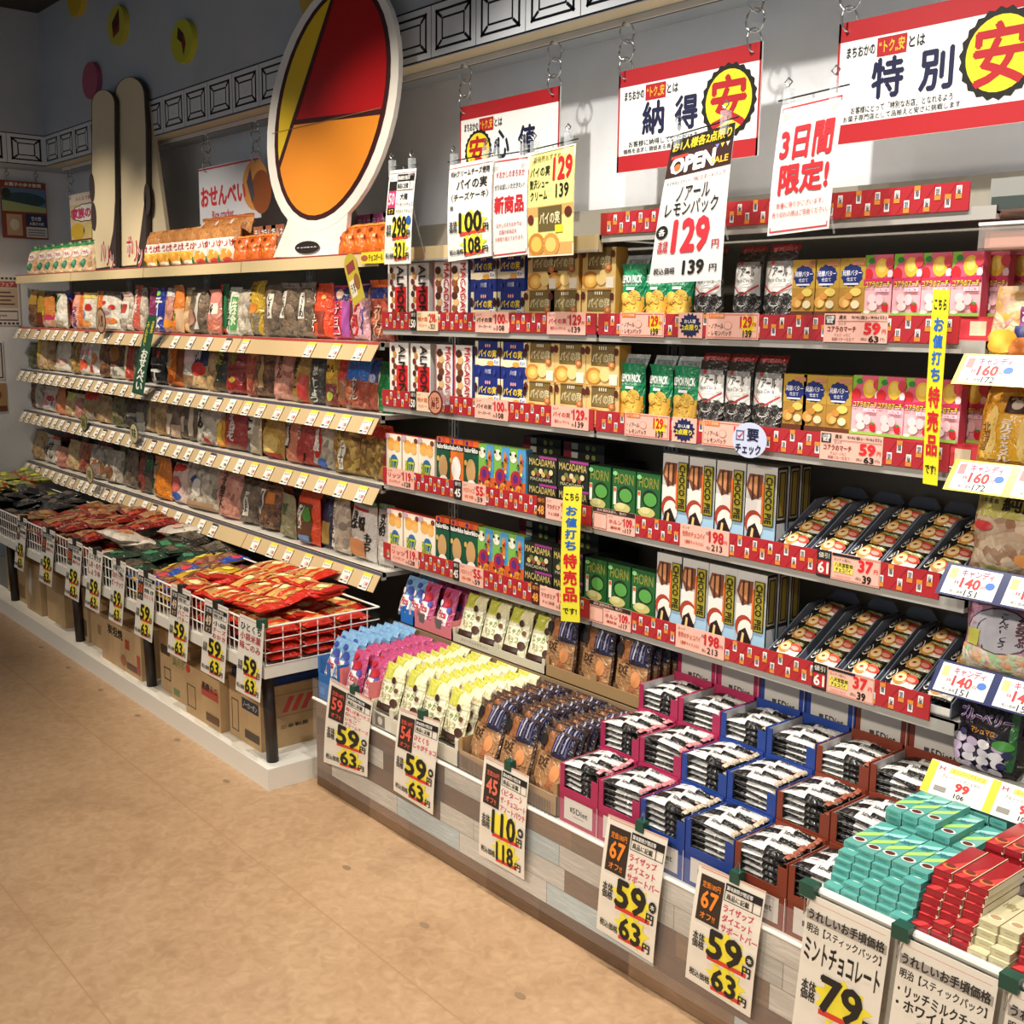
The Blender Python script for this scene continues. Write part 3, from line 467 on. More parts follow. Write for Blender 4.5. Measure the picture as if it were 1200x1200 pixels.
# ------------------------------------------------------------------ rice cracker bags
TENS = ['twenty', 'thirty']
ORD += [t+'-'+o for t in TENS for o in ORD[:9]] ; ORD.insert(28+1, 'thirtieth')
ORD = ORD[:20]+['twenty-'+o for o in ORD[:9]]+['thirtieth']+['thirty-'+o for o in ORD[:9]]
CK = {'brn': ('#3a2013', '#6b4220', '#8a5a2c'), 'bei': ('#c7a26a', '#dcbd8c', '#a98250'), 'gry': ('#5d4c3a', '#85705a', '#40352a'), 'pnk': ('#c07a66', '#dba08c', '#a05c48'),
      'olv': ('#4f4a2e', '#77703f', '#33301f'), 'nut': ('#a87f2a', '#6a4618', '#d6b656'), 'red': ('#74221a', '#a84526', '#c27a48'), 'clr': ('#a39684', '#d2c8b6', '#7d7262'), 'tan': ('#a07c50', '#c3a06c', '#80603a'), 'wht': ('#e9e2d4', '#d9cdb8', '#f3efe6')}
def FM(k, seed=0): return crk(*CK[k], 46 if k in ('nut', 'brn') else 34, seed % 3) if k in CK else film(k)
ROWN = {0: 'top board above the rice crackers', 1: 'first row of rice cracker bags', 2: 'second row of rice cracker bags', 3: 'third row of rice cracker bags', 4: 'bottom row of rice cracker bags'}
def cap(c, v=.84): return ('r', .0, v, 1, 1, c)
def lab(c, u0=.2, v0=.3, u1=.8, v1=.7): return ('r', u0, v0, u1, v1, c)
def vt(s, c='#1c1917', u0=.35, v0=.2, u1=.65, v1=.85, bo=.04): return ('v', s, u0, v0, u1, v1, c, bo)
K, Wh, Rd, Or, Gn, Bl, Yl, Pk = '#1c1917', '#f0ece2', '#c4302a', '#e2762a', '#1d6b3c', '#2440a0', '#e8c83a', '#e79aa4'
ROWS = {
1: [(33, 43, .23, 'brn', 'brown rice cracker bag', [cap('#c79a3a', .6)]), (43, 49, .22, '#c9a22c', 'narrow mustard bag', [lab('#7a2a1a', .1, .0, .9, .4)]), (50, 62, .21, '#e9913a', 'yellow, pink and orange bag', [('r', 0, 0, 1, .2, '#e0b8b0'), ('r', 0, .2, 1, .35, '#d8306a'), ('r', 0, .35, .5, .62, '#f0e04a'), cap('#3a3530', .88)]),
    (62, 78, .2, 'wht', 'white bag with green stroke', [('r', .35, .5, .55, .95, Gn), ('r', .2, .45, .55, .55, Gn), lab('#b9a890', .1, .0, .9, .22)]), (77, 82, .22, '#b52a24', 'narrow red bag with blue top', [cap('#2c58b0', .72)]), (82, 92, .205, '#e8a48c', 'salmon bag with blue and red writing', [vt('おかき', '#c02838', .05, .1, .5, .95), vt('うま塩', '#34409a', .55, .05, .9, .6)]), (91, 99, .205, Or, 'orange panel bag', []),
    (97, 112, .2, 'wht', 'white bag with blue and red print', [('e', .3, .4, .2, .12, '#6a8ac8'), ('e', .6, .6, .2, .1, Rd), ('e', .5, .14, .3, .1, '#f0a24a'), cap('#e9d36a', .85)]), (112, 120, .21, Or, 'slim orange bag with pale edge', [('r', 0, 0, .3, 1, '#d9d2c6')]), (119, 138, .205, 'wht', 'white bag with red flower print', [('e', .3, .7, .12, .06, Rd), ('e', .7, .6, .14, .07, Rd), ('e', .5, .45, .14, .05, '#d8606a'), ('e', .25, .22, .3, .12, '#f0b43a'), ('e', .7, .25, .2, .08, '#e9822c'), cap('#5a3a2a', .92)]),
    (139, 154, .2, 'clr', 'clear bag with picture label', [lab('#d8d2c8', .1, .3, .9, .75), lab('#2c4a34', .2, .45, .48, .68), lab('#a83a2c', .52, .45, .8, .68), cap('#c9a8a0', .88)]), (154, 163, .235, '#c85a4a', 'tall red bag with white streaks', [('r', .1, .1, .3, .9, '#e9dcd2'), vt('うす焼', Wh, .4, .4, .8, .9)]), (163, 171, .22, 'clr', 'clear bag of pale crackers', []), (172, 180, .22, '#8a2a5a', 'slim plum bag', []),
    (180, 192, .215, '#26349a', 'blue bag with white writing', [vt('チーズ', Wh, .3, .08, .85, .8, .06), ('e', .4, .88, .2, .06, '#7ac04a')]), (191, 202, .215, 'pnk', 'bag of pink and orange biscuits', [cap('#e9e0da', .8), ('e', .5, .2, .4, .1, '#e8952c')]), (200, 213, .225, '#ee8a34', 'orange bag with black writing', [vt('サラダせん', K, .15, .25, .4, .85, .04), ('r', .6, .0, 1, .5, '#e0b890'), ('e', .6, .35, .14, .06, '#4a9a3a')]), (212, 222, .215, 'bei', 'bag of round beige crackers', [cap('#e9dcc8', .85)]),
    (222, 241, .205, 'gry', 'clear bag with dark stitched label', [('r', .0, .86, 1, 1, '#40342a'), ('r', .55, .1, .7, .9, '#c9c4b8'), ('e', .3, .35, .2, .2, '#a87a6a')]), (242, 256, .2, '#d98a7c', 'pink label bag with two loops', [lab('#f0d8cc', .1, .45, .9, .7), vt('豆餅', K, .3, .45, .7, .7), ('r', .0, 0, 1, .3, '#c8745a')]), (256, 264, .225, '#c93a2c', 'narrow red and green bag', [('r', .5, .0, 1, 1, Gn)]), (264, 277, .21, '#d9dccc', 'white and green striped bag', [vt('黒豆せん', K, .1, .1, .45, .9), ('r', .55, .1, .9, .8, '#4a9a4a'), vt('抹茶', '#e9f0d8', .58, .2, .88, .75)]),
    (277, 293, .2, 'clr', 'cone shaped clear bag of pale crackers', [('g', [(.2, .1), (.8, .1), (.5, .8)], '#b9c2a4')]), (287, 308, .235, '#c9a22c', 'mustard yellow bag with printed corner', [('r', 0, 0, 1, .42, '#7c705a'), ('e', .6, .5, .2, .1, '#d8822c'), vt('はと', '#6a5214', .2, .62, .6, .95)]),
    (308, 326, .215, 'gry', 'brown cracker bag with white vertical label', [lab('#dcd8ce', .42, .35, .72, .82), vt('しょうゆ', K, .48, .38, .66, .8)]), (326, 346, .22, 'gry', 'grey brown bag with white vertical label', [lab('#dcd8ce', .22, .35, .50, .85), vt('しょうゆ', K, .28, .38, .44, .82), cap('#8a8278', .9)]), (347, 368, .22, 'gry', 'clear brown bag with white vertical label', [lab('#e0dcd2', .30, .35, .62, .82), vt('ざらめ', K, .36, .38, .56, .8), cap('#8a8278', .9)]),
    (364, 390, .215, '#dd4a24', 'orange red bag with outlined writing', [vt('えびせん', '#1a1612', .08, .1, .42, .9, .08), vt('えびせん', '#f6f0e4', .11, .12, .39, .88, .03), ('e', .72, .75, .1, .04, '#f0b25a'), ('r', .55, .08, .8, .5, '#8a3a28')]), (390, 408, .205, '#c93a5a', 'pink and blue chocolate snack bag', [('r', .0, .72, 1, .97, '#252c6e'), ('e', .45, .84, .2, .09, '#e0b49a'), vt('チョコ', Rd, .15, .05, .6, .7, .08), vt('チョコ', '#f4d8d8', .18, .08, .57, .67, .02), ('r', .7, .05, .95, .7, '#a04a9a')]),
    (409, 431, .21, '#e2a8b0', 'light pink and blue chocolate snack bag', [('r', .3, .75, .95, .98, '#252c6e'), ('e', .6, .86, .16, .08, '#e0b49a'), vt('チョコ', Rd, .3, .05, .65, .75, .08), vt('パイ', '#2c3a9a', .72, .1, .92, .6), ('r', .0, .0, .22, .7, '#7a5a3a'), cap('#e07ab0', .97)]), (433, 456, .22, 'red', 'tilted brown bag with orange and blue top', [('r', 0, .7, 1, .88, '#26306e'), cap('#e86a2c', .88), vt('黒糖', '#1c3a1c', .05, .1, .3, .5), vt('カリカリ', '#c9a08a', .4, .05, .7, .6)])],
2: [(33, 42, .14, 'olv', 'short dark olive bag', []), (43, 55, .2, 'bei', 'beige bag with yellow stripe', [('r', .35, .3, .65, .95, '#e8c02c'), cap('#e8c83a', .9)]), (55, 63, .185, 'tan', 'slim tan cracker bag', []), (63, 82, .175, 'wht', 'bag of pinkish white puffs', [('e', .3, .4, .2, .12, '#dba89a'), ('e', .7, .3, .2, .12, '#e0b8a0')]), (82, 95, .18, 'nut', 'bag of yellow green sticks', [('r', .0, .1, .12, .9, '#e2c83a')]), (94, 106, .175, 'wht', 'white bag with orange spot', [('e', .45, .3, .3, .16, '#e0623a'), ('r', .3, .6, .9, .75, '#e09aa4'), ('r', 0, .5, .15, 1, Or)]),
    (106, 117, .17, '#ece6da', 'white and orange bag', [('e', .5, .5, .3, .2, '#e8955a'), ('r', .2, .1, .5, .3, Rd)]), (117, 130, .2, 'brn', 'shiny dark brown bag', []), (129, 146, .19, 'brn', 'brown bag with white footer label', [lab('#cfc8ba', .05, .0, .95, .32), lab('#8a867c', .3, .1, .7, .24), ('e', .5, .65, .3, .2, '#a8702c')]), (146, 155, .17, '#b8402c', 'small red and cream bag', [('r', 0, 0, .4, 1, '#e0cfa0')]), (155, 164, .17, 'gry', 'smoky clear bag', []),
    (178, 195, .185, '#211e1e', 'black bag with red and white writing', [('t', 'うま', .35, .66, .65, .84, '#c94a3a', .06), ('r', .15, .48, .8, .5, '#c9c4bc'), ('r', .45, .1, .52, .34, '#c9c4bc'), ('e', .5, .34, .25, .04, '#c9c4bc')]), (196, 212, .21, '#e07a2a', 'orange box shaped bag', [('r', .7, 0, 1, 1, '#8a4a1c'), vt('のり塩', '#f4d8a8', .2, .4, .5, .9), ('e', .4, .16, .3, .1, '#b0561c')]), (214, 232, .2, '#cfc8bc', 'white bag with pink oval', [('e', .45, .7, .3, .2, '#e9c8cc'), ('r', 0, 0, 1, .3, '#8a6a4a')]), (225, 243, .185, 'bei', 'cream bag with navy and red top', [('r', .1, .55, .95, .95, '#1c2450'), ('e', .55, .48, .34, .16, '#d83a34'), vt('海', '#e9e4da', .35, .68, .65, .9)]),
    (241, 251, .17, 'tan', 'slim pointed tan bag', [('g', [(.2, .5), (.8, .5), (.5, .95)], '#d9cbb8')]), (250, 266, .2, '#2c3224', 'dark green bag with pale writing', [vt('抹茶', '#b9b44a', .2, .55, .75, .92), ('r', 0, 0, 1, .2, '#4a3a24')]), (266, 286, .2, '#8e2420', 'dark red bag with gold crest', [vt('梅', '#8a8a3a', .3, .6, .7, .85), ('e', .5, .3, .25, .06, '#b09038'), ('r', .1, .5, .9, .54, '#6a2018')]), (286, 298, .19, 'red', 'orange brown clear bag', []), (298, 319, .2, 'brn', 'brown clear bag of sticks', [('r', .4, .2, .6, .8, '#a88a5a')]),
    (320, 340, .205, 'pnk', 'pink speckled rice cracker bag', [vt('桜せん', '#6a2a24', .3, .4, .6, .9), cap('#b0605a', .9)]), (341, 361, .205, '#a8843a', 'gold bag with black writing and red corner', [vt('濃厚だし', K, .12, .25, .48, .95, .05), ('r', .55, .0, .9, .5, '#c4403a')]), (362, 379, .185, '#4a4640', 'dark grey bag with white outlined writing', [vt('黒こしょう', Wh, .3, .05, .75, .75, .05), cap('#22262e', .8)]), (379, 392, .2, '#c8982c', 'yellow and red noodle snack bag', [('e', .45, .68, .4, .2, '#f0c03a'), ('r', .0, .0, 1, .4, '#8a3a2c'), ('t', 'めん', .2, .6, .8, .74, K, .05), ('e', .6, .18, .2, .08, '#b8c84a')]), (391, 404, .19, '#cf3a26', 'red topped bag of crackers', [('r', 0, 0, 1, .5, '#b0764a')]),
    (404, 431, .185, 'red', 'brown snack bag with bright blue top', [('r', 0, .55, 1, .97, '#2468c0'), vt('かりん', Wh, .4, .2, .62, .6, .08), vt('かりん', K, .42, .22, .60, .58, .03)]), (430, 446, .18, 'red', 'brown snack bag with dark blue top', [('r', 0, .55, 1, .97, '#20408a'), ('e', .5, .62, .3, .08, '#b9c8e8')]), (440, 455, .17, '#1a7a3a', 'slanting green bag', [('r', .0, 0, .3, .8, '#d8d0b0')])],
3: [(31, 41, .19, 'brn', 'dark brown bag in the corner', []), (41, 50, .19, 'clr', 'grey clear bag', []), (50, 66, .14, '#e6d6cc', 'short pink and white bag', [('e', .3, .5, .2, .3, Pk), ('r', .5, .2, .9, .7, '#d8d4ce'), vt('雪', Rd, .55, .25, .85, .65)]), (65, 75, .15, '#e0885a', 'salmon orange bag', [('r', .4, .2, .55, .8, '#b04a2a')]), (75, 88, .13, 'bei', 'beige bag with yellow green top', [cap('#d8dc6a', .7)]), (87, 100, .13, 'pnk', 'orange beige rolled cracker bag', [cap('#cfe0b0', .85)]), (99, 112, .15, 'tan', 'tan bag with bright red top', [cap('#d82a24', .72)]), (112, 129, .14, 'tan', 'bag of round tan crackers', []), (129, 145, .16, 'olv', 'bag of dark round seaweed crackers', []),
    (145, 160, .16, '#3f382e', 'dark bag with white strokes', [('g', [(.1, .3), (.4, .8), (.3, .2)], '#d9d4c8'), ('r', .5, .4, .9, .5, '#b9b0a0')]), (160, 172, .15, '#5a5244', 'dark bag with grey label', [lab('#b0a898', .2, .3, .8, .6)]), (171, 182, .19, 'tan', 'tall tan stick bag', [('r', .4, .1, .6, .9, '#c9b48c')]), (182, 194, .19, 'tan', 'tall pale tan stick bag', []), (195, 210, .18, 'gry', 'bag with pale block labels', [lab('#d8c0a8', .1, .1, .5, .6), lab('#c9ac94', .55, .0, .95, .35)]), (210, 219, .17, 'gry', 'narrow bag with pale strip label', [lab('#dcc8b0', .3, .2, .7, .6)]), (219, 230, .18, 'gry', 'narrow bag with long pale label', [lab('#dcc8b0', .35, .15, .7, .85)]),
    (232, 257, .19, 'clr', 'clear bag with black writing on white', [('g', [(.1, .35), (.1, .7), (.35, .8), (.85, .5), (.7, .3)], '#f0ece4'), vt('こめ', K, .12, .38, .36, .78, .08), ('e', .55, .12, .14, .08, Rd), ('r', .1, .8, .5, .95, K)]), (253, 265, .13, '#e0982a', 'small orange yellow bag', [('r', .3, .2, .6, .8, '#f0c84a')]), (262, 287, .19, '#a8342c', 'red clear bag with white writing', [vt('海老', Wh, .35, .2, .65, .8, .03), ('r', .0, .0, 1, .15, '#8a5a44')]), (288, 304, .185, '#b9a88c', 'tan bag with white writing panel', [lab('#e2dcd0', .05, .45, .75, .95), vt('だし', K, .15, .5, .65, .92, .08), ('e', .4, .2, .25, .14, '#5a6a80')]),
    (304, 331, .2, '#b8913e', 'gold bag with large round cracker', [('e', .62, .3, .34, .2, '#d9b45a'), ('e', .62, .3, .28, .16, '#e8c878'), ('r', .4, .02, .95, .12, '#a8342c'), vt('えび', K, .1, .5, .35, .9, .05)]), (332, 350, .19, '#c97a5a', 'clear orange bag with black vertical strip', [('r', .35, .3, .6, .98, '#221c1a'), vt('柿の種', '#e6ded0', .38, .35, .57, .95)]), (347, 369, .185, '#a83a30', 'red triangular folded bag', [('g', [(.05, .95), (.35, .95), (.6, .1), (.4, .05)], '#1f1a18'), vt('辛口', '#e8ded0', .14, .5, .32, .9)]), (364, 390, .2, 'clr', 'clear bag with red oval label', [('e', .42, .5, .28, .32, '#bf2a28'), vt('雑穀', Wh, .28, .3, .56, .72, .06), cap('#a83a34', .85), ('e', .7, .1, .2, .1, '#4a6ac0')]),
    (390, 419, .2, 'nut', 'bag of nuts with bright yellow top', [cap('#e2d22c', .8), lab('#e6e0d0', .42, .1, .58, .6), vt('ピーナツ', K, .44, .12, .56, .58)]), (419, 436, .19, 'nut', 'bag of peanuts with red top', [cap('#d83222', .76), ('r', .0, .5, .25, .76, '#7a1c14')]), (436, 453, .19, 'nut', 'end bag of peanuts with red top', [cap('#d83222', .76), ('r', .75, .3, 1, .76, '#8a241a')])],
4: [(19, 35, .2, '#4a463e', 'dark grey bag by the wall', [('e', .4, .4, .2, .2, '#8a8a84')]), (35, 53, .19, 'tan', 'cone shaped brown cracker bag', []), (52, 66, .18, '#cfc6b8', 'white bag with dark brush writing', [vt('手焼', K, .2, .3, .45, .9), vt('せん', K, .55, .2, .8, .8), ('r', .6, .88, 1, 1, '#d8432c')]), (64, 80, .13, 'pnk', 'short pink and white cracker bag', [('r', .1, .3, .5, .5, Wh)]), (77, 92, .18, 'bei', 'pale yellow cracker bag', []), (92, 108, .185, 'red', 'red brown bag with gold crackers', []), (106, 124, .19, 'clr', 'clear bag of brown round crackers', [('e', .5, .35, .35, .25, '#8a5a34')]), (123, 142, .185, 'clr', 'clear bag with folded brown crackers', [('e', .4, .3, .2, .24, '#7a5236'), ('r', .65, .1, .75, .8, '#d9ccc0')]),
    (142, 160, .2, 'gry', 'smoky bag with green stripe', [('r', .2, .3, .35, .9, '#2c5a34')]), (160, 168, .2, '#8a3a2a', 'narrow red brown bag', [('e', .5, .2, .3, .08, '#2a2420')]), (168, 176, .2, '#2f5a38', 'narrow green topped bag', [('r', 0, 0, 1, .6, '#5a4a38')]), (176, 199, .215, '#d9801e', 'orange bag with black vertical writing', [('r', 0, 0, .5, .88, '#a88460'), vt('ごま油', K, .12, .2, .42, .85, .06)]), (201, 218, .2, '#dcc2b8', 'white bag with red bow', [('e', .35, .9, .25, .1, '#d83a34'), ('e', .7, .9, .25, .08, '#d83a34'), ('e', .5, .5, .25, .2, '#c4605a'), ('e', .5, .2, .3, .12, '#3a5aa8')]), (218, 253, .22, 'clr', 'large clear bag with blue mark', [('g', [(.2, .65), (.35, .78), (.5, .7), (.3, .55)], '#24408a'), ('e', .45, .5, .16, .2, '#e4e0d4'), ('r', 0, 0, 1, .2, '#a88a6a')]),
    (253, 280, .235, 'pnk', 'pink mottled bag with black vertical writing', [vt('うす焼せん', K, .3, .2, .5, .95, .03)]), (281, 301, .2, 'gry', 'grey brown bag with white strip label', [lab('#d6d0c4', .35, .2, .62, .75), vt('ごま', K, .4, .28, .58, .7)]), (303, 326, .2, 'brn', 'brown bag with white label and orange square', [lab('#d6d0c4', .15, .35, .38, .9), lab('#c9782c', .48, .6, .8, .85), vt('深煎り', K, .2, .4, .34, .86)]), (327, 344, .19, '#8a8462', 'greenish clear bag', [vt('草', '#3a5a24', .4, .5, .7, .8)]), (344, 374, .215, '#d84a24', 'red orange bag with nut label', [('r', .12, .0, .85, .8, '#5a3a24'), lab('#d8d2c4', .3, .3, .5, .75), vt('ナッツ', K, .33, .34, .47, .72), ('e', .68, .6, .16, .14, '#4a8a34'), ('r', .4, .05, .8, .2, '#6a86a8')]), (374, 387, .2, '#2c2c4a', 'navy and dark gold bag', [('r', .1, .1, .9, .55, '#a88a4a')]),
    (387, 408, .24, 'clr', 'clear bag with white vertical panel', [lab('#ece8de', .05, .1, .4, .85), vt('おつまみ', K, .1, .15, .35, .8, .05), cap('#c9b46a', .9)]), (408, 440, .26, '#e0dcd4', 'tall white bag with brush writing and green top', [vt('きな', K, .15, .5, .45, .8, .08), vt('粉', K, .5, .5, .8, .75, .08), ('r', .2, .82, .8, .86, Rd), cap('#4a9a6a', .92), lab('#c98a5a', .15, .08, .8, .36), ('v', 'もち', .78, .2, .95, .5, K, .05)]), (440, 456, .26, '#d9d5cd', 'tall white bag turned sideways at the end', [vt('きな粉', K, .3, .5, .7, .85, .06), cap('#3a8a5a', .92)])]}
TOPB = {}
rr = random.Random(11)
for row, L in ROWS.items():
    z = RZD[row]+.032
    for k, (a, c, h, fm, desc, its) in enumerate(L):
        Y = 2.56+rr.uniform(-.012, .02); x0, x1 = XA(a, Y, z+h/2), XA(c, Y, z+h/2); w = max(x1-x0, .05)
        if its and its[0][0] != 'g': its = [(i[0], *i[1:5], FM(i[5], k) if isinstance(i[5], str) and i[0] == 'r' and (i[3]-i[1]) > .9 else i[5]) if i[0] == 'r' else i for i in its]
        h2 = min(.262, h*(1.1 if row in (1, 4) else 1.22))
        me = pillow(w*1.02, h2, min(.085, .35*w+.02), FM(fm, k), its, 100*row+k, True)
        put(me, 'snack_bag', ((x0+x1)/2, Y+.02, z), desc+', '+ROWN[row], 'snack bag', ROWN[row], (rr.uniform(-.06, .0), rr.uniform(-.03, .03), rr.uniform(-.12, .16)))
# second rank seen as a dim line behind the front bags
for row in (1, 2, 3, 4):
    for k in range(13):
        x = -8.1+.335*k; fm = rr.choice(['brn', 'gry', '#7a1f1a', 'red', '#2a2a30', 'olv', '#6a2a1c']); h = .22 if row in (1, 4) else .2
        me = memo(('rear', fm, h), lambda: pillow(.2, h, .07, FM(fm, 1), [('r', .25, .3, .75, .7, '#6a5a4a')], 7, True))
        put(me, 'snack_bag', (x+.03*row, 2.70, RZD[row]+.032), ORD[k]+' dim bag of the back rank, '+ROWN[row], 'snack bag', 'back rank of rice cracker bags', (0, 0, rr.uniform(-.1, .1)))
# price tags on the tan rails
def tagmesh(v):
    b = MB(); w, h = .062, .072; b.box(0, w, 0, .0006, 0, h, '#f0ece2'); S = front(w, h)
    if v == 1: R(b, S, 0, .8, 1, 1, M('#e8cf4a'), 2)
    if v == 2: R(b, S, 0, .84, 1, 1, M('#3a3a40'), 2)
    T(b, S, ('うす焼き', 'おかき', 'あられ')[v % 3], .12, .62, .85, .76, M('#3a3630'), .0, 3); R(b, S, .08, .1, .42, .2, M('#55504a'), 3)
    T(b, S, ('198', '138', '168')[v % 3], .48, .26, .92, .48, M('#c02a2a' if v else '#2a2622'), .03, 3); T(b, S, ('213', '149', '181')[v % 3], .52, .06, .92, .2, M('#2a2622'), .0, 3)
    return b.mesh('price_tag')
tagm = [tagmesh(v) for v in range(3)]
tilt_ = math.atan2(.045, .075)
for row in (1, 2, 3, 4):
    x = -8.22; k = 0
    while x < -3.86:
        gap = .085 if (x < -6.6 and row in (2, 3, 4)) else (.105 if row != 1 else .14)
        if not (row == 1 and -5.0 < x < -4.45 and k % 2) and not (row == 4 and -5.15 < x < -4.95):
            o = put(tagm[1 if x > -4.9 else (2 if k % 5 == 2 else 0)], 'price_tag', (x, 2.5-.045-.004+.0, RZD[row]-.042), ORD[k] + ' white price tag from the far corner under the '+ROWN[row], 'price tag', 'price tags on the tan shelf rails', (-tilt_, 0, 0)); k += 1
            o.location.y = 2.4455
        x += gap + rr.uniform(0, .05) + .02
# ------------------------------------------------------------------ goods on the top board
ZT = 2.0165
def bkk(v):
    its = [('r', 0, .62, 1, 1, crk('#a8682c', '#c98a44', '#8a5020', 30)), ('r', 0, .40, 1, .64, '#f0ece4'), ('t', 'ばかうけ', .06, .42, .94, .60, '#c0242a', .05), ('r', 0, 0, 1, .40, '#e9c24a' if v == 0 else '#d8d2c4'), ('e', .62, .24, .26, .13, '#e0952e'), ('e', .3, .13, .2, .1, '#3c5a2a' if v == 0 else '#2c7a44'), ('e', .75, .1, .15, .07, '#f4ead0' if v == 0 else '#c8463a'), ('r', 0, 0, 1, .05, '#c0382e' if v else '#d8b02c')]
    return pillow(.2, .205, .085, film('#b0702e'), its, 40+v, True)
for i, px in enumerate((181, 196, 210, 224, 238, 254, 269)):
    v = 0 if i < 4 else 1
    put(memo(('bkk', v), lambda: bkk(v)), 'snack_bag', (XA(px, 2.58, 2.14), 2.58, ZT), ORD[i]+' bag of round crackers with red writing on a white band, top board', 'snack bag', 'white banded cracker bags on the top board', (-.08, 0, 0))
for i, px in enumerate((243, 260, 278)):
    put(memo('bkt', lambda: pillow(.24, .12, .09, crk('#a8682c', '#c98a44', '#8a5020', 30), [('e', .25, .6, .12, .25, '#d6d2ca'), ('r', 0, .85, 1, 1, '#b8602a')], 46, True)), 'snack_bag', (XA(px, 2.66, 2.3), 2.665, ZT+.135), ORD[i]+' brown cracker bag piled on the rear of the white banded bags', 'snack bag', 'piled brown cracker bags', (-.25, 0, 0))
for i, px in enumerate((39, 51, 60, 70, 80, 91, 102)):
    put(memo('grn', lambda: pillow(.19, .20, .09, crk('#d8b48a', '#e8d0a8', '#c08a5a', 30), [('r', 0, .85, 1, 1, '#1c7a4a'), ('e', .5, .64, .42, .14, '#e9ded6'), ('t', 'おせん', .2, .58, .8, .7, '#c8405a', .03), ('e', .55, .3, .1, .14, '#2a7a5a')], 50, True)), 'snack_bag', (XA(px, 2.56, 2.13), 2.57, ZT), ORD[i]+' green topped bag of pale crackers at the corner end of the top board', 'snack bag', 'green topped cracker bags', (-.1, 0, 0))
for i, px in enumerate((283, 298, 313, 409, 423, 437, 451)):
    put(memo('org', lambda: pillow(.155, .135, .06, film('#e06a1e'), [('g', [(.35, .04), (.8, .04), (.5, .5)], '#e8c23a'), ('e', .5, .78, .1, .07, '#7a2a14'), ('r', 0, .9, 1, 1, '#f08a3a'), ('e', .25, .6, .08, .06, '#c0301c'), ('e', .75, .6, .07, .05, '#f2c88a')], 55, True)), 'snack_bag', (XA(px, 2.57, 2.1), 2.57, ZT), ORD[i]+' orange snack pouch with yellow triangle on the top board', 'snack bag', 'orange pouches on the top board', (-.1, 0, 0))
for i, px in enumerate((297, 308, 318, 418, 434, 449)):
    put(memo(('pk', i < 3), lambda: boxm(.125, .03, .185, '#d9d4d6' if i > 2 else '#8a8a90', [('r', 0, .65, 1, 1, '#d060a0' if i > 2 else '#a8644a'), ('t', 'ラムネ', .1, .7, .9, .92, WHITE, .04), ('e', .4, .3, .25, .15, '#b08a8a'), ('r', .6, .1, .95, .3, '#8a6a9a')])), 'candy_box', (XA(px, 2.68, 2.2), 2.68, ZT), ORD[i]+(' grey and brown box behind the orange pouches near the big cutout' if i < 3 else ' pink and white box standing behind the orange pouches'), 'candy box', 'small boxes at the back of the top board')
# ------------------------------------------------------------------ cut-out display boards
def outline(pts, Y, off=0.): return [(P(x, y, Y).x, P(x, y, Y).z+off) for x, y in pts]
def cutboard(name, label, Y, rim, inner, cols, base, grain):
    b = MB(); o = outline(rim, Y); b.prism(o, 0, .02, base); 
    S = lambda u, v, l=0: (u, -l*EPS, v)
    for k, (pts, c) in enumerate(inner): G(b, S, outline(pts, Y), c, 2+2*k)
    ob = b.build(name); ob.location = (0, Y, 0); return ob, b
def arc(cx, cy, rx, ry, a0, a1, n=18, rot=0.):
    r_ = math.radians(rot); out = []
    for i in range(n+1):
        a = math.radians(a0+(a1-a0)*i/n); x, y = rx*math.cos(a), ry*math.sin(a); out.append((cx+x*math.cos(r_)-y*math.sin(r_), cy+x*math.sin(r_)+y*math.cos(r_)))
    return out
ROT = 12
rim = arc(390, 122, 72, 152, 0, 360, 40, ROT)[:-1]
fill = [(380, 262), (400, 262), (403, 300), (320, 302), (332, 262), (345, 240)]
bY = 2.56
root = empty('cutout_board', (0, bY, 0), 'large white edged oval cutout board in red, yellow and orange', 'display board')
b = MB(); b.prism(outline(rim, bY), 0, .02, '#eceae4'); b.prism(outline([(345, 215), (410, 215), (403, 299.5), (320, 301.5), (336, 262)], bY), .001, .021, '#eceae4')
S = lambda u, v, l=0: (u, -l*EPS, v)
G(b, S, outline(arc(390, 120, 63, 141, 0, 360, 40, ROT)[:-1], bY), '#3a1418', 2)
full = arc(390, 120, 58, 135, 0, 360, 48, ROT)[:-1]
def clip(pts, a, b_, c):                 # keep the side a*x+b*y>=c of an outline
    out = []
    for i in range(len(pts)):
        p, q = pts[i], pts[(i+1) % len(pts)]; dp, dq = a*p[0]+b_*p[1]-c, a*q[0]+b_*q[1]-c
        if dp >= 0: out.append(p)
        if dp*dq < 0: t = dp/(dp-dq); out.append((p[0]+(q[0]-p[0])*t, p[1]+(q[1]-p[1])*t))
    return out
G(b, S, outline(full, bY), M('#b5161c', .35, .4), 4)
G(b, S, outline(clip(full, .12, 1, 135+47), bY), '#3a1418', 6); G(b, S, outline(clip(full, .12, 1, 141+47), bY), M('#e8902c', .35, .4), 8)
G(b, S, outline(clip(full, -1, -.32, -392), bY), '#3a1418', 9); G(b, S, outline(clip(full, -1, -.32, -388), bY), M('#e9c62c', .35, .4), 10)
x0, x1 = P(306, 150, bY).x, P(440, 150, bY).x
R(b, S, P(320, 157, bY).x, P(320, 157, bY).z, P(447, 127, bY).x, P(320, 157, bY).z+.003, '#8a6a4a', 14)
b.build('board', root)
b = MB(); p0, p1 = P(348, 293, bY), P(374, 281, bY)
E_(b, S, (p0.x+p1.x)/2, (p0.z+p1.z)/2-.01, (p1.x-p0.x)*.55, (p1.z-p0.z)*.75, M('#241a1c'), 16, 20); T(b, S, 'キョロちゃん', p0.x+.01, p0.z+.005, p1.x-.01, p1.z-.025, M('#efeae0'), .06, 18); b.build('name_plate', root)
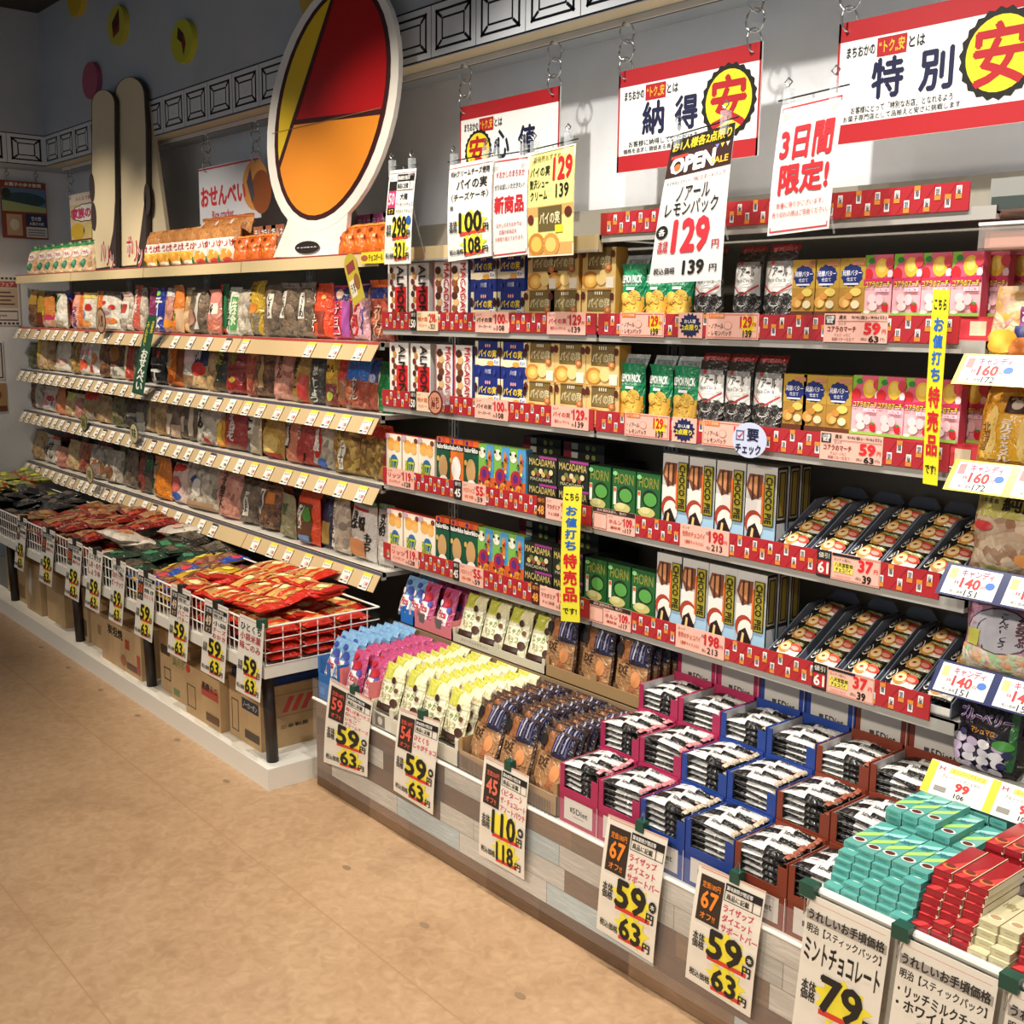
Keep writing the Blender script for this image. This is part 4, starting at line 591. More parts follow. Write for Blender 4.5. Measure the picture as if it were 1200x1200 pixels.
b = MB(); b.add([(P(340, 240, bY).x, .02, 2.045), (P(390, 240, bY).x, .02, 2.045), (P(380, 240, bY).x, .02, 2.5), (P(350, 240, bY).x, .02, 2.5), (P(340, 240, bY).x, .2, 2.045), (P(390, 240, bY).x, .2, 2.045)], [(0, 1, 2, 3), (0, 4, 3), (1, 5, 2)], '#8a8478'); b.build('support_stay', root)
for i, (pts, inner, nm, tx, lab_) in enumerate((
    (arc(121, 122, 14, 17, 180, 360, 12)+[(135, 150), (137, 313), (108, 317), (107, 200)], None, 'バリン', (119, 291, 134, 312), 'tall pale cutout board with dark edge, the shorter of the pair'),
    (arc(152, 112, 18, 22, 180, 360, 12)+[(172, 150), (173, 311), (139, 314), (136, 200)], None, 'ボリン', (150, 285, 168, 308), 'tall pale cutout board with dark edge, the taller of the pair'))):
    Y = 2.58+.03*i
    root = empty('cutout_board', (0, Y, 0), lab_, 'display board', 'pair of pale cutout boards')
    cxm = sum(p[0] for p in pts)/len(pts)
    b = MB(); b.prism(outline(pts, Y), 0, .02, '#2a2222')
    ins = [(cxm+(x-cxm)*.93, y*.995+(1.2 if y < 200 else -.3)) for x, y in pts]; G(b, S, outline(ins, Y), M('#d8c8a6', .55), 2)
    for q in (((107.5, 202), (109.5, 236)) if i == 0 else ((135.8, 205), (171, 215))): 
        c = P(q[0]+(1.5 if q[0] > 150 else .5), q[1]+18, Y); E_(b, S, c.x+.0, c.z, .045, .085, M('#3a2e2e'), 4, 16)
    if i == 1: G(b, S, outline([(171, 225), (172, 313), (160, 313), (164, 280)], Y), '#3a2e2e', 4)
    if i == 0: G(b, S, outline([(135, 235), (137, 313), (127, 300), (133, 270)], Y), '#3a2e2e', 4)
    b.build('board', root)
    b = MB(); p0, p1 = P(tx[0], tx[3], Y), P(tx[2], tx[1], Y); w = p1.x-p0.x
    for k, ch in enumerate(nm): 
        for bo, c, l in ((.10, '#f2ece4', 8), (.03, '#c0303a', 9)): T(b, S, ch, p0.x+w*k/3, p1.z-.02-.03*k-.05, p0.x+w*(k+.9)/3, p1.z+.05-.03*k, M(c), bo, l)
    b.build('lettering', root)
Y = 2.64
b = MB(); b.prism(outline([(168, 118), (174, 118), (200, 306), (172, 309)], Y), 0, .02, '#b9ac92'); o = b.build('cutout_board'); o.location = (0, Y, 0); tag(o, 'plain beige leaning board edge beside the taller pale cutout', 'display board')
# ------------------------------------------------------------------ hanging signs
def chain(x, z0, z1, Y, label):
    b = MB(); n = max(2, int((z1-z0)/.042)); r_ = (z1-z0)/n*.62
    for k in range(n):
        zc = z0+(k+.5)*(z1-z0)/n; pts = []
        for a in range(13): t = 2*PI*a/12; pts.append((r_*math.cos(t), 0, zc+r_*math.sin(t)) if k % 2 else (r_*.25*math.cos(t), r_*.7*math.cos(t), zc+r_*math.sin(t)))
        b.tube(pts, .0032, CHROME, 5)
    b.box(-.008, .008, -.008, .008, z1-.004, z1+.01, '#d9d7d0')
    o = b.build('hanging_chain', None, True); o.location = (x, Y, 0); tag(o, label, 'chain', 'chrome hanging chains')
SY = 2.75
def sign(x0, x1, z0, z1, label, fn, base='#f4f3ef', chains=True, nm='', xs=None):
    b = MB(); b.box(x0, x1, 0, .006, z0, z1, base); fn(b, plane((x0, 0, z0), (x1-x0, 0, 0), (0, 0, z1-z0), (0, -1, 0)))
    o = b.build('hanging_sign'); o.location = (0, SY, 0); tag(o, label, 'sign')
    if chains:
        for k, x in enumerate(xs or (x0+.03, x1-.03)): chain(x, z1-.02, 2.715, SY, ('near' if k else 'far')+' chrome chain holding '+nm)
RS = '#ab1c23'
def yasu(b, S, cx, cy, rx, ry, l=4):
    G(b, S, star(cx, cy, rx*1.12, ry*1.12, 22, .93), M('#15120f'), l); E_(b, S, cx, cy, rx*.92, ry*.92, M('#ecd326'), l+1, 28); T(b, S, '安', cx-rx*.72, cy-ry*.78, cx+rx*.72, cy+ry*.78, M(RS), .045, l+2)
def toku(word, l1, l2, star_left=False):
    def fn(b, S):
        R(b, S, 0, .84, 1, 1, RS, 2); R(b, S, 0, 0, 1, .16, RS, 2); R(b, S, 0, 0, .012, 1, RS, 2); R(b, S, .988, 0, 1, 1, RS, 2)
        T(b, S, 'まちおかの', .05, .70, .20, .79, M(K), .03, 4); R(b, S, .21, .67, .36, .82, RS, 3); T(b, S, '“トク„安', .22, .69, .35, .80, M('#f0b53a'), .04, 4); T(b, S, 'とは', .37, .70, .45, .79, M(K), .03, 4)
        for k, ch in enumerate(word):
            u = (.19+.24*k) if not star_left else (.36+.25*k); T(b, S, ch, u, .33, u+.165, .66, M(NAVY), .045, 4)
        T(b, S, l1, .09, .235, .60, .295, M(K), .015, 4); T(b, S, l2, .05, .165+.01, .64, .225, M(K), .015, 4)
        if star_left: yasu(b, S, .20, .46, .13, .22)
        else: yasu(b, S, .80, .53, .165, .31)
    return fn
sign(P(980.5, 26, SY).x+.01, P(980.5, 26, SY).x+.585, 2.258, 2.572, 'white hanging sign with red bands, the one closest to the candy shelves', toku('特別', 'お客様にとって「特別なお店」となれるよう', 'お菓子専門店として品揃えと安さに挑戦します'), nm='the sign closest to the candy shelves')
sign(-2.75, -2.175, 2.256, 2.572, 'red and white hanging sign partly behind the tall open sale poster', toku('納得', 'お客様に納得していただける', '価格を追求し価値ある商品を提供します'), nm='the sign behind the open sale poster')
sign(-3.60, -3.035, 2.256, 2.570, 'red and white hanging sign half hidden behind small price posters', toku('心値', 'お客様に安心して頂ける', '安心価格の商品を揃えます', True), nm='the sign behind the small price posters')
def osen(b, S):
    R(b, S, 0, .955, 1, .985, '#b0303a', 2); T(b, S, 'おせんべい', .03, .30, .78, .66, M('#c02a34'), .06, 3); T(b, S, 'Rice cracker', .22, .07, .58, .22, M('#b03a44'), .03, 3)
    E_(b, S, .93, .55, .20, .42, M('#c98a4a'), 2, 20); E_(b, S, 1.02, .42, .15, .36, M('#8a4a22'), 4, 20); G(b, S, [(.80, .62), (.86, .85), (.92, .40), (.88, .25)], M('#4a4450'), 5)
sign(-5.90, -5.215, 2.255, 2.545, 'pale rice cracker banner with red writing behind the white banded bags', osen, '#c9ccd4', nm='the rice cracker banner', xs=(-5.80, -5.25))
def kazo(b, S):
    R(b, S, 0, .78, 1, 1, '#e6dcc8', 2); T(b, S, 'みんなで食べよう', .2, .84, .95, .93, M('#c84a7a'), .02, 3)
    G(b, S, star(.5, .58, .5, .2, 12, .9), M('#1f1a1c'), 3); G(b, S, star(.5, .58, .47, .18, 12, .9), M('#f4ece8'), 4); T(b, S, '家族の', .06, .46, .66, .70, M('#c83a6a'), .08, 5); T(b, S, 'おやつ', .70, .46, .96, .70, M('#2a8a4a'), .08, 5)
    E_(b, S, .22, .2, .22, .18, M('#d8b23a'), 3, 16); E_(b, S, .65, .2, .25, .2, M('#d9c27a'), 3, 16); R(b, S, 0, 0, 1, .03, '#7a3a22', 4)
sign(-7.88, -7.30, 2.25, 2.55, 'cream family snack banner hanging in the corner over the green topped bags', kazo, '#dcc79a', nm='the corner family banner')
# poster and notices on the side wall
def wall_poster(y0, y1, z0, z1, label, fn, base, off=.02, cat='poster', name='wall_poster'):
    b = MB(); b.box(0, .004, 0, y1-y0, 0, z1-z0, base); fn(b, plane((.004, 0, 0), (0, y1-y0, 0), (0, 0, z1-z0), (1, 0, 0)))
    o = b.build(name); o.location = (-8.3+off, y0, z0); tag(o, label, cat); return o
def p1(b, S):
    R(b, S, 0, 0, 1, 1, '#8a3a26', 1); T(b, S, 'お菓子の歩き散策', .1, .905, .9, .975, M('#f0e8dc'), .04, 3); R(b, S, .02, .47, .98, .88, '#5a7aa0', 2); E_(b, S, .5, .68, .48, .13, M('#2c4a54'), 3, 18); G(b, S, [(.02, .47), (.98, .47), (.98, .56), (.4, .62), (.02, .66)], M('#a9b87a'), 4); E_(b, S, .12, .78, .1, .09, M('#22361f'), 5, 12)
    R(b, S, .10, .05, .44, .42, '#c9a888', 2); E_(b, S, .27, .24, .10, .10, M('#e4d8c4'), 3, 14); R(b, S, .52, .22, .98, .44, '#1e2c5a', 2); T(b, S, '空の旅', .64, .32, .86, .40, M('#e8e8f0'), .03, 3); T(b, S, 'お菓子の町', .60, .24, .92, .30, M('#e8e8f0'), .03, 3); R(b, S, .52, .03, .98, .21, '#d8d6d0', 2)
    for k in range(3): R(b, S, .55, .06+.045*k, .94, .08+.045*k, '#7a7a80', 3)
wall_poster(2.42, 2.72, 2.276, 2.655, 'brown framed poster with green landscape on the side wall', p1, '#8a3a26', .05)
chain_y = ((2.47, 2.655), (2.66, 2.655))
for k, (y, z) in enumerate(chain_y):
    b = MB()
    for j in range(3):
        zc = z+.02+j*.025; b.tube([(0 if j % 2 else .012*math.cos(t), .012*math.cos(t) if j % 2 else 0, zc+.016*math.sin(t)) for t in [2*PI*a/10 for a in range(11)]], .003, CHROME, 5)
    o = b.build('hanging_chain', None, True); o.location = (-8.25, y, 0); tag(o, ('far' if k else 'near')+' chrome chain over the landscape poster', 'chain', 'chrome hanging chains')
def p2(b, S):
    for k in range(8): R(b, S, .02+.12*k, .94, .09+.12*k, .98, '#3a2e2e', 2); R(b, S, .02+.12*k, .02, .09+.12*k, .06, '#3a2e2e', 2)
    R(b, S, .04, .78, .94, .9, '#b0524a', 2); R(b, S, .04, .36, .94, .76, '#c9b09a', 2); T(b, S, 'おかしフェア', .1, .8, .85, .88, M('#f0e6dc'), .03, 3)
    for k in range(4): R(b, S, .1, .42+.08*k, .85-.1*(k % 2), .45+.08*k, '#5a4640', 3)
    frame(b, S, .06, .1, .92, .3, .01, .02, M('#3a3232'), 3); T(b, S, 'Instagram', .14, .16, .6, .24, M('#3a3232'), .01, 4)
wall_poster(2.29, 2.52, 1.69, 2.02, 'dark edged notice with brown picture band on the side wall', p2, '#ded6cc', .0, 'notice', 'wall_notice')
def p3(b, S): frame(b, S, .05, .04, .95, .96, .04, .03, M('#2a2628'), 2); R(b, S, .3, .1, .7, .4, '#8a8a88', 3); T(b, S, 'お知らせ', .2, .6, .8, .8, M('#3a3636'), .02, 3)
wall_poster(2.21, 2.39, 1.32, 1.58, 'small outlined white notice below the dark edged one', p3, '#d9d6d2', .0, 'notice', 'wall_notice')
wall_poster(2.24, 2.395, 1.10, 1.295, 'small brown picture card, lowest on the side wall', lambda b, S: (E_(b, S, .5, .6, .3, .2, M('#8a4a2c'), 2, 12), R(b, S, 0, 0, 1, .2, '#6a3a24', 2)), '#b08a5c', .0, 'picture card', 'picture_card')
# ------------------------------------------------------------------ price posters on clear clips above the shelves
def swoosh(b, S, u0, u1, v, h, l): G(b, S, [(u0, v), (u1, v+h*.35), (u1, v+h), (u0+(u1-u0)*.3, v+h*.8), (u0, v+h*.7)], M('#d8402c', .6), l)
def price_block(b, S, u0, v0, u1, v1, main, tax, col=K, hot=True, l=3):
    w, h = u1-u0, v1-v0; X = lambda a: u0+a*w; Y_ = lambda a: v0+a*h
    if hot:
        G(b, S, [(X(x), Y_(y)) for x, y in star(.56, .72, .40, .30, 9, .68)], M('#f2e13c', .6), l); G(b, S, [(X(x), Y_(y)) for x, y in star(.60, .26, .34, .26, 9, .68)], M('#f2e13c', .6), l+1)
        swoosh(b, S, X(.28), X(.90), Y_(.47), h*.10, l+2); swoosh(b, S, X(.38), X(.86), Y_(.03), h*.09, l+3)
    T(b, S, '本体\n価格', X(.02), Y_(.56), X(.22), Y_(.82), M(K), .03, l+4); T(b, S, main, X(.26), Y_(.52), X(.82), Y_(.98), M(col), .05, l+5); T(b, S, '円', X(.84), Y_(.52), X(.97), Y_(.68), M(K), .05, l+5)
    T(b, S, '税込価格', X(.02), Y_(.08), X(.36), Y_(.20), M(K), .03, l+4); T(b, S, tax, X(.38), Y_(.06), X(.78), Y_(.42), M(K), .05, l+5); T(b, S, '円', X(.82), Y_(.06), X(.95), Y_(.20), M(K), .05, l+5)
def offbox(b, S, off, list_, col, bg=K, u0=.06, u1=.42, v0=.55, v1=.93):
    R(b, S, u0, v0, u1, v1, bg, 3); w, h = u1-u0, v1-v0
    T(b, S, list_, u0+w*.12, v0+h*.74, u1-w*.12, v0+h*.88, M(col), .02, 4); T(b, S, off, u0+w*.14, v0+h*.30, u1-w*.14, v0+h*.70, M(col), .05, 5); T(b, S, 'オフ!!', u0+w*.18, v0+h*.08, u1-w*.18, v0+h*.22, M(col), .03, 5)
def notebox(b, S, u0, v0, u1, v1):
    h = v1-v0; R(b, S, u0, v0+h*.56, u1, v1, K, 3); T(b, S, '賞味期限が間近等', u0+.02, v0+h*.64, u0+(u1-u0)*.75, v0+h*.9, M(WHITE), .02, 5); frame(b, S, u0, v0, u1, v1, .008, .006, M(K), 4); T(b, S, '商品に記載', u0+.03, v0+h*.12, u0+(u1-u0)*.68, v0+h*.45, M(K), .03, 4); R(b, S, u0+(u1-u0)*.76, v0, u0+(u1-u0)*.78, v1, K, 4)
def poster(q, Y, label, fn, name='price_poster', base='#e6e4de', clips=True, cat='price poster', group=None, th=.0012):
    # q: the four corners in the photo (upper left, upper right, lower left, lower right) taken on the plane at depth Y
    a, c, d, e = [P(x, y, Y) for x, y in q]; d.y -= .01; e.y -= .01
    o0 = (d+e)/2; root = empty(name, tuple(o0), label, cat, group)
    L = lambda v: v-o0
    def S(u, v, l=0):
        p = (L(d)*(1-u)+L(e)*u)*(1-v)+(L(a)*(1-u)+L(c)*u)*v; return (p.x, p.y-l*EPS-.006*math.sin(PI*v), p.z)
    b = MB(); n = 6
    vs = [S(i, j/n, 0) for j in range(n+1) for i in (0, 1)]+[S(i, j/n, -3) for j in range(n+1) for i in (0, 1)]; k = 2*(n+1)
    b.add(vs, [(2*j, 2*j+1, 2*j+3, 2*j+2) for j in range(n)]+[(k+2*j+2, k+2*j+3, k+2*j+1, k+2*j) for j in range(n)]+[(2*j, 2*j+2, k+2*j+2, k+2*j) for j in range(n)]+[(2*j+3, 2*j+1, k+2*j+1, k+2*j+3) for j in range(n)], M(base, .35))
    fn(b, S); b.build('sheet', root)
    if clips:
        b = MB(); A, C_ = L(a), L(c); up = Vector((0, 0, .012)); b.tube([A+up+Vector((-.01, 0, 0)), C_+up+Vector((.01, 0, 0))], .0022, M('#3a3a3a', .3, 0, .6), 5)
        b.build('rod', root)
        b = MB(); m = (A+C_)/2; e_ = Vector((0, 2.499, 2.0))-root.location; b.tube([m+up, (m.x, e_.y-.02, e_.z+.05), (m.x, e_.y, e_.z)], .003, clear('clip_plastic', '#dfe6ea', .28, .1), 5); b.build('clip_arm', root)
        for t in (.12, .86):
            p = A.lerp(C_, t); b = MB(); b.box(p.x-.011, p.x+.011, p.y-.012, p.y+.006, p.z-.025, p.z+.035, clear('clip_plastic', '#dfe6ea', .28, .1)); b.tube([(p.x, p.y-.006, p.z+.04), (p.x+.012, p.y-.006, p.z+.05), (p.x, p.y-.006, p.z+.06), (p.x-.012, p.y-.006, p.z+.05), (p.x, p.y-.006, p.z+.04)], .0025, CHROME, 5); b.build('clip', root)
    return root
def q298(b, S):
    R(b, S, 0, .96, 1, .965, '#c05050', 2); notebox(b, S, .34, .78, .97, .95); R(b, S, .05, .78, .33, .88, K, 3); R(b, S, .05, .60, .33, .78, '#d8306a', 3); T(b, S, '50', .08, .63, .30, .76, M('#f8d8e0'), .04, 5); R(b, S, .05, .53, .33, .60, K, 4); T(b, S, 'オフ', .1, .54, .28, .59, M(YEL), .02, 5)
    T(b, S, '大箱', .5, .68, .78, .75, M(K), .03, 4); T(b, S, 'アーモンドチョコ', .36, .61, .98, .65, M(K), .01, 4); T(b, S, 'マカダミアチョコ', .36, .54, .98, .58, M(K), .01, 4); E_(b, S, .88, .46, .09, .05, M('#2a5aa8'), 6, 14); price_block(b, S, .04, .02, .98, .52, '298', '321')
poster(((457, 200), (488, 197), (453, 310), (484, 309)), 2.40, 'white price poster reading 298 and 321 yen above the tall chocolate boxes', q298)
def q100(b, S):
    R(b, S, 0, .955, 1, .962, '#d05a5a', 2); T(b, S, 'Kiriクリームチーズ使用', .06, .86, .94, .93, M(K), .03, 4); T(b, S, 'パイの実', .2, .72, .90, .83, M(K), .03, 4); T(b, S, '〈チーズケーキ〉', .08, .61, .94, .69, M(K), .02, 4); T(b, S, '箱', .06, .52, .14, .57, M(K), .02, 4); price_block(b, S, .03, .02, .98, .50, '100', '108')
poster(((527, 194), (578, 184), (528, 307), (579, 300)), 2.40, 'white price poster reading 100 and 108 yen above the navy pie boxes', q100)
def qnew(b, S):
    frame(b, S, .03, .02, .97, .98, .018, .014, M('#c03038'), 2); T(b, S, 'ff おかしのまちおか', .12, .80, .92, .87, M('#c03a44'), .02, 4); T(b, S, 'ぜひお試しいただきたい!', .08, .68, .92, .74, M(K), .02, 4); T(b, S, '新商品', .08, .44, .92, .62, M('#c8242c'), .06, 4)
    for k, t in enumerate(('おかしのまちおかでは', '話題の新商品を', '多数取り揃えております。')): T(b, S, t, (.14, .22, .1)[k], .30-.07*k, (.86, .72, .92)[k], .345-.07*k, M('#c03038'), .01, 4)
poster(((578.5, 187), (620, 181), (580, 303), (621, 298)), 2.41, 'red bordered new product poster between the white and the yellow price posters', qnew, name='notice_poster', cat='notice')
def q129(b, S):
    R(b, S, 0, 0, 1, .48, '#d9a862', 2); T(b, S, '新発売おすすめ', .1, .9, .7, .96, M('#8a7a3a'), .02, 3); T(b, S, 'パイの実', .04, .76, .48, .86, M(K), .03, 4); T(b, S, '贅沢シュー', .04, .65, .46, .74, M(K), .03, 4); T(b, S, 'クリーム', .06, .54, .44, .63, M(K), .03, 4)
    T(b, S, '129', .54, .70, .96, .92, M('#cf1f28'), .06, 4); T(b, S, '139', .62, .54, .90, .67, M(K), .04, 4); R(b, S, .24, .24, .76, .47, '#6a5a30', 3); T(b, S, 'パイの実', .28, .30, .72, .42, M('#ece0b0'), .04, 4); E_(b, S, .2, .12, .19, .11, M('#c9853a'), 4, 14); E_(b, S, .2, .12, .12, .075, M('#f0c05a'), 5, 14); E_(b, S, .52, .11, .19, .11, M('#d89a4a'), 4, 14); E_(b, S, .52, .11, .12, .07, M('#f3cc72'), 5, 14); R(b, S, .62, .22, .78, .29, YEL, 5); E_(b, S, .08, .36, .07, .05, M('#6a2a1c'), 5, 10); E_(b, S, .9, .4, .08, .05, M('#5a2a1c'), 5, 10); frame(b, S, 0, 0, 1, 1, .02, .012, M('#f0ead8'), 6)
poster(((621, 181), (675, 168), (622, 302), (675, 299)), 2.40, 'yellow price poster reading 129 with cream puff picture above the gold pie boxes', q129, base='#ece58c')
def qopen(b, S):
    R(b, S, 0, .90, 1, 1, '#1d1712', 2); T(b, S, 'お1人様各2点限り', .04, .915, .97, .985, M('#f3cf2a'), .05, 4); R(b, S, 0, .74, 1, .90, '#3a1c18', 2); T(b, S, 'OPEN', .06, .755, .76, .875, M('#f6f2ec'), .09, 4); T(b, S, 'SALE', .70, .765, .96, .81, M('#f0b53a'), .05, 5); E_(b, S, .18, .80, .05, .025, M('#d8702c'), 6, 12); R(b, S, .05, .865, .32, .885, '#c9403a', 5)
    for k, c in enumerate(('#8a8ad0', '#d8c83a', '#c9c4bc')): G(b, S, [(.74+.08*k, .89), (.80+.08*k, .89), (.77+.08*k, .86)], c, 5)
    T(b, S, 'ヤマザキビスケット', .05, .68, .42, .71, M(K), .0, 4); T(b, S, 'YBCスタンドパック', .46, .68, .94, .715, M('#a03a4a'), .0, 4); T(b, S, 'ノアール', .24, .56, .74, .66, M(K), .02, 4); T(b, S, 'レモンパック', .10, .46, .88, .56, M(K), .02, 4)
    E_(b, S, .10, .36, .09, .048, M(K), 4, 18); T(b, S, '各', .05, .335, .15, .385, M(WHITE), .03, 5); T(b, S, '129', .26, .20, .80, .44, M('#d2303a'), .07, 4); T(b, S, '円', .84, .21, .94, .27, M('#c03038'), .03, 4); T(b, S, '本体\n価格', .06, .21, .22, .30, M('#c03038'), .03, 4)
    T(b, S, '税込価格', .05, .06, .36, .11, M(K), .03, 4); T(b, S, '139', .46, .05, .76, .15, M(K), .06, 4); T(b, S, '円', .83, .06, .93, .11, M(K), .03, 4)
poster(((788, 166), (862, 143), (763, 333), (848, 328)), 2.38, 'tall open sale poster with brown head and red 129 above the lemon biscuits', qopen)
def q3d(b, S):
    frame(b, S, .03, .02, .97, .975, .018, .012, M('#cf3a40'), 2); T(b, S, '3日間', .08, .56, .92, .82, M('#cf2a32'), .06, 4); T(b, S, '限定!', .12, .30, .92, .54, M('#cf2a32'), .06, 4); T(b, S, '数量に限りがございます。', .12, .20, .88, .245, M('#cf4a50'), .01, 4); T(b, S, '売り切れの際はご容赦ください。', .06, .13, .96, .175, M('#cf4a50'), .01, 4)
poster(((916, 124), (991, 106), (902, 277), (974, 268)), 2.38, 'white three day limited offer poster with red border', q3d, name='offer_poster')
# ------------------------------------------------------------------ tickets clipped in the red rails
PK = '#efb9a8'
def ticket(s, p0, p1, label, fn, base=PK, name='price_ticket'):
    z0 = S_Z[s]+.0185; h = .071; Y = 2.4905; x0, x1 = XA(p0, Y, z0+.035), XA(p1, Y, z0+.035); b = MB(); b.box(x0, x1, 0, .0018, 0, h, M(base, .4, .3)); fn(b, plane((x0, 0, 0), (x1-x0, 0, 0), (0, 0, h), (0, -1, 0)))
    o = b.build(name); o.location = (0, Y, z0); return tag(o, label, 'price ticket')
def tk(title, price, tax, sub='', c='#c8222c', tc='#a82a20'):
    def fn(b, S):
        T(b, S, title, .05, .48, .52, .72, M(tc), .03, 3); 
        if sub: T(b, S, sub, .10, .2, .5, .36, M(tc), .02, 3)
        T(b, S, price, .60, .42, .90, .90, M(c), .06, 3); T(b, S, '円', .91, .45, .97, .6, M(c), .02, 3); T(b, S, '本体', .54, .7, .6, .86, M(K), .0, 3); T(b, S, tax, .66, .10, .88, .36, M(K), .03, 3); T(b, S, '税込', .56, .12, .64, .26, M(K), .0, 3); T(b, S, 'ロッテ', .05, .8, .2, .9, M(K), .0, 3)
    return fn
def blk(num, fg='#f0ece4', bg='#2a2422', inner=None):
    def fn(b, S): T(b, S, '値引', .12, .72, .88, .92, M(fg), .01, 3); (R(b, S, .08, .1, .92, .62, inner, 2) if inner else None); T(b, S, num, .12, .14, .88, .58, M(fg), .05, 4)
    return fn
def noir_t(b, S):
    frame(b, S, .02, .05, .98, .95, .008, .03, M('#d8786a'), 2); R(b, S, .05, .80, .36, .98, '#e0762c', 3); T(b, S, 'オープン特別価格', .07, .83, .34, .95, M('#fbe8c8'), .01, 4); T(b, S, '・ノアール', .06, .40, .34, .58, M(K), .02, 3); T(b, S, '・レモンパック', .06, .12, .50, .32, M(K), .02, 3); E_(b, S, .43, .52, .08, .16, M('#c98a7a'), 3, 14); E_(b, S, .43, .52, .07, .14, M(PK), 4, 14)
    G(b, S, star(.80, .55, .18, .42, 8, .6), M('#f2d22a'), 3); T(b, S, '129', .66, .44, .88, .88, M('#cf2228'), .06, 5); T(b, S, '139', .72, .08, .88, .36, M(K), .05, 5); T(b, S, '円', .89, .5, .95, .64, M('#cf2228'), .02, 5)
def badge(b, S): G(b, S, star(.5, .5, .46, .5, 16, .8), M('#1f2350'), 3); T(b, S, 'お1人様', .26, .58, .74, .74, M(WHITE), .03, 5); T(b, S, '2点限り', .16, .30, .84, .54, M('#f3dc3a'), .05, 5)
def koa_t(b, S):
    R(b, S, .02, .62, .18, .95, K, 3); T(b, S, '3日間\n限定', .035, .66, .165, .92, M(WHITE), .03, 4); T(b, S, '週末', .24, .80, .36, .95, M(K), .03, 3); T(b, S, '9/4(金)~9/6(日)', .44, .80, .98, .94, M(K), .02, 3); R(b, S, .22, .73, .99, .75, '#8a5a50', 3); T(b, S, 'ロッテ', .24, .60, .36, .7, M(K), .0, 3); T(b, S, 'コアラのマーチ', .06, .36, .52, .56, M('#7a1f24'), .04, 3); T(b, S, 'チョコ・いちご', .18, .2, .44, .32, M('#7a1f24'), .01, 3); T(b, S, '発酵バター仕立て', .14, .05, .50, .17, M('#7a1f24'), .01, 3)
    T(b, S, '59', .64, .28, .90, .70, M('#d8262e'), .08, 3); T(b, S, '円', .92, .32, .98, .48, M('#d8262e'), .03, 3); T(b, S, '63', .72, .02, .88, .24, M(K), .06, 3); T(b, S, '(税込', .60, .06, .7, .18, M(K), .01, 3); T(b, S, '円)', .9, .06, .97, .18, M(K), .01, 3)
def tray_t(b, S):
    frame(b, S, .01, .04, .99, .96, .006, .03, M('#c98a7a'), 2); R(b, S, .02, .88, .6, .98, K, 3); T(b, S, 'ロッテ (1個入)', .06, .70, .40, .82, M(K), .01, 3); R(b, S, .06, .30, .46, .66, '#f0dc5a', 3); T(b, S, '八天堂監修', .08, .50, .46, .66, M(K), .03, 4); T(b, S, 'チョコパイ', .10, .32, .42, .48, M(K), .03, 4); T(b, S, 'とろけるくちどけ', .10, .1, .42, .2, M('#c03a2c'), .01, 4); T(b, S, '37', .56, .44, .86, .90, M('#d8262e'), .07, 3); T(b, S, '円', .88, .48, .96, .64, M('#d8262e'), .03, 3); T(b, S, '39', .66, .06, .84, .36, M(K), .06, 3); T(b, S, '(税込', .52, .12, .64, .26, M(K), .01, 3)
def horn_t(b, S): R(b, S, 0, .80, 1, 1, '#33201c', 3); T(b, S, '森永濃厚抹茶の、贅沢!!', .1, .84, .8, .96, M('#e8c8b8'), .01, 4); frame(b, S, .02, .06, .34, .76, .008, .03, M('#7a3a34'), 3); tk('ホルン', '109', '117', '濃抹茶')(b, lambda u, v, l=0: S(.36+u*.64, v*.8, l))
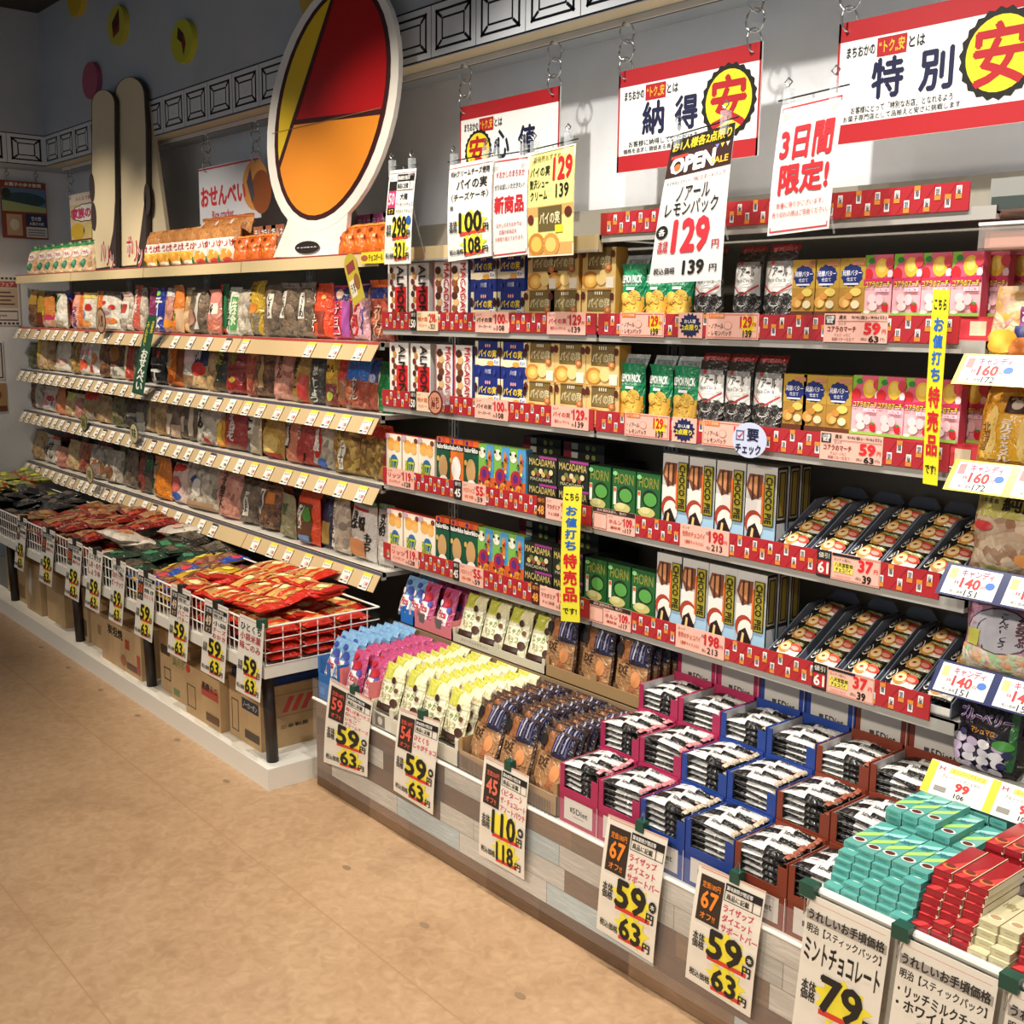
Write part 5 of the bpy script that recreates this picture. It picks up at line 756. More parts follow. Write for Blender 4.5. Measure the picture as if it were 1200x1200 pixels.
for s, L in ((1, ((481, 488, blk('50'), '#2a2422', 'black half price ticket'), (488.5, 513, tk('特大箱', '298', '321', 'チョコレート', '#c83a2c', '#d8702c'), '#ecd0b0', 'orange lettered price ticket under the tall chocolates'), (557, 596, tk('パイの実', '100', '108', '〈チーズケーキ〉', tc=K), PK, 'pink price ticket reading 100 under the navy pie boxes'), (641, 686, tk('パイの実', '129', '139', '贅沢シュークリーム', tc='#c0203a'), PK, 'pink price ticket reading 129 under the gold pie boxes'), (726.5, 778, noir_t, PK, 'pink price ticket with yellow burst under the lemon biscuits'), (795, 823, badge, PK, 'navy star badge ticket limiting two per person'), (827.5, 889, noir_t, PK, 'pink price ticket with yellow burst under the black cookies'), (965.5, 1040, koa_t, PK, 'wide pink price ticket reading 59 under the butter and strawberry biscuits'))),
             (2, ((481, 487.5, blk('50'), '#2a2422', 'black half price ticket'), (488, 513, tk('特大箱', '298', '321', 'チョコレート', '#c83a2c', '#d8702c'), '#ecd0b0', 'orange lettered price ticket half behind the round brown tag'), (556.5, 595, tk('パイの実', '100', '108', '〈チーズケーキ〉', tc=K), PK, 'pink price ticket reading 100 under the navy pie boxes'), (646, 689.5, tk('パイの実', '129', '139', '贅沢シュークリーム', tc='#c0203a'), PK, 'pink price ticket reading 129 under the gold pie boxes'), (732, 784, noir_t, PK, 'pink price ticket with yellow burst under the lemon biscuits'), (787.5, 816, badge, PK, 'navy star badge ticket limiting two per person'), (823, 880, noir_t, PK, 'pink price ticket with yellow burst under the black cookies'), (961, 1034, koa_t, PK, 'wide pink price ticket reading 59 under the butter and strawberry biscuits'))),
             (3, ((453.5, 485, tk('リッツ', '119', '128', 'ビッツサンド', tc='#c0203a'), PK, 'pink price ticket under the yellow cracker boxes'), (532, 541, blk('45'), '#2a2422', 'black discount ticket reading 45'), (541.5, 569, tk('ハロリッコ', '55', '59', '各種', tc='#d8702c'), PK, 'pink price ticket reading 55'), (629, 639, blk('48', '#f0a04a', '#5a2418'), '#4a1c14', 'dark red discount ticket reading 48'), (639.5, 672, tk('マカダミア', '129', '139', 'チョコ抹茶', tc='#8a2a2a'), PK, 'pink price ticket half behind the yellow strip'), (695, 744, horn_t, PK, 'pink price ticket with dark heading reading 109'), (797, 854, tk('世界のチョコパイ', '198', '213', '〈濃厚キャラメル〉', tc='#c0562c'), PK, 'pink price ticket reading 198 under the tall pie boxes'), (957, 973.5, blk('61', '#f0e8dc', '#2a2422', '#c0242c'), '#2a2422', 'black and red discount ticket reading 61'), (974, 1031, tray_t, PK, 'pink price ticket reading 37 under the sloping pie trays'))),
             (4, ((458, 490, tk('リッツ', '119', '128', 'ビッツサンド', tc='#c0203a'), PK, 'pink price ticket under the yellow cracker boxes'), (531, 538, blk('45'), '#2a2422', 'black discount ticket reading 45'), (538.5, 566, tk('ハロリッコ', '55', '59', '各種', tc='#d8702c'), PK, 'pink price ticket reading 55'), (623, 632, blk('48', '#f0a04a', '#5a2418'), '#4a1c14', 'dark red discount ticket reading 48'), (632.5, 668, tk('マカダミア', '129', '139', 'チョコ抹茶', tc='#8a2a2a'), PK, 'pink price ticket half behind the yellow strip'), (691, 739, horn_t, PK, 'pink price ticket with dark heading reading 109'), (792, 848.6, tk('世界のチョコパイ', '198', '213', '〈濃厚キャラメル〉', tc='#c0562c'), PK, 'pink price ticket reading 198 under the tall pie boxes'), (952, 968.5, blk('61', '#f0e8dc', '#2a2422', '#c0242c'), '#2a2422', 'black and red discount ticket reading 61'), (969, 1024, tray_t, PK, 'pink price ticket reading 37 under the sloping pie trays')))):
    for a, c, fn, base, lb in L: ticket(s, a, c, lb+', '+SHN[s], fn, base)
# ------------------------------------------------------------------ hanging strips, round tags
def strip(pts4, Y, label, fn, base):
    return poster(pts4, Y, label, fn, 'hanging_strip', base, False, 'hanging strip')
def sale_strip(b, S):
    T(b, S, 'こちら', .12, .90, .88, .955, M(K), .04, 3)
    for k, ch in enumerate('お値打ち'): T(b, S, ch, .2, .79-.085*k, .82, .86-.085*k, M('#1f62b8'), .06, 3)
    for k, ch in enumerate('特売品'): T(b, S, ch, .14, .40-.125*k, .88, .51-.125*k, M('#c81e28'), .06, 3)
    T(b, S, 'です!', .12, .055, .86, .105, M(K), .05, 3)
strip(((1094, 339), (1113.5, 340), (1084, 566), (1101, 569)), 2.44, 'yellow sale strip hanging at the strawberry biscuits by the candy shelves', sale_strip, '#eee02c')
strip(((660.5, 570), (682, 571), (660, 727), (682, 729)), 2.45, 'yellow sale strip hanging between the dark nut and green matcha boxes', sale_strip, '#e6dc3c')
def green_strip(b, S): VT(b, S, '店長', .62, .78, .92, .94, M('#d8cf4a'), .03, 3); VT(b, S, 'みんなで', .14, .62, .44, .92, M('#d8cf4a'), .03, 3); VT(b, S, 'おせんべい', .2, .06, .84, .58, M('#f0f0e6'), .06, 3)
strip(((174, 369), (184, 370), (156.5, 460), (170, 464)), 2.42, 'dark green rice cracker strip with white writing hanging across two shelves', green_strip, '#1b5038')
def rtag(px, py, r_, Y, label, c, c2, txt):
    p = P(px, py, Y); b = MB(); b.prism([(r_*math.cos(a*PI/14), r_*math.sin(a*PI/14)) for a in range(28)], 0, .0015, M(c, .3, .4)); E_(b, front(1, 1), 0, 0, r_*.86, r_*.86, M(c2), 2, 20); T(b, front(1, 1), txt, -r_*.55, -r_*.5, r_*.55, r_*.5, M(c), .05, 3); b.box(-.004, .004, .002, .062, -.01, r_*1.0, clear('clip_plastic', '#dfe6ea', .28, .1)); o = b.build('round_tag'); o.location = p; tag(o, label, 'shelf tag')
rtag(510, 472, .044, 2.43, 'round brown shelf tag in front of the tall chocolate price ticket', '#5a1c18', '#c9886a', 'いち\n押し'); rtag(118, 376, .075, 2.44, 'round brown shelf tag under the red flower print bag', '#4a2c20', '#a8886a', '人気'); rtag(157, 508, .06, 2.44, 'round pale shelf tag under the third row of rice crackers', '#4a4428', '#b9b48a', '味'); rtag(105, 556, .06, 2.42, 'round pale shelf tag under the bottom row of rice crackers', '#6a6038', '#b8aa84', '味'); rtag(98, 495, .055, 2.46, 'round olive shelf tag among the third row of bags', '#4a4a24', '#8a8a4a', '旨')
p = P(878, 516, 2.46); b = MB(); b.prism([(.058*math.cos(a*PI/14), .048*math.sin(a*PI/14)) for a in range(28)], 0, .0015, '#c6cde6'); S = front(1, 1); frame(b, S, -.045, -.002, -.018, .025, .003, .003, M('#5a5a8a'), 2); G(b, S, [(-.042, .012), (-.034, .004), (-.012, .03), (-.034, .010)], '#c8242c', 3); T(b, S, '要', -.008, -.002, .032, .032, M(NAVY), .05, 3); T(b, S, 'チェック', -.046, -.038, .04, -.010, M(NAVY), .05, 3); o = b.build('round_tag'); o.location = p; tag(o, 'pale blue round check tag with red tick by the black cookies', 'shelf tag')
a_, c_ = P(392, 308, 2.40), P(418, 352, 2.40)
b = MB(); b.prism([(-.045, 0), (.045, 0), (.045, .16)]+[(.045*math.cos(t*PI/10), .16+.045*math.sin(t*PI/10)) for t in range(1, 10)]+[(-.045, .16)], 0, .0015, M('#b9a83a', .4)); S = front(1, 1); b.box(-.006, .006, .0015, .04, .13, .14, clear('clip_plastic', '#dfe6ea', .28, .1)); R(b, S, -.03, .13, .03, .17, '#8a3a3a', 2); R(b, S, -.035, .03, .005, .10, '#d8d0b8', 2); E_(b, S, .02, .08, .02, .035, M('#8a5a2a'), 2, 12); T(b, S, 'うま', -.03, .045, .0, .085, M(K), .04, 3)
o = b.build('shelf_tag'); o.location = P(421, 354, 2.484); o.rotation_euler = (0, -.42, 0); tag(o, 'olive yellow round ended tag leaning out above the pink chocolate snacks', 'shelf tag')
b = MB(); b.prism([(-.08, -.02), (.08, -.022), (.088, 0), (.08, .022), (-.08, .022), (-.09, 0)], 0, .0015, '#ecd832'); S = front(1, 1); E_(b, S, -.06, 0, .025, .012, M('#a8603a'), 2, 10); T(b, S, 'チョコボール', -.03, -.012, .07, .014, M('#6a4a1c'), .03, 3); o = b.build('shelf_tag'); o.location = P(437, 302, 2.47); tag(o, 'bright yellow card on the top board edge near the red rails', 'shelf tag')
# ------------------------------------------------------------------ wire basket table with snack packs
BX0, BX1, BY0, BY1 = -8.25, -3.715, 1.934, 2.44
root = empty('basket_table', ((BX0+BX1)/2, (BY0+BY1)/2, 0), 'long white wire basket table on dark legs in front of the rice crackers', 'basket table')
root.location = (0, 0, 0)
b = MB(); b.box(BX0, BX1+.02, BY0-.012, 2.86, 0, .085, M('#e9e5da', .45)); b.build('plinth', root)
b = MB(); b.box(BX0, BX1, BY0-.006, BY1, .435, .482, M('#e6e2d6', .4)); b.build('slab', root)
b = MB(); wm = M('#efece4', .3, .3)
for z in (.634, .584, .534, .486): b.tube([(BX0, BY0, z), (BX1, BY0, z)], .0042 if z > .62 else .0026, wm, 6); b.tube([(BX1, BY0, z), (BX1, BY1, z)], .0042 if z > .62 else .0026, wm, 6)
x = BX1
while x > BX0: b.tube([(x, BY0, .482), (x, BY0, .634)], .0026, wm, 5); x -= .042
y = BY0
while y < BY1: b.tube([(BX1, y, .482), (BX1, y, .634)], .0026, wm, 5); y += .075
for y in (BY1,): b.tube([(BX0, y, .634), (BX1, y, .634)], .0042, wm, 6)
b.build('wire_basket', root)
for x, y in ((-3.775, 1.975), (-3.775, 2.38), (-4.93, 1.975), (-5.86, 1.975), (-6.95, 1.975), (-8.0, 1.975)):
    b = MB(); b.tube([(x-.01, y, .44), (x+.012, y+.004, .085)], .0235, M('#2c211c', .45), 12); b.build('leg', root, True)
def pack(key, w, h, d, base, items, seed): return memo(('pk', key), lambda: pillow(w, h, d, base, items, seed, False, nx=10, ny=9))
redp = [pack(('red', i), .19, .135, .042, film('#c42a1c'), [('r', .18, .06, .78, .94, crk('#c98a3a', '#e0b060', '#8a4a1c', 40, i)), ('r', .50, .0, .62, 1, film('#d23420')), ('e', .34, .6, .12, .2, '#e8d8a0'), ('r', .0, .05, .12, .95, '#a81c14')], 60+i) for i in range(3)]
yelp = [pack(('yel', i), .20, .14, .04, film('#c9a224'), [('r', .35, .05, .75, .95, crk('#5a2a1a', '#7a4028', '#a87a4a', 36, i)), ('r', .75, 0, 1, 1, film('#24489c')), ('e', .85, .6, .1, .2, '#c83a4a'), ('e', .2, .5, .12, .2, '#e0c850')], 65+i) for i in range(2)]
grnp = [pack('grn', .22, .15, .04, film('#1f3a2c'), [('r', .3, .2, .7, .5, '#3a7a54'), ('r', .1, .6, .5, .9, crk('#4a3a2a', '#6a5a40', '#2a2a20', 40))], 70), pack('drk', .22, .15, .04, film('#26241f'), [('r', .2, .2, .8, .8, crk('#3a3428', '#5a5040', '#1c1a16', 44))], 71)]
silp = [pack('sil', .26, .18, .06, crk('#b9aea0', '#d8d0c4', '#8a7c6c', 26), [('e', .38, .55, .16, .22, crk('#b86a34', '#d0884a', '#8a4a24', 40)), ('e', .7, .35, .12, .14, '#c9a090')], 73)]
marp = [pack(('mar', i), .20, .14, .045, film('#7a1c16'), [('r', .12, .08, .62, .92, crk('#8a5a34', '#b08050', '#5a2a1a', 38, i)), ('r', .7, .1, .9, .5, '#a83a24')], 75+i) for i in range(3)]
brnp = [pack(('brp', i), .2, .14, .04, crk('#6a4428', '#94693e', '#42281a', 42, i), [('r', .0, .0, 1, .18, film('#8c2418')), ('r', .1, .4, .4, .8, '#a87a4a')], 78+i) for i in range(2)]
blkp = [pack('bkp', .22, .15, .04, film('#1e2026'), [('r', .3, .3, .75, .65, '#5a5048')], 80)]
olvp = [pack('olp', .2, .14, .04, crk('#7a7a34', '#9a9a4a', '#4a4a20', 30), [('r', .0, .0, 1, .2, film('#a8341c')), ('e', .5, .6, .2, .2, '#c8c83a')], 81)]
zones = [(-3.80, -4.62, redp, 'red snack pack'), (-4.62, -5.02, yelp, 'yellow and blue snack pack'), (-5.02, -5.42, grnp, 'dark green clear pack'), (-5.42, -5.62, silp, 'silvery clear pack'), (-5.62, -6.3, marp, 'maroon snack pack'), (-6.3, -6.85, brnp, 'brown cracker pack with red foot'), (-6.85, -7.5, blkp, 'black wrapped snack pack'), (-7.5, -8.1, olvp, 'olive green nut pack')]
rr = random.Random(21); cnt = {}
LAYN = ('bottom layer', 'lower layer', 'upper layer', 'top layer')
for x0, x1, meshes, nm in zones:
    step = .125 if meshes is not silp else .21
    n = max(1, int(round((x0-x1)/step)))
    for lay in range(3):
        for row in range(4):
            if lay == 0 and row > 0 and x0 < -4: continue
            for i in range(n):
                if lay == 2 and rr.random() < .18: continue
                k = cnt[nm] = cnt.get(nm, -1)+1
                x = x0-.06-(x0-x1-.06)*(i+.3)/n+rr.uniform(-.015, .015); y = 1.945+.125*row+rr.uniform(-.006, .01)
                bump = .035*math.sin(3.1*x+1)+(.008 if x0 == -3.80 else 0)+.012*row
                z = .515+.048*lay+.012+(bump if lay == 2 else bump*.4)
                put(meshes[(i+row+lay) % len(meshes)], 'snack_pack', (x, y+.005 if row == 0 else y, z), '%s, %s in the basket, %s, %s along' % (nm, ('first rank', 'second rank', 'third rank', 'last rank')[row], LAYN[lay+1] if lay else LAYN[0], ORD[i]), 'snack pack', nm+'s in the basket', (-PI/2+rr.uniform(-.05, .2) if row else -PI/2+rr.uniform(.0, .12), rr.uniform(-.14, .14), rr.uniform(-.3, .3)+(PI if rr.random() < .3 else 0) if row else rr.uniform(-.1, .1)))
# the neat end stack behind the wires
for lay in range(4):
    for row in range(3):
        put(redp[(lay+row) % 3], 'snack_pack', (-3.80, 1.955+.15*row, .505+.034*lay), 'red snack pack in the end stack against the wires, %s, %s pile' % (('lowest', 'second lowest', 'second highest', 'highest')[lay], ('front', 'middle', 'rear')[row]), 'snack pack', 'red snack packs in the end stack', (-PI/2, 0, .02*row))
# price cards on the basket rim
def bcard(title, dark):
    def fn(b, S):
        R(b, S, 0, .965, 1, .97, '#c05a50', 2)
        if dark:
            R(b, S, .05, .56, .38, .92, '#3a3430', 3); T(b, S, dark, .1, .66, .34, .8, M('#e8c8a8' if dark != '50' else '#e8602c'), .05, 5); T(b, S, '定価', .1, .84, .34, .9, M(WHITE), .01, 5); T(b, S, 'オフ', .12, .58, .32, .64, M('#e8c8a8'), .02, 5); notebox(b, S, .42, .8, .97, .93)
            for k, t in enumerate(title): T(b, S, t, .42, .70-.085*k, .96, .765-.085*k, M('#c0303a' if k else K), .03, 4)
        else:
            for k, t in enumerate(title): T(b, S, t, .08, .82-.12*k, .92, .92-.12*k, M(K if k == 0 else '#b03038'), .03, 4)
        price_block(b, S, .03, .02, .98, .52, '59', '63')
    return fn
bc = [((19, 32, 598, 670), ('黒糖', 'かりん'), '49'), ((48, 65, 613, 688), ('小袋', '南部せん'), '50'), ((78, 97, 627, 707), ('海苔', '揚げもち'), '50'), ((102, 121, 635, 722), ('ミニサラダ', 'しお・のり', 'しょうゆ'), None), ((130, 148, 652, 740), ('小袋ソフト', 'おかきミックス', 'ピーナッツ'), None), ((160, 183, 665, 757), ('焼き', 'ひとくち'), '50'), ((199, 224, 685, 780), ('小袋', 'ハニー', 'バター'), '49'), ((238, 268, 702, 808), ('小袋', 'チーズ', 'おかき'), '49'), ((279, 310, 723, 838), ('ひとくち', '小袋米菓', '味ごのみ'), None)]
for i, ((xa, xb, ya, yb), t, d) in enumerate(bc):
    sl = .56; w = xb-xa; Yc = 1.92
    zt = P(xa, ya, Yc).z; zb = P(xb, yb, Yc).z
    A, B_ = XA(xa+2, Yc, .66), XA(xb-.5, Yc, .66); A2, B2 = XA(xa, Yc, .33), XA(xb-2.5, Yc, .33)
    rt = empty('price_card', ((A2+B2)/2, Yc, .345), 'white 59 yen price card, %s from the free basket end%s' % (ORD[8-i], ', with dark discount block' if d else ', with red title lines'), 'price card', 'price cards on the basket rim')
    L0 = Vector(((A2+B2)/2, Yc, .345))
    def S(u, v, l=0, A=A, B_=B_, A2=A2, B2=B2, L0=L0): 
        q = Vector(((A2+(B2-A2)*u)*(1-v)+(A+(B_-A)*u)*v, Yc-.01*(1-v)-l*EPS, .345+.31*v))-L0; return tuple(q)
    b = MB(); b.add([S(0, 0), S(1, 0), S(1, 1), S(0, 1), S(0, 0, -3), S(1, 0, -3), S(1, 1, -3), S(0, 1, -3)], [(0, 1, 2, 3), (7, 6, 5, 4), (0, 4, 5, 1), (1, 5, 6, 2), (2, 6, 7, 3), (3, 7, 4, 0)], M('#ebe6da', .45)); bcard(t, d)(b, S); b.build('card', rt)
    b = MB(); q = S(.85 if i == 8 else .5, 1); b.box(q[0]-.014, q[0]+.014, q[1]-.01, q[1]+.024, q[2]-.022, q[2]+.012, M('#1d4a3a' if i == 8 else '#2a2622', .4)); b.build('clip', rt)
# cartons under the basket
def carton(x0, x1, y0, d, z, h, label, items=(), ritems=(), top=None, c='#b8966a'):
    b = MB(); w = x1-x0; b.box(0, w, 0, d, 0, h, mottled('carton_'+c, [c, '#c4a478'], 9, .85)); S = front(w, h); R(b, S, 0, .985, 1, 1, '#8a6a44', 1); draw(b, S, items, l0=2); draw(b, right(w, d, h), ritems, l0=2)
    if top: b.box(.01, w-.01, .01, d-.01, h, h+.03, top)
    o = b.build('carton'); o.location = (x0, y0, z); tag(o, label, 'carton'); return o
def XZ(px, Y=2.0, z=.2): return XA(px, Y, z)
lab1 = [('f', .08, .1, .34, .5, .02, .02, '#5a4a38'), ('r', .5, .5, .92, .66, '#3a3a48'), ('r', .55, .1, .9, .24, '#5a4a3a')]
carton(XZ(4), XZ(16), 2.02, .35, .085, .30, 'plain brown carton by the farthest visible basket leg')
carton(XZ(17), XZ(32), 2.0, .33, .085, .27, 'brown carton with printed block under the farthest price cards', [('r', .3, .1, .8, .4, '#8a6c48')])
carton(XZ(35), XZ(52), 1.98, .34, .085, .29, 'brown carton with white tape patch', [('g', [(.2, .4), (.35, .9), (.45, .9), (.4, .3)], '#d8d0c0')])
carton(XZ(55), XZ(76), 2.0, .34, .085, .28, 'brown carton with small dark stamp', [('r', .1, .8, .3, .9, '#4a3a2a')])
carton(XZ(87), XZ(103), 2.0, .34, .085, .29, 'brown carton with grey corner print behind a dark leg', [('r', .5, .1, .9, .4, '#6a5a48')])
carton(XZ(104), XZ(125), 2.01, .34, .085, .25, 'low brown carton with faint side print', [('r', .4, .3, .9, .5, '#9a7a54')])
carton(XZ(127), XZ(174), 1.965, .36, .085, .235, 'brown carton with black brand writing and red seals under the fifth and sixth cards', [('t', '炭坦焼', .18, .62, .56, .84, K, .05), ('r', .62, .5, .72, .7, '#b0442c'), ('r', .64, .1, .9, .24, '#6a4a34'), ('r', .9, .1, .97, .5, '#b0503c'), ('e', .56, .22, .06, .12, '#b0604a')])
put(redp[0], 'snack_pack', (XZ(152, 1.98, .34), 2.06, .345), 'red snack pack lying on the carton with black brand writing', 'snack pack', None, (-PI/2, 0, .1))
carton(XZ(188), XZ(203), 2.0, .34, .085, .29, 'narrow brown carton with green print', [('f', .3, .2, .8, .4, .04, .02, '#4a3a2a'), ('r', .1, .6, .8, .75, '#5a4a3a')])
carton(XZ(204.5), XZ(228), 1.985, .36, .085, .26, 'brown carton with pale green lettering', [('t', '満月ポン', .08, .6, .9, .76, '#7a8a5a', .03), ('r', .1, .08, .4, .2, '#6a7a4a')])
carton(XZ(229), XZ(270), 1.955, .36, .085, .225, 'brown carton with red label strip and dark print', [('f', .05, .16, .3, .6, .02, .02, '#5a4a38'), ('r', .48, .55, .95, .75, '#b04a3c'), ('t', '黒糖ミニ', .5, .66, .93, .82, K, .03), ('r', .6, .1, .96, .26, '#6a4a34'), ('e', .1, .9, .06, .08, '#c0402c')])
carton(XZ(273), XZ(314, 2.0, .2)-.03, 1.985, .42, .085, .255, 'brown end carton with blue top, red striped mark and number 20', [('f', .08, .12, .3, .64, .02, .02, '#5a4a38'), ('r', .42, .56, .94, .74, '#2a3240'), ('t', 'ノーカーボン', .46, .6, .9, .70, '#c9c4b8', .02), ('r', .5, .1, .95, .24, '#4a3a2c')],
       [('f', .14, .5, .62, .86, .01, .01, '#8a6a48'), ('g', [(.22, .56), (.30, .80), (.36, .80), (.28, .56)], '#c8484a'), ('g', [(.32, .56), (.40, .80), (.46, .80), (.38, .56)], '#c8484a'), ('g', [(.42, .56), (.50, .80), (.56, .80), (.48, .56)], '#c8484a'), ('t', '20', .74, .72, .92, .84, K, .04), ('r', .74, .46, 1, .66, '#28486a'), ('t', '三幸製菓', .2, .3, .5, .36, K, .02)], M('#1f3a7a', .5))
# ------------------------------------------------------------------ wood-print promotion table
TX0, TX1, TY = -3.635, -.55, 2.10
root = empty('promotion_table', (0, 0, 0), 'long low promotion table faced with whitewashed plank print paper', 'promotion table')
b = MB(); b.box(TX0, TX1, TY, TY+.02, .004, .345, M('#b9b0a0', .5)); rr = random.Random(9); S = front(1, 1, TY)
WD = ['#7a5e48', '#866a52', '#6c513c', '#d6cfc2', '#e2dccf', '#ccc6ba', '#c6d2d2', '#937458', '#dcd5c8']
def wood(c): return mottled('plank_'+c, [c, '#'+''.join('%02x' % max(0, int(int(c[i:i+2], 16)*.86)) for i in (1, 3, 5)), c], 7, .45, (1, 1, 14), 0, 4)
for j in range(5):
    x = TX0-rr.uniform(0, .2); z0 = .004+.0685*j
    while x < TX1:
        w = rr.uniform(.14, .46); c = rr.choice(WD); R(b, S, max(x, TX0), z0, min(x+w, TX1), z0+.0675, wood(c), 1); R(b, S, max(x, TX0), z0, max(min(x+.0015, TX1), TX0), z0+.068, M('#6a5a4a'), 2); x += w
    R(b, S, TX0, z0-.0006, TX1, z0+.0006, M('#6a5c4e'), 3)
b.build('front_panel', root)
b = MB(); b.box(TX0, TX1, TY+.02, 2.52, .3, .345, M('#8a8074', .6)); b.box(TX0, TX0+.02, TY+.02, 2.5, 0, .3, wood(WD[4])); b.build('table_top', root)
b = MB(); b.box(-2.285, -1.32, 2.27, 2.43, .345, .519, '#6a6460'); b.box(-2.285, -1.32, 2.43, 2.60, .345, .603, '#6a6460'); b.box(-3.63, -2.29, 2.475, 2.80, .125, .585, M('#8f7656', .7)); b.box(-1.335, TX1, 2.022, 2.098, .0, .345, '#d9d4c8'); b.box(-1.335, TX1, 2.022, 2.60, .3455, .5555, '#d9d4c8')
rr = random.Random(3); S2 = front(1, 1, 2.475)
for k in range(46): x = -2.75+k*.0102; R(b, S2, x, .42+.02*(k % 2), x+.005, .56-.015*(k % 3), '#3a2e24', 2)
b.build('riser', root)
b = MB(); b.box(TX0, -1.345, TY-.014, TY-.012, .05, .43, clear('vinyl_sheet', '#ffffff', .045, .1)); b.build('vinyl_sheet', root)
b = MB(); b.tube([(TX0, TY-.012, .352), (-1.34, TY-.012, .35)], .006, M('#ece8de', .3, .3), 8); b.tube([(-1.345, 2.008, .556), (TX1, 2.008, .556)], .010, M('#e6e4de', .25, .4), 8); b.build('price_rail', root)
# bins of snack bars
def binmesh(c, closed=False):
    b = MB(); w, d, h = .156, .157, .088; m = M(c, .45); g = M('#a9a6a4', .6)
    b.box(0, w, 0, d, 0, .004, m); b.box(0, .003, 0, d, .004, h, m); b.box(w-.003, w, 0, d, .004, h, m); b.box(.003, w-.003, d-.003, d, .004, h+.012, m)
    b.box(.003, .017, 0, .003, .004, h, m); b.box(w-.028, w-.003, 0, .003, .004, h*.82, m); b.box(.017, w-.028, 0, .003, .004, .018, m)
    b.box(.0032, .0045, .004, d-.004, .01, h-.001, g); b.box(w-.0045, w-.0032, .004, d-.004, .01, h-.001, g); b.box(w-.0006, w+.0002, .05, .056, .0, h, M('#e6e0dc'))
    return b.mesh('bar_bin')
def barmesh(tip, var):
    its = [('r', .0, .03, .50, .97, film('#e6e4e0', .22)), ('t', 'サポート', .10, .35, .36, .6, '#4a4644', .02), ('r', .62, .30, .80, .62, film('#2a2826')), ('t', 'Diet', .50, .35, .70, .65, '#d9d6d0', .03), ('e', .86, .5, .05, .16, '#b9a090'), ('r', .92, .05, 1, .95, film(tip))]
    if var == 1: its = [('r', .0, .03, 1, .97, film('#d9d6d2', .22)), ('r', .0, .03, .34, .97, film('#1d1b1a')), ('t', '5Diet', .42, .3, .66, .7, '#2a2624', .03), ('t', 'サポートバー', .68, .35, .9, .6, '#3a3634', .01), ('r', .92, .05, 1, .95, film(tip))]
    return pillow(.146, .033, .024, film('#1a1817'), its, 90+var, False, nx=12, ny=6)
BC = [('#a82a54', '#d98a90', 'pink'), ('#a82a54', '#d98a90', 'pink'), ('#22408c', '#c9b8a0', 'blue'), ('#22408c', '#c9b8a0', 'blue'), ('#7c3420', '#a8604a', 'brown'), ('#7c3420', '#a8604a', 'brown')]
RR = [(2.112, .433, 'front'), (2.272, .520, 'middle'), (2.432, .604, 'rear')]
def dietbox(c):
    def fn():
        b = MB(); w, d, h = .157, .155, .0865; b.box(0, w, 0, d, 0, h, M(c, .45)); S = front(w, h); R(b, S, .12, .14, .86, .90, '#d2cbc2', 2); T(b, S, '5Diet', .34, .44, .74, .64, M('#3a3632'), .03, 3); R(b, S, .28, .46, .33, .62, '#4a4642', 3); R(b, S, .36, .32, .64, .345, '#8a847c', 3); R(b, S, .965, 0, .975, 1, '#e6dede', 2); return b.mesh('diet_carton')
    return memo(('db', c), fn)
rr = random.Random(17)
for r_, (Y0, z0, rn) in enumerate(RR):
    for i, (c, tip, cn) in enumerate(BC):
        x = -2.277+.1595*i; nth = 'left' if i % 2 == 0 else 'right'; near = ('farther' if i % 2 == 0 else 'nearer')
        put(memo(('bin', c), lambda: binmesh(c)), 'bar_bin', (x, Y0, z0), '%s %s carton bin of black and white snack bars, %s row of the bin steps' % (near, cn, rn), 'bar bin', 'snack bar bins')
        if r_ == 0: put(dietbox(c), 'diet_carton', (x, Y0+.002, .3458), '%s closed %s carton with white label under the front row of bins' % (near, cn), 'carton', 'closed snack bar cartons')
        spots = [(.022, k) for k in range(4)]+[(.022+.029*j, 4 if r_ < 2 else 3) for j in range(0 if r_ < 2 else 1, 5)]+([(.022+.029*j, 3) for j in range(1, 4)] if r_ < 2 else [])
        for q, (dy, lv) in enumerate(spots):
            me = memo(('bar', tip, (q+i+lv) % 2), lambda: barmesh(tip, (q+i+lv) % 2))
            put(me, 'snack_bar', (x+.077+rr.uniform(-.003, .003), Y0+dy-.014, z0+.0155+.0165*lv+(.004 if lv == 4 else 0)), 'black and white snack bar, %s layer, %s rank, %s %s bin, %s row' % (('bottom', 'second', 'third', 'fourth', 'top')[lv], ORD[int((dy-.02)/.029)], near, cn, rn), 'snack bar', 'snack bars in the carton bins', (-PI/2+rr.uniform(-.08, .12), rr.uniform(-.05, .03), rr.uniform(-.09, .09)))
for i, (c, tip, cn) in enumerate(BC):
    def tall(c=c):
        b = MB(); w, d, h = .157, .14, .185; b.box(0, w, 0, d, 0, h, M(c, .45)); S = front(w, h); R(b, S, .10, .12, .86, .92, '#c9c2ba', 2); T(b, S, '5Diet', .40, .44, .78, .56, M('#2a2624'), .03, 3); R(b, S, .28, .45, .37, .55, '#4a4642', 3); R(b, S, .34, .36, .66, .375, '#8a847c', 3); R(b, S, .955, 0, .97, 1, '#c9b0b4', 2); return b.mesh('diet_carton')
    put(memo(('tall', c), tall), 'diet_carton', (-2.277+.1595*i, 2.605, .606), '%s upright %s carton with white label half under the lowest red rail' % ('farther' if i % 2 == 0 else 'nearer', cn), 'carton', 'upright snack bar cartons')
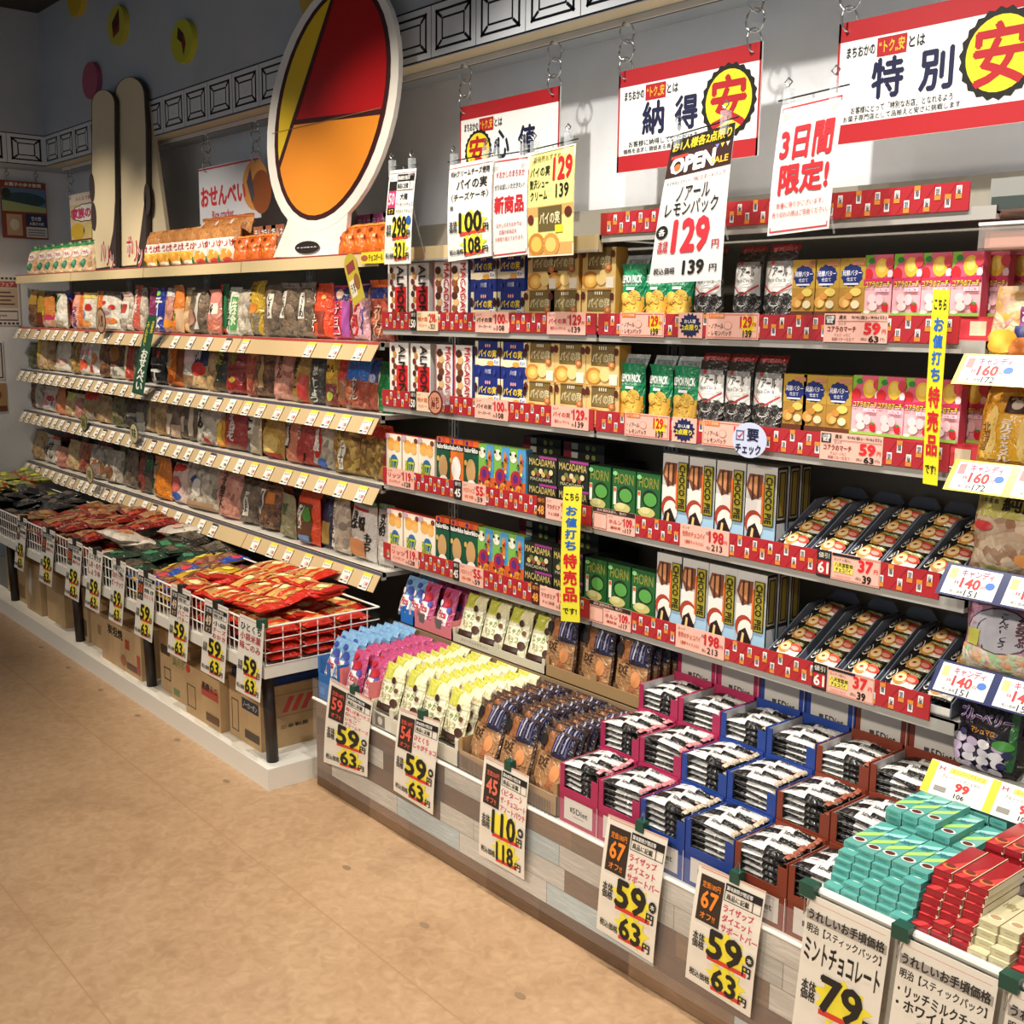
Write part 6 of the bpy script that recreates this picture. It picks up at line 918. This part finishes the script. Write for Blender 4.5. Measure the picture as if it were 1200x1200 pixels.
# standing pouches in trays
def tray(x0, x1, y0, y1, z0, z1, c, label, items=(), cut=True):
    b = MB(); w, d, h = x1-x0, y1-y0, z1-z0; b.box(0, w, 0, d, 0, .004, M(c, .6)); b.box(0, w, 0, .003, 0, h*.62, M(c, .6)); b.box(0, .003, 0, d, 0, h, M(c, .6)); b.box(w-.003, w, 0, d, 0, h, M(c, .6)); b.box(0, w, d-.003, d, 0, h, M(c, .6)); b.box(w/2-.012, w/2+.012, 0, .003, h*.62, h*.95, M(c, .6)); b.box(.003, .016, 0, .003, h*.62, h, M(c, .6)); b.box(w-.016, w-.003, 0, .003, h*.62, h, M(c, .6)); draw(b, front(w, h), items, l0=1)
    o = b.build('carton_tray'); o.location = (x0, y0, z0); tag(o, label, 'carton tray'); return o
def exe_b():
    its = [('r', .03, .02, .97, .62, film('#a87c54')), ('g', [(.5, .60), (.9, .56), (.92, .2), (.55, .12)], film('#a8623e')), ('e', .7, .36, .14, .14, '#d8905a'), ('t', 'EXE', .16, .40, .44, .54, '#2c2018', .03), ('r', .22, .36, .42, .375, '#4a3424'), ('r', .34, .565, .48, .59, '#2c2018')]+[('r', .22, .63, .46, 1, film('#8e5a36')), ('r', .46, .60, 1, 1, film('#221f34'))]+[('r', .50+.09*k, .66+.03*(k % 2), .54+.09*k, 1, ['#6a6690', '#a8a6b0', '#3a3656', '#8a88a0', '#4a4670'][k]) for k in range(5)]+[('r', .10, .97, 1, 1, film('#4a3a34'))]+[('e', .14, .80, .12, .10, '#1d1714'), ('e', .13, .12, .09, .1, '#6a5a4a')]
    return pillow(.146, .19, .034, film('#5a4030'), its, 95, True)
def jaga_b():
    its = [('r', .03, .03, .97, .72, film('#ece7c8')), ('r', .0, .68, .62, 1, film('#c8c650')), ('r', .55, .70, 1, 1, film('#ece0b4')), ('t', 'じゃが', .2, .44, .74, .60, '#7a8a3a', .02), ('t', 'チョコ', .26, .28, .70, .42, '#a8a05a', .02), ('r', .1, .05, .78, .20, '#3a2018'), ('e', .86, .26, .13, .09, '#4a2a1c'), ('e', .68, .70, .10, .07, '#3c241a'), ('e', .86, .52, .08, .05, '#6a4428'), ('t', 'ひとくち', .3, .62, .6, .67, '#8a8a4a', .01)]
    return pillow(.122, .175, .04, film('#e2ddb4'), its, 96, True)
def fit_b(c, c2):
    its = [('r', .08, .10, .80, .52, film('#f2ece6')), ('t', 'Fits', .14, .28, .72, .46, '#c8304a', .05), ('t', 'めぐみ', .2, .14, .66, .26, '#c8606a', .02), ('e', .62, .66, .2, .10, c2), ('e', .25, .62, .12, .08, '#f0e6e6'), ('e', .8, .5, .12, .08, '#4a4a9a' if c2 != '#c8202c' else '#c8303a'), ('e', .4, .84, .14, .07, c2)]
    return pillow(.1, .165, .036, film(c), its, 97, True)
exe_me, jag_me = exe_b(), jaga_b(); blu_me, pin_me = fit_b('#7aa6cc', '#3a4a9a'), fit_b('#b84c78', '#b8202c')
def bed(me, nm, x0, n, wd, y0, rows, dy, z, desc, cat, group, lean, rj=.0, scale=None):
    r2 = random.Random(n*7+rows)
    for j in range(rows):
        for i in range(n):
            put(me, nm, (x0+wd*(i+.5)+r2.uniform(-rj, rj), y0+dy*j, z+r2.uniform(0, .008)+(.012 if j else 0)), '%s, %s column, %s back in its tray' % (desc, ORD[i], ORD[j]), cat, group, (lean+r2.uniform(-.05, .05), r2.uniform(-.03, .03), r2.uniform(-.06, .06)), scale)
bed(exe_me, 'chocolate_pouch', -2.757, 3, .156, 2.14, 10, .029, .385, 'brown chocolate pouch with striped top', 'chocolate pouch', 'brown chocolate pouches in the tray', -.34)
tray(-2.757, -2.289, 2.112, 2.455, .346, .45, '#a8845a', 'brown patterned carton tray of chocolate pouches on the promotion table', [('r', .01+.0125*k, .06+.02*(k % 3), .016+.0125*k, .52-.03*(k % 2), '#4a3828') for k in range(26)]+[('r', .7+.0125*k, .06+.02*(k % 3), .706+.0125*k, .52-.03*(k % 2), '#4a3828') for k in range(23)])
bed(jag_me, 'potato_chocolate_pack', -3.27, 4, .127, 2.135, 9, .035, .40, 'cream pack with yellow green top and dark balls', 'snack pack', 'cream potato chocolate packs in the trays', -.30)
for k in range(2): tray(-3.27+.2555*k, -3.018+.2555*k, 2.112, 2.46, .346, .44, '#ddd6c2', ('farther', 'nearer')[k]+' pale carton tray of cream packs on the promotion table', [('r', .10, .08, .34, .56, '#6a5e52'), ('e', .22, .32, .06, .16, '#cfc8b8'), ('r', .5, .1, .98, .5, '#d2cab6')])
bed(pin_me, 'gum_pouch', -3.478, 2, .104, 2.135, 9, .034, .405, 'pink fruit gum pouch with white panel', 'candy pouch', 'pink gum pouches in the tray', -.34)
tray(-3.481, -3.273, 2.112, 2.46, .346, .50, '#d8787a', 'salmon pink carton tray of gum pouches on the promotion table', [('t', 'いちごガム', .56, .22, .86, .28, '#e6a8a8', .02)])
bed(blu_me, 'gum_pouch', -3.632, 2, .073, 2.14, 8, .038, .42, 'light blue fruit gum pouch with white panel', 'candy pouch', 'light blue gum pouches in the tray', -.30)
tray(-3.638, -3.485, 2.112, 2.46, .346, .51, '#2a6ab0', 'bright blue carton tray of gum pouches at the table end', [('r', .08, .14, .3, .3, '#4a86c4')])
# the step above: a second row of the same goods
for i, px in enumerate((655, 697, 738)):
    for j in range(3 if i < 2 else 6): put(exe_me, 'chocolate_pouch', (XA(px, 2.50, .68), 2.505+.045*j, .60), '%s brown chocolate pouch on the step under the lowest red rail, %s back' % (ORD[i], ORD[j]), 'chocolate pouch', 'brown chocolate pouches on the step', (-.12, 0, 0))
tray(XA(640, 2.48, .62), -2.29, 2.478, 2.80, .586, .655, '#a08058', 'brown carton tray of pouches on the step under the lowest red rail')
for i, px in enumerate((547, 573, 600, 629)):
    for j in range(3): put(jag_me, 'potato_chocolate_pack', (XA(px, 2.50, .66), 2.505+.05*j, .598), '%s cream pack on the step under the lowest red rail, %s back' % (ORD[i], ORD[j]), 'snack pack', 'cream packs on the step', (-.34, 0, .05))
tray(XA(531, 2.48, .6), XA(639, 2.48, .6), 2.478, 2.80, .586, .64, '#c9c2ae', 'pale carton tray of cream packs on the step', [('t', 'ひとくちじゃがチョコ', .1, .3, .4, .5, '#6a6458', .01)])
for i, px in enumerate((492, 514)):
    for j in range(3): put(pin_me, 'gum_pouch', (XA(px+3, 2.50, .66), 2.505+.05*j, .60), '%s pink gum pouch on the step under the red rail, %s back' % (ORD[i], ORD[j]), 'candy pouch', 'pink gum pouches on the step', (-.34, 0, 0))
tray(XA(486, 2.48, .6), XA(530, 2.48, .6), 2.478, 2.78, .586, .66, '#d47a80', 'salmon carton tray of gum pouches on the step', [('g', [(.1, .9), (.3, .9), (.26, .4), (.14, .4)], '#6a6262'), ('g', [(.55, .9), (.75, .9), (.71, .4), (.59, .4)], '#6a6262')])
for i, px in enumerate((470, 482)):
    for j in range(3): put(blu_me, 'gum_pouch', (XA(px+2, 2.50, .66), 2.51+.05*j, .60), '%s light blue gum pouch on the step under the red rail, %s back' % (ORD[i], ORD[j]), 'candy pouch', 'light blue gum pouches on the step', (-.34, 0, 0))
tray(-3.62, XA(485, 2.48, .6), 2.478, 2.78, .586, .65, '#2470c4', 'bright blue carton tray on the step with one torn corner')
# stacked stick chocolates
def stick(c, side, tops):
    b = MB(); w, d, h = .0393, .152, .0157; b.box(0, w, 0, d, 0, h, M(c, .28, .4)); S = front(w, h); frame(b, S, 0, 0, 1, 1, .03, .07, M('#8fd0c6' if c == '#57a59c' else ('#7e1218' if c == '#a0222a' else '#b8ae8a'), .3), 1); (R(b, S, .25, .42, .75, .60, side, 2) if c != '#a0222a' else R(b, S, .9, .0, 1, .3, '#e0d4b8', 2)); draw(b, topf(w, d, h), tops)
    R(b, lambda u, v, l=0: (w+l*EPS, u*d, v*h), 0, .05, 1, .95, side if c == '#a0222a' else c, 1); return b.mesh('stick_chocolate_box')
tea_me = stick('#57a59c', '#3a8a80', [('g', [(0, .25), (1, .55), (1, .7), (0, .4)], '#a8d86a'), ('e', .5, .20, .42, .075, '#e9e6da'), ('e', .5, .20, .30, .058, '#5a2420'), ('g', [(0, .62), (1, .78), (1, .9), (0, .74)], '#9ad8cc'), ('t', 'MINT', .2, .6, .8, .72, '#2a7a88', .03)])
red_me = stick('#a0222a', '#d9cfae', [('g', [(0, 0), (.5, 0), (1, .3), (1, .6)], '#c43a3c'), ('e', .5, .20, .40, .07, '#c8743a'), ('e', .5, .22, .28, .05, '#6a2a1c'), ('r', .95, 0, 1, 1, '#d9c8a4')])
crm_me = stick('#cfc6a0', '#b8ae88', [('e', .5, .2, .4, .075, '#e6dcc0'), ('e', .5, .2, .3, .055, '#b0906a'), ('t', 'Milky', .15, .5, .85, .7, '#a89a70', .03)])
COLS = ('leftmost', 'second', 'middle', 'fourth', 'last')
def sticks(me, nm, x0, n, rows, z0, y0, back, group, skip=lambda i, k: False, tier='front stack'):
    for k in range(rows):
        for i in range(n):
            if skip(i, k): continue
            put(me, 'stick_chocolate_box', (x0+.0403*i+.0012*((i+2*k) % 3-1), y0+back*k+.0035*((i*5+k*3) % 4), z0+.01604*k), '%s stick chocolate box, %s, %s layer up, %s column' % (nm, tier, ORD[k], COLS[min(i, 4)] if n > 4 else ORD[i]), 'chocolate box', group)
sticks(tea_me, 'mint green', -1.320, 5, 6, .5565, 2.017, .01126, 'mint green stick chocolate boxes')
sticks(tea_me, 'mint green', -1.320, 5, 8, .5565, 2.240, .0, 'mint green stick chocolate boxes', lambda i, k: k < 5 or (k == 7 and i in (3, 4)) or (k == 6 and i == 4), 'second stack')
sticks(tea_me, 'mint green', -1.320, 5, 7, .5565, 2.410, .0, 'mint green stick chocolate boxes', lambda i, k: k < 5, 'rear stack')
sticks(red_me, 'red', -1.110, 3, 7, .5565, 2.017, .01126, 'red stick chocolate boxes')
sticks(red_me, 'red', -1.088, 3, 8, .5565, 2.255, .0, 'red stick chocolate boxes', lambda i, k: k < 5, 'second stack')
sticks(crm_me, 'cream', -.988, 2, 4, .5565, 2.017, .01126, 'cream stick chocolate boxes')
sticks(red_me, 'red', -.900, 3, 4, .5565, 2.017, .01126, 'red end stick chocolate boxes', tier='end stack')
# ------------------------------------------------------------------ price cards clipped to the table
def dcard(off, oc, titles, main, tax, old='定価180円'):
    def fn(b, S):
        R(b, S, .04, .972, .5, .978, '#c86a5a', 2); R(b, S, 0, .99, 1, 1, '#d9a090', 2); offbox(b, S, off, old, oc, '#33261e'); notebox(b, S, .44, .80, .98, .94)
        n = len(titles); hh = min(.085, .24/n)
        for k, t in enumerate(titles): w = min(.54, .09*len(t)); T(b, S, t, .45, .785-hh*(k+1)+hh*.12, .45+w, .785-hh*k-hh*.12+.0, M('#c8244c'), .03, 5)
        price_block(b, S, .04, .02, .98, .55, main, tax); E_(b, S, .92, .44, .06, .045, M('#2a2420'), 9, 14); T(b, S, '本', .885, .42, .955, .46, M(WHITE), .02, 10)
    return fn
def clipped(root, t, w=.02):
    pass
for i, (q, off, oc, ti, mn, tx, old, lb) in enumerate((
    (((387, 794), (437, 822), (382, 892), (433, 910)), '59', '#e8584a', ('梅しば食べチゴ', '白いちご', 'いちご', 'クリームチーズ'), '59', '63', '定価149円', 'white price card reading 59 hung before the blue and pink gum pouches'),
    (((468, 829), (516, 846), (464, 925), (510, 954)), '54', '#e85a4a', ('ひとくち', 'じゃがチョコ'), '59', '63', '定価130円', 'white price card reading 59 hung before the cream packs'),
    (((568, 884), (620, 910), (564, 1000), (617, 1030)), '45', '#e0705a', ('〈ビター〉', 'ザ・チョコレート', 'アソートパウチ'), '110', '118', '定価200円', 'white price card reading 110 hung before the brown chocolate pouches'),
    (((713, 954), (783, 983), (702, 1086), (768, 1128)), '67', '#f08a2c', ('ライザップ', 'ダイエット', 'サポートバー'), '59', '63', '定価180円', 'white price card reading 59 with orange 67 hung before the pink and blue bins'),
    (((820, 1011), (898, 1045), (806, 1143), (882, 1191)), '67', '#f08a2c', ('ライザップ', 'ダイエット', 'サポートバー'), '59', '63', '定価180円', 'white price card reading 59 with orange 67 hung before the brown bins'))):
    rt = poster(q, 2.084, lb, dcard(off, oc, ti, mn, tx, old), 'price_card', '#ebe3d4', False, 'price card')
    a, c = P(*q[0], 2.084), P(*q[1], 2.084); m = a.lerp(c, .55)-Vector(rt.location); b = MB(); b.box(m.x-.014, m.x+.014, m.y-.006, m.y+.018, m.z-.012, m.z+.018, M('#1d4a3c', .35)); b.tube([(m.x-.008, m.y+.006, m.z+.016), (m.x, m.y+.012, m.z+.042), (m.x+.008, m.y+.006, m.z+.016)], .0018, CHROME, 5); b.build('binder_clip', rt)
def big(l1, l2, main):
    def fn(b, S):
        R(b, S, .05, .955, .95, .958, '#d08070', 2); R(b, S, .02, .84, .98, .90, '#a8a098', 2); T(b, S, 'うれしいお手頃価格', .04, .845, .96, .915, M('#2a2624'), .04, 4); T(b, S, '明治【スティックパック】', .04, .76, .94, .82, M(K), .02, 4)
        for k, t in enumerate(l1): h = .16 if len(l1) == 1 else .085; T(b, S, t, .04, .735-h*(k+1), .96, .725-h*k, M(K), .035, 4)
        if main: price_block(b, S, .04, .02, .98, .55, '79', '85')
    return fn
for i, (x0, x1, l1, mn, lb) in enumerate(((-1.341, -1.138, ('ミントチョコレート',), 1, 'large white price card reading 79 under the mint green stick boxes'), (-1.115, -.909, ('・リッチミルクチョコ', '・ホワイトチョコ'), 1, 'large white price card with two chocolate names under the red and cream stick boxes'), (-.888, -.68, ('おすすめ',), 1, 'large white price card under the end stick boxes, mostly out of sight'))):
    rt = empty('price_card', ((x0+x1)/2, 1.988, .19), lb, 'price card'); w = x1-x0; H_ = .36
    S = lambda u, v, l=0: ((u-.5)*w-.02*(1-v), .006*v-l*EPS-.004, v*H_)
    b = MB(); b.add([S(0, 0), S(1, 0), S(1, 1), S(0, 1), S(0, 0, -3), S(1, 0, -3), S(1, 1, -3), S(0, 1, -3)], [(0, 1, 2, 3), (7, 6, 5, 4), (0, 4, 5, 1), (1, 5, 6, 2), (2, 6, 7, 3), (3, 7, 4, 0)], M('#ebe4d6', .45)); big(l1, None, mn)(b, S); b.build('card', rt)
    b = MB(); b.box(-w/2-.018, -w/2+.02, -.008, .022, H_-.006, H_+.024, M('#1d4a3c', .35)); b.tube([(-w/2-.006, 0, H_), (-w/2-.004, -.004, H_-.05), (-w/2+.008, 0, H_)], .002, CHROME, 5); b.build('binder_clip', rt)
# ------------------------------------------------------------------ wrapped candy shelves
CZ = {1: 1.665, 2: 1.424, 3: 1.18, 4: .945, 5: .694}
def candy_rail(part, o, sid, z, W_, y):
    if sid == 0: return
    base = {1: '#ead63a', 2: '#ead63a', 3: '#232a58', 4: '#232a58', 5: '#f0ece2'}[sid]
    def f(b):
        hh, tl = .066, .05; S = plane((-.04, y-tl, z-.018), (1, 0, 0), (0, tl/hh, 1), (0, -1, 0)); L = W_+.03
        b.add([S(0, 0), S(L, 0), S(L, hh), S(0, hh), S(0, 0, -8), S(L, 0, -8), S(L, hh, -8), S(0, hh, -8)], [(0, 1, 2, 3), (7, 6, 5, 4), (0, 4, 5, 1), (1, 5, 6, 2), (2, 6, 7, 3), (3, 7, 4, 0)], M(base, .3, .4))
        for k in range(7):
            u = .012+.145*k if sid < 5 else .02+.155*k; Q = lambda a, c, l=0, u=u: S(u+a*.125, .004+c*.058, l)
            if sid < 5:
                R(b, Q, 0, 0, 1, 1, '#f2efe8', 2); T(b, Q, 'キャンディ', .26, .68, .88, .96, M('#d04a6a'), .05, 4); T(b, Q, '160' if sid < 3 else '140', .30, .28, .68, .66, M('#cf2a2c'), .06, 4); T(b, Q, '円', .70, .32, .78, .46, M('#cf2a2c'), .02, 4); T(b, Q, '税込価格', .16, .06, .42, .18, M(K), .01, 4); T(b, Q, '172' if sid < 3 else '151', .44, .02, .68, .24, M(K), .02, 4); R(b, Q, .04, .55, .18, .92, '#e87a7a' if sid < 3 else '#f0c27a', 3); E_(b, Q, .86, .5, .09, .13, M('#3a6ab8'), 4, 12); T(b, Q, '本体', .18, .38, .27, .52, M('#cf2a2c'), .02, 4)
            else:
                R(b, Q, -.16, -.05, .0, 1.05, '#e4d62e', 2); T(b, Q, 'スーパープライス', .30, .82, .95, .96, M('#c8922c'), .02, 4); R(b, Q, .26, .80, .98, .98, '#f0d25a', 3); T(b, Q, 'ブルーベリーマシュマロ', .14, .60, .9, .72, M('#5a5450'), .0, 4); T(b, Q, '99', .46, .26, .74, .56, M('#d0282c'), .07, 4); T(b, Q, '106', .50, .04, .70, .20, M(K), .03, 4); R(b, Q, .08, .10, .32, .28, '#8a8680', 3); T(b, Q, 'H', .05, .82, .16, .96, M('#d05060'), .03, 4)
    part('price_rail', f, o)
shelf_unit('shelf_unit', -1.295, -.15, 'white candy shelf unit with slanted price rails at the near end', [(1, 1.665), (2, 1.424), (3, 1.18), (4, .945), (5, .694)], candy_rail, 2.465)
b = MB(); b.box(-1.325, -.15, 2.52, 2.85, 2.03, 2.05, '#d2d4d6'); b.box(-1.325, -.15, 2.505, 2.52, 2.03, 2.10, '#8e8f8a'); b.box(-1.32, -.15, 2.5035, 2.5055, 2.033, 2.06, '#3a4440'); tag(b.build('top_shelf'), 'grey edged top shelf over the wrapped candy', 'shelf')
b = MB(); cl = clear('clear_tray', '#e8dcd4', .12, .06); b.box(-1.31, -.2, 2.44, 2.442, 1.945, 2.0, cl); b.box(-1.31, -.2, 2.44, 2.70, 1.94, 1.943, cl); b.box(-1.31, -1.308, 2.44, 2.7, 1.943, 2.0, cl); b.box(-1.31, -.2, 2.437, 2.44, 1.993, 2.0, clear('clear_edge', '#ffffff', .6, .1)); tag(b.build('clear_tray'), 'clear acrylic tray with pinkish packs under the top candy shelf', 'tray')
for k in range(7): put(memo('pnkp', lambda: boxm(.12, .14, .035, '#b07a68', [('r', .1, .1, .9, .9, '#c48a74')])), 'candy_pack', (-1.30+.125*k, 2.45, 1.9445), ORD[k]+' brownish pink pack lying in the clear acrylic tray', 'candy pack', 'pinkish packs in the clear tray')
cdy = crk('#d8a040', '#e8c8a0', '#e08a8a', 34, 1); 
def cb(w, h, d, base, its, seed): return pillow(w, h, d, base, its, seed, True, nx=12, ny=16)
kom = crk('#f0a05a', '#f2e6d8', '#a8d89a', 60, 2); msh = crk('#e8dce6', '#f4eef2', '#d8c8dc', 44, 1)
def marsh():
    b = MB(); pt = pillow_map(.165, .20, .07, 31); nx, ny = 12, 16
    for sg in (-1, 1):
        q = [(j*(nx+1)+i, j*(nx+1)+i+1, (j+1)*(nx+1)+i+1, (j+1)*(nx+1)+i) for j in range(ny) for i in range(nx)]; b.add([pt(i/nx, j/ny, 0, sg) for j in range(ny+1) for i in range(nx+1)], q if sg < 0 else [f[::-1] for f in q], film('#1b1620'))
    R(b, pt, .88, .1, .98, .8, film('#2f6a34'), 2, 8); R(b, pt, .04, .03, .90, .42, film('#2a2038'), 2, 8); r3 = random.Random(2)
    for k in range(16): E_(b, pt, .12+.22*(k % 4)+r3.uniform(-.03, .03), .06+.10*(k//4)+r3.uniform(-.01, .01), .105, .055, M(r3.choice(['#e6dcea', '#d9cce0', '#efe8f0', '#c8b4d4']), .35, .4), 4+k % 5, 12, 3)
    for u, v in ((.62, .08), (.86, .16), (.2, .44), (.9, .30), (.42, .04)): E_(b, pt, u, v, .06, .045, M('#2e2f62', .3, .5), 10, 10, 2)
    E_(b, pt, .84, .40, .14, .06, M('#4a9a3a', .4, .3), 11, 12, 2)
    for bo, c, l in ((.10, '#e0d2ea', 12), (.03, '#5a2a6a', 14)): T(b, pt, 'ブルーベリー', .08, .60, .94, .76, M(c), bo, l)
    T(b, pt, 'マシュマロ', .34, .48, .72, .55, M('#e0902c'), .05, 14); E_(b, pt, .3, .86, .14, .06, M('#2a3060', .25, .6), 5, 12, 3); E_(b, pt, .6, .9, .12, .05, M('#242850', .25, .6), 5, 12, 3)
    me = b.mesh('candy_bag'); me.shade_smooth(); return me
cand = [(1, -1.285, .14, .17, cdy, [('r', .55, .45, 1, .7, '#7a2a6a'), ('t', 'おいしい', .58, .5, .98, .66, WHITE, .03), ('r', .5, .3, 1, .45, '#20245a'), ('e', .3, .25, .3, .16, '#f0b03a'), ('e', .7, .16, .28, .14, '#e8884a')], 'clear bag of fruit shaped candy with purple label'),
        (2, -1.292, .155, .185, film('#d9982a'), [('r', .16, .1, .86, .66, film('#eab02e')), ('e', .25, .42, .10, .34, '#f2cf7a'), ('e', .77, .42, .10, .34, '#f2cf7a'), ('v', 'ミルクキャラメル', .40, .08, .60, .60, '#fbf6ea', .05), ('v', '北海道', .12, .2, .24, .55, '#7a4a14', .02), ('v', '生クリーム', .78, .2, .90, .60, '#7a4a14', .02), ('r', .42, .68, .72, .88, '#3a1c20'), ('e', .57, .78, .07, .06, '#c9b8a8'), ('t', '森永', .46, .83, .68, .87, '#c9b8a8', .01)], 'golden yellow caramel bag with dark square emblem'),
        (3, -1.285, .175, .195, crk('#8a5a3a', '#d8c4a8', '#b09a84', 44, 0), [('r', 0, .66, 1, 1, film('#b5ae5a')), ('t', '純露', .38, .74, .92, .93, '#1d1a16', .05), ('t', '日本橋 飴', .06, .82, .32, .88, '#2a2418', .03), ('r', .2, .02, .58, .10, '#d8cf8a'), ('e', .2, .55, .14, .06, '#c43a3a'), ('e', .75, .2, .10, .08, '#e8a05a')], 'clear bag of wrapped candy with gold header'),
        (4, -1.285, .175, .175, film('#c08aa0'), [('r', .02, .0, .98, .32, kom), ('e', .52, .58, .42, .30, '#2a2630'), ('e', .52, .58, .40, .285, '#b4b2bc'), ('v', 'こんぺいとう', .50, .38, .62, .82, '#1c1a1e', .04), ('v', 'おおつぶ', .72, .42, .84, .80, '#5a2a34', .08), ('r', .1, .34, .28, .56, '#c9c85a'), cap('#3f8a34', .92)], 'pink bag of star sugar candy with grey oval label')]
for s, x, w, h, m, its, lb in cand:
    put(memo(('cd', s), lambda: cb(w*1.12, h, .08, m, its, 30+s)), 'candy_bag', (x+w/2-.018, 2.52, CZ[s]+.032), lb, 'candy bag', None, (-.10, 0, 0))
    for k in range(2): put(memo(('cd', s), None), 'candy_bag', (x+w/2+.01, 2.61+.075*k, CZ[s]+.032), lb+', %s rank' % ('second', 'third')[k], 'candy bag', 'candy bags behind the first rank', (-.08, 0, 0))
for s, m, lb in ((1, cdy, 'second clear bag of fruit candy towards the near end'), (2, film('#d9982a'), 'second golden caramel bag towards the near end'), (3, crk('#8a5a3a', '#d8c4a8', '#b09a84', 44, 0), 'second wrapped candy bag with red edge'), (4, film('#d8a83a'), 'yellow sugar candy bag beside the pink one')):
    put(memo(('cd2', s), lambda: cb(.16, .18, .07, m, [('r', 0, 0, .14, 1, '#c8242c' if s == 3 else '#e8c04a'), ('e', .5, .2, .4, .15, '#e8a23a')], 37)), 'candy_bag', (-1.015 if s != 3 else -1.02, 2.53, CZ[s]+.032), lb, 'candy bag', None, (-.1, 0, 0))
put(marsh(), 'candy_bag', (-1.238, 2.53, CZ[5]+.032), 'dark bag of blueberry marshmallows with purple outlined writing', 'candy bag', None, (-.10, 0, -.04))
put(cb(.17, .19, .07, film('#e6e8ec'), [('e', .5, .55, .42, .30, '#1f4f9c'), ('t', 'カルピス', .2, .55, .8, .72, '#f0f4fa', .05), ('t', 'マシュマロ', .25, .40, .75, .5, '#f0f4fa', .03), ('e', .3, .12, .14, .09, '#5aa0d8'), ('e', .3, .12, .08, .05, '#f2f2f4'), ('r', .1, .86, .9, .95, '#2a5aa8')], 33), 'candy_bag', (-1.062, 2.53, CZ[5]+.032), 'white marshmallow bag with round blue label', 'candy bag', None, (-.12, 0, 0))
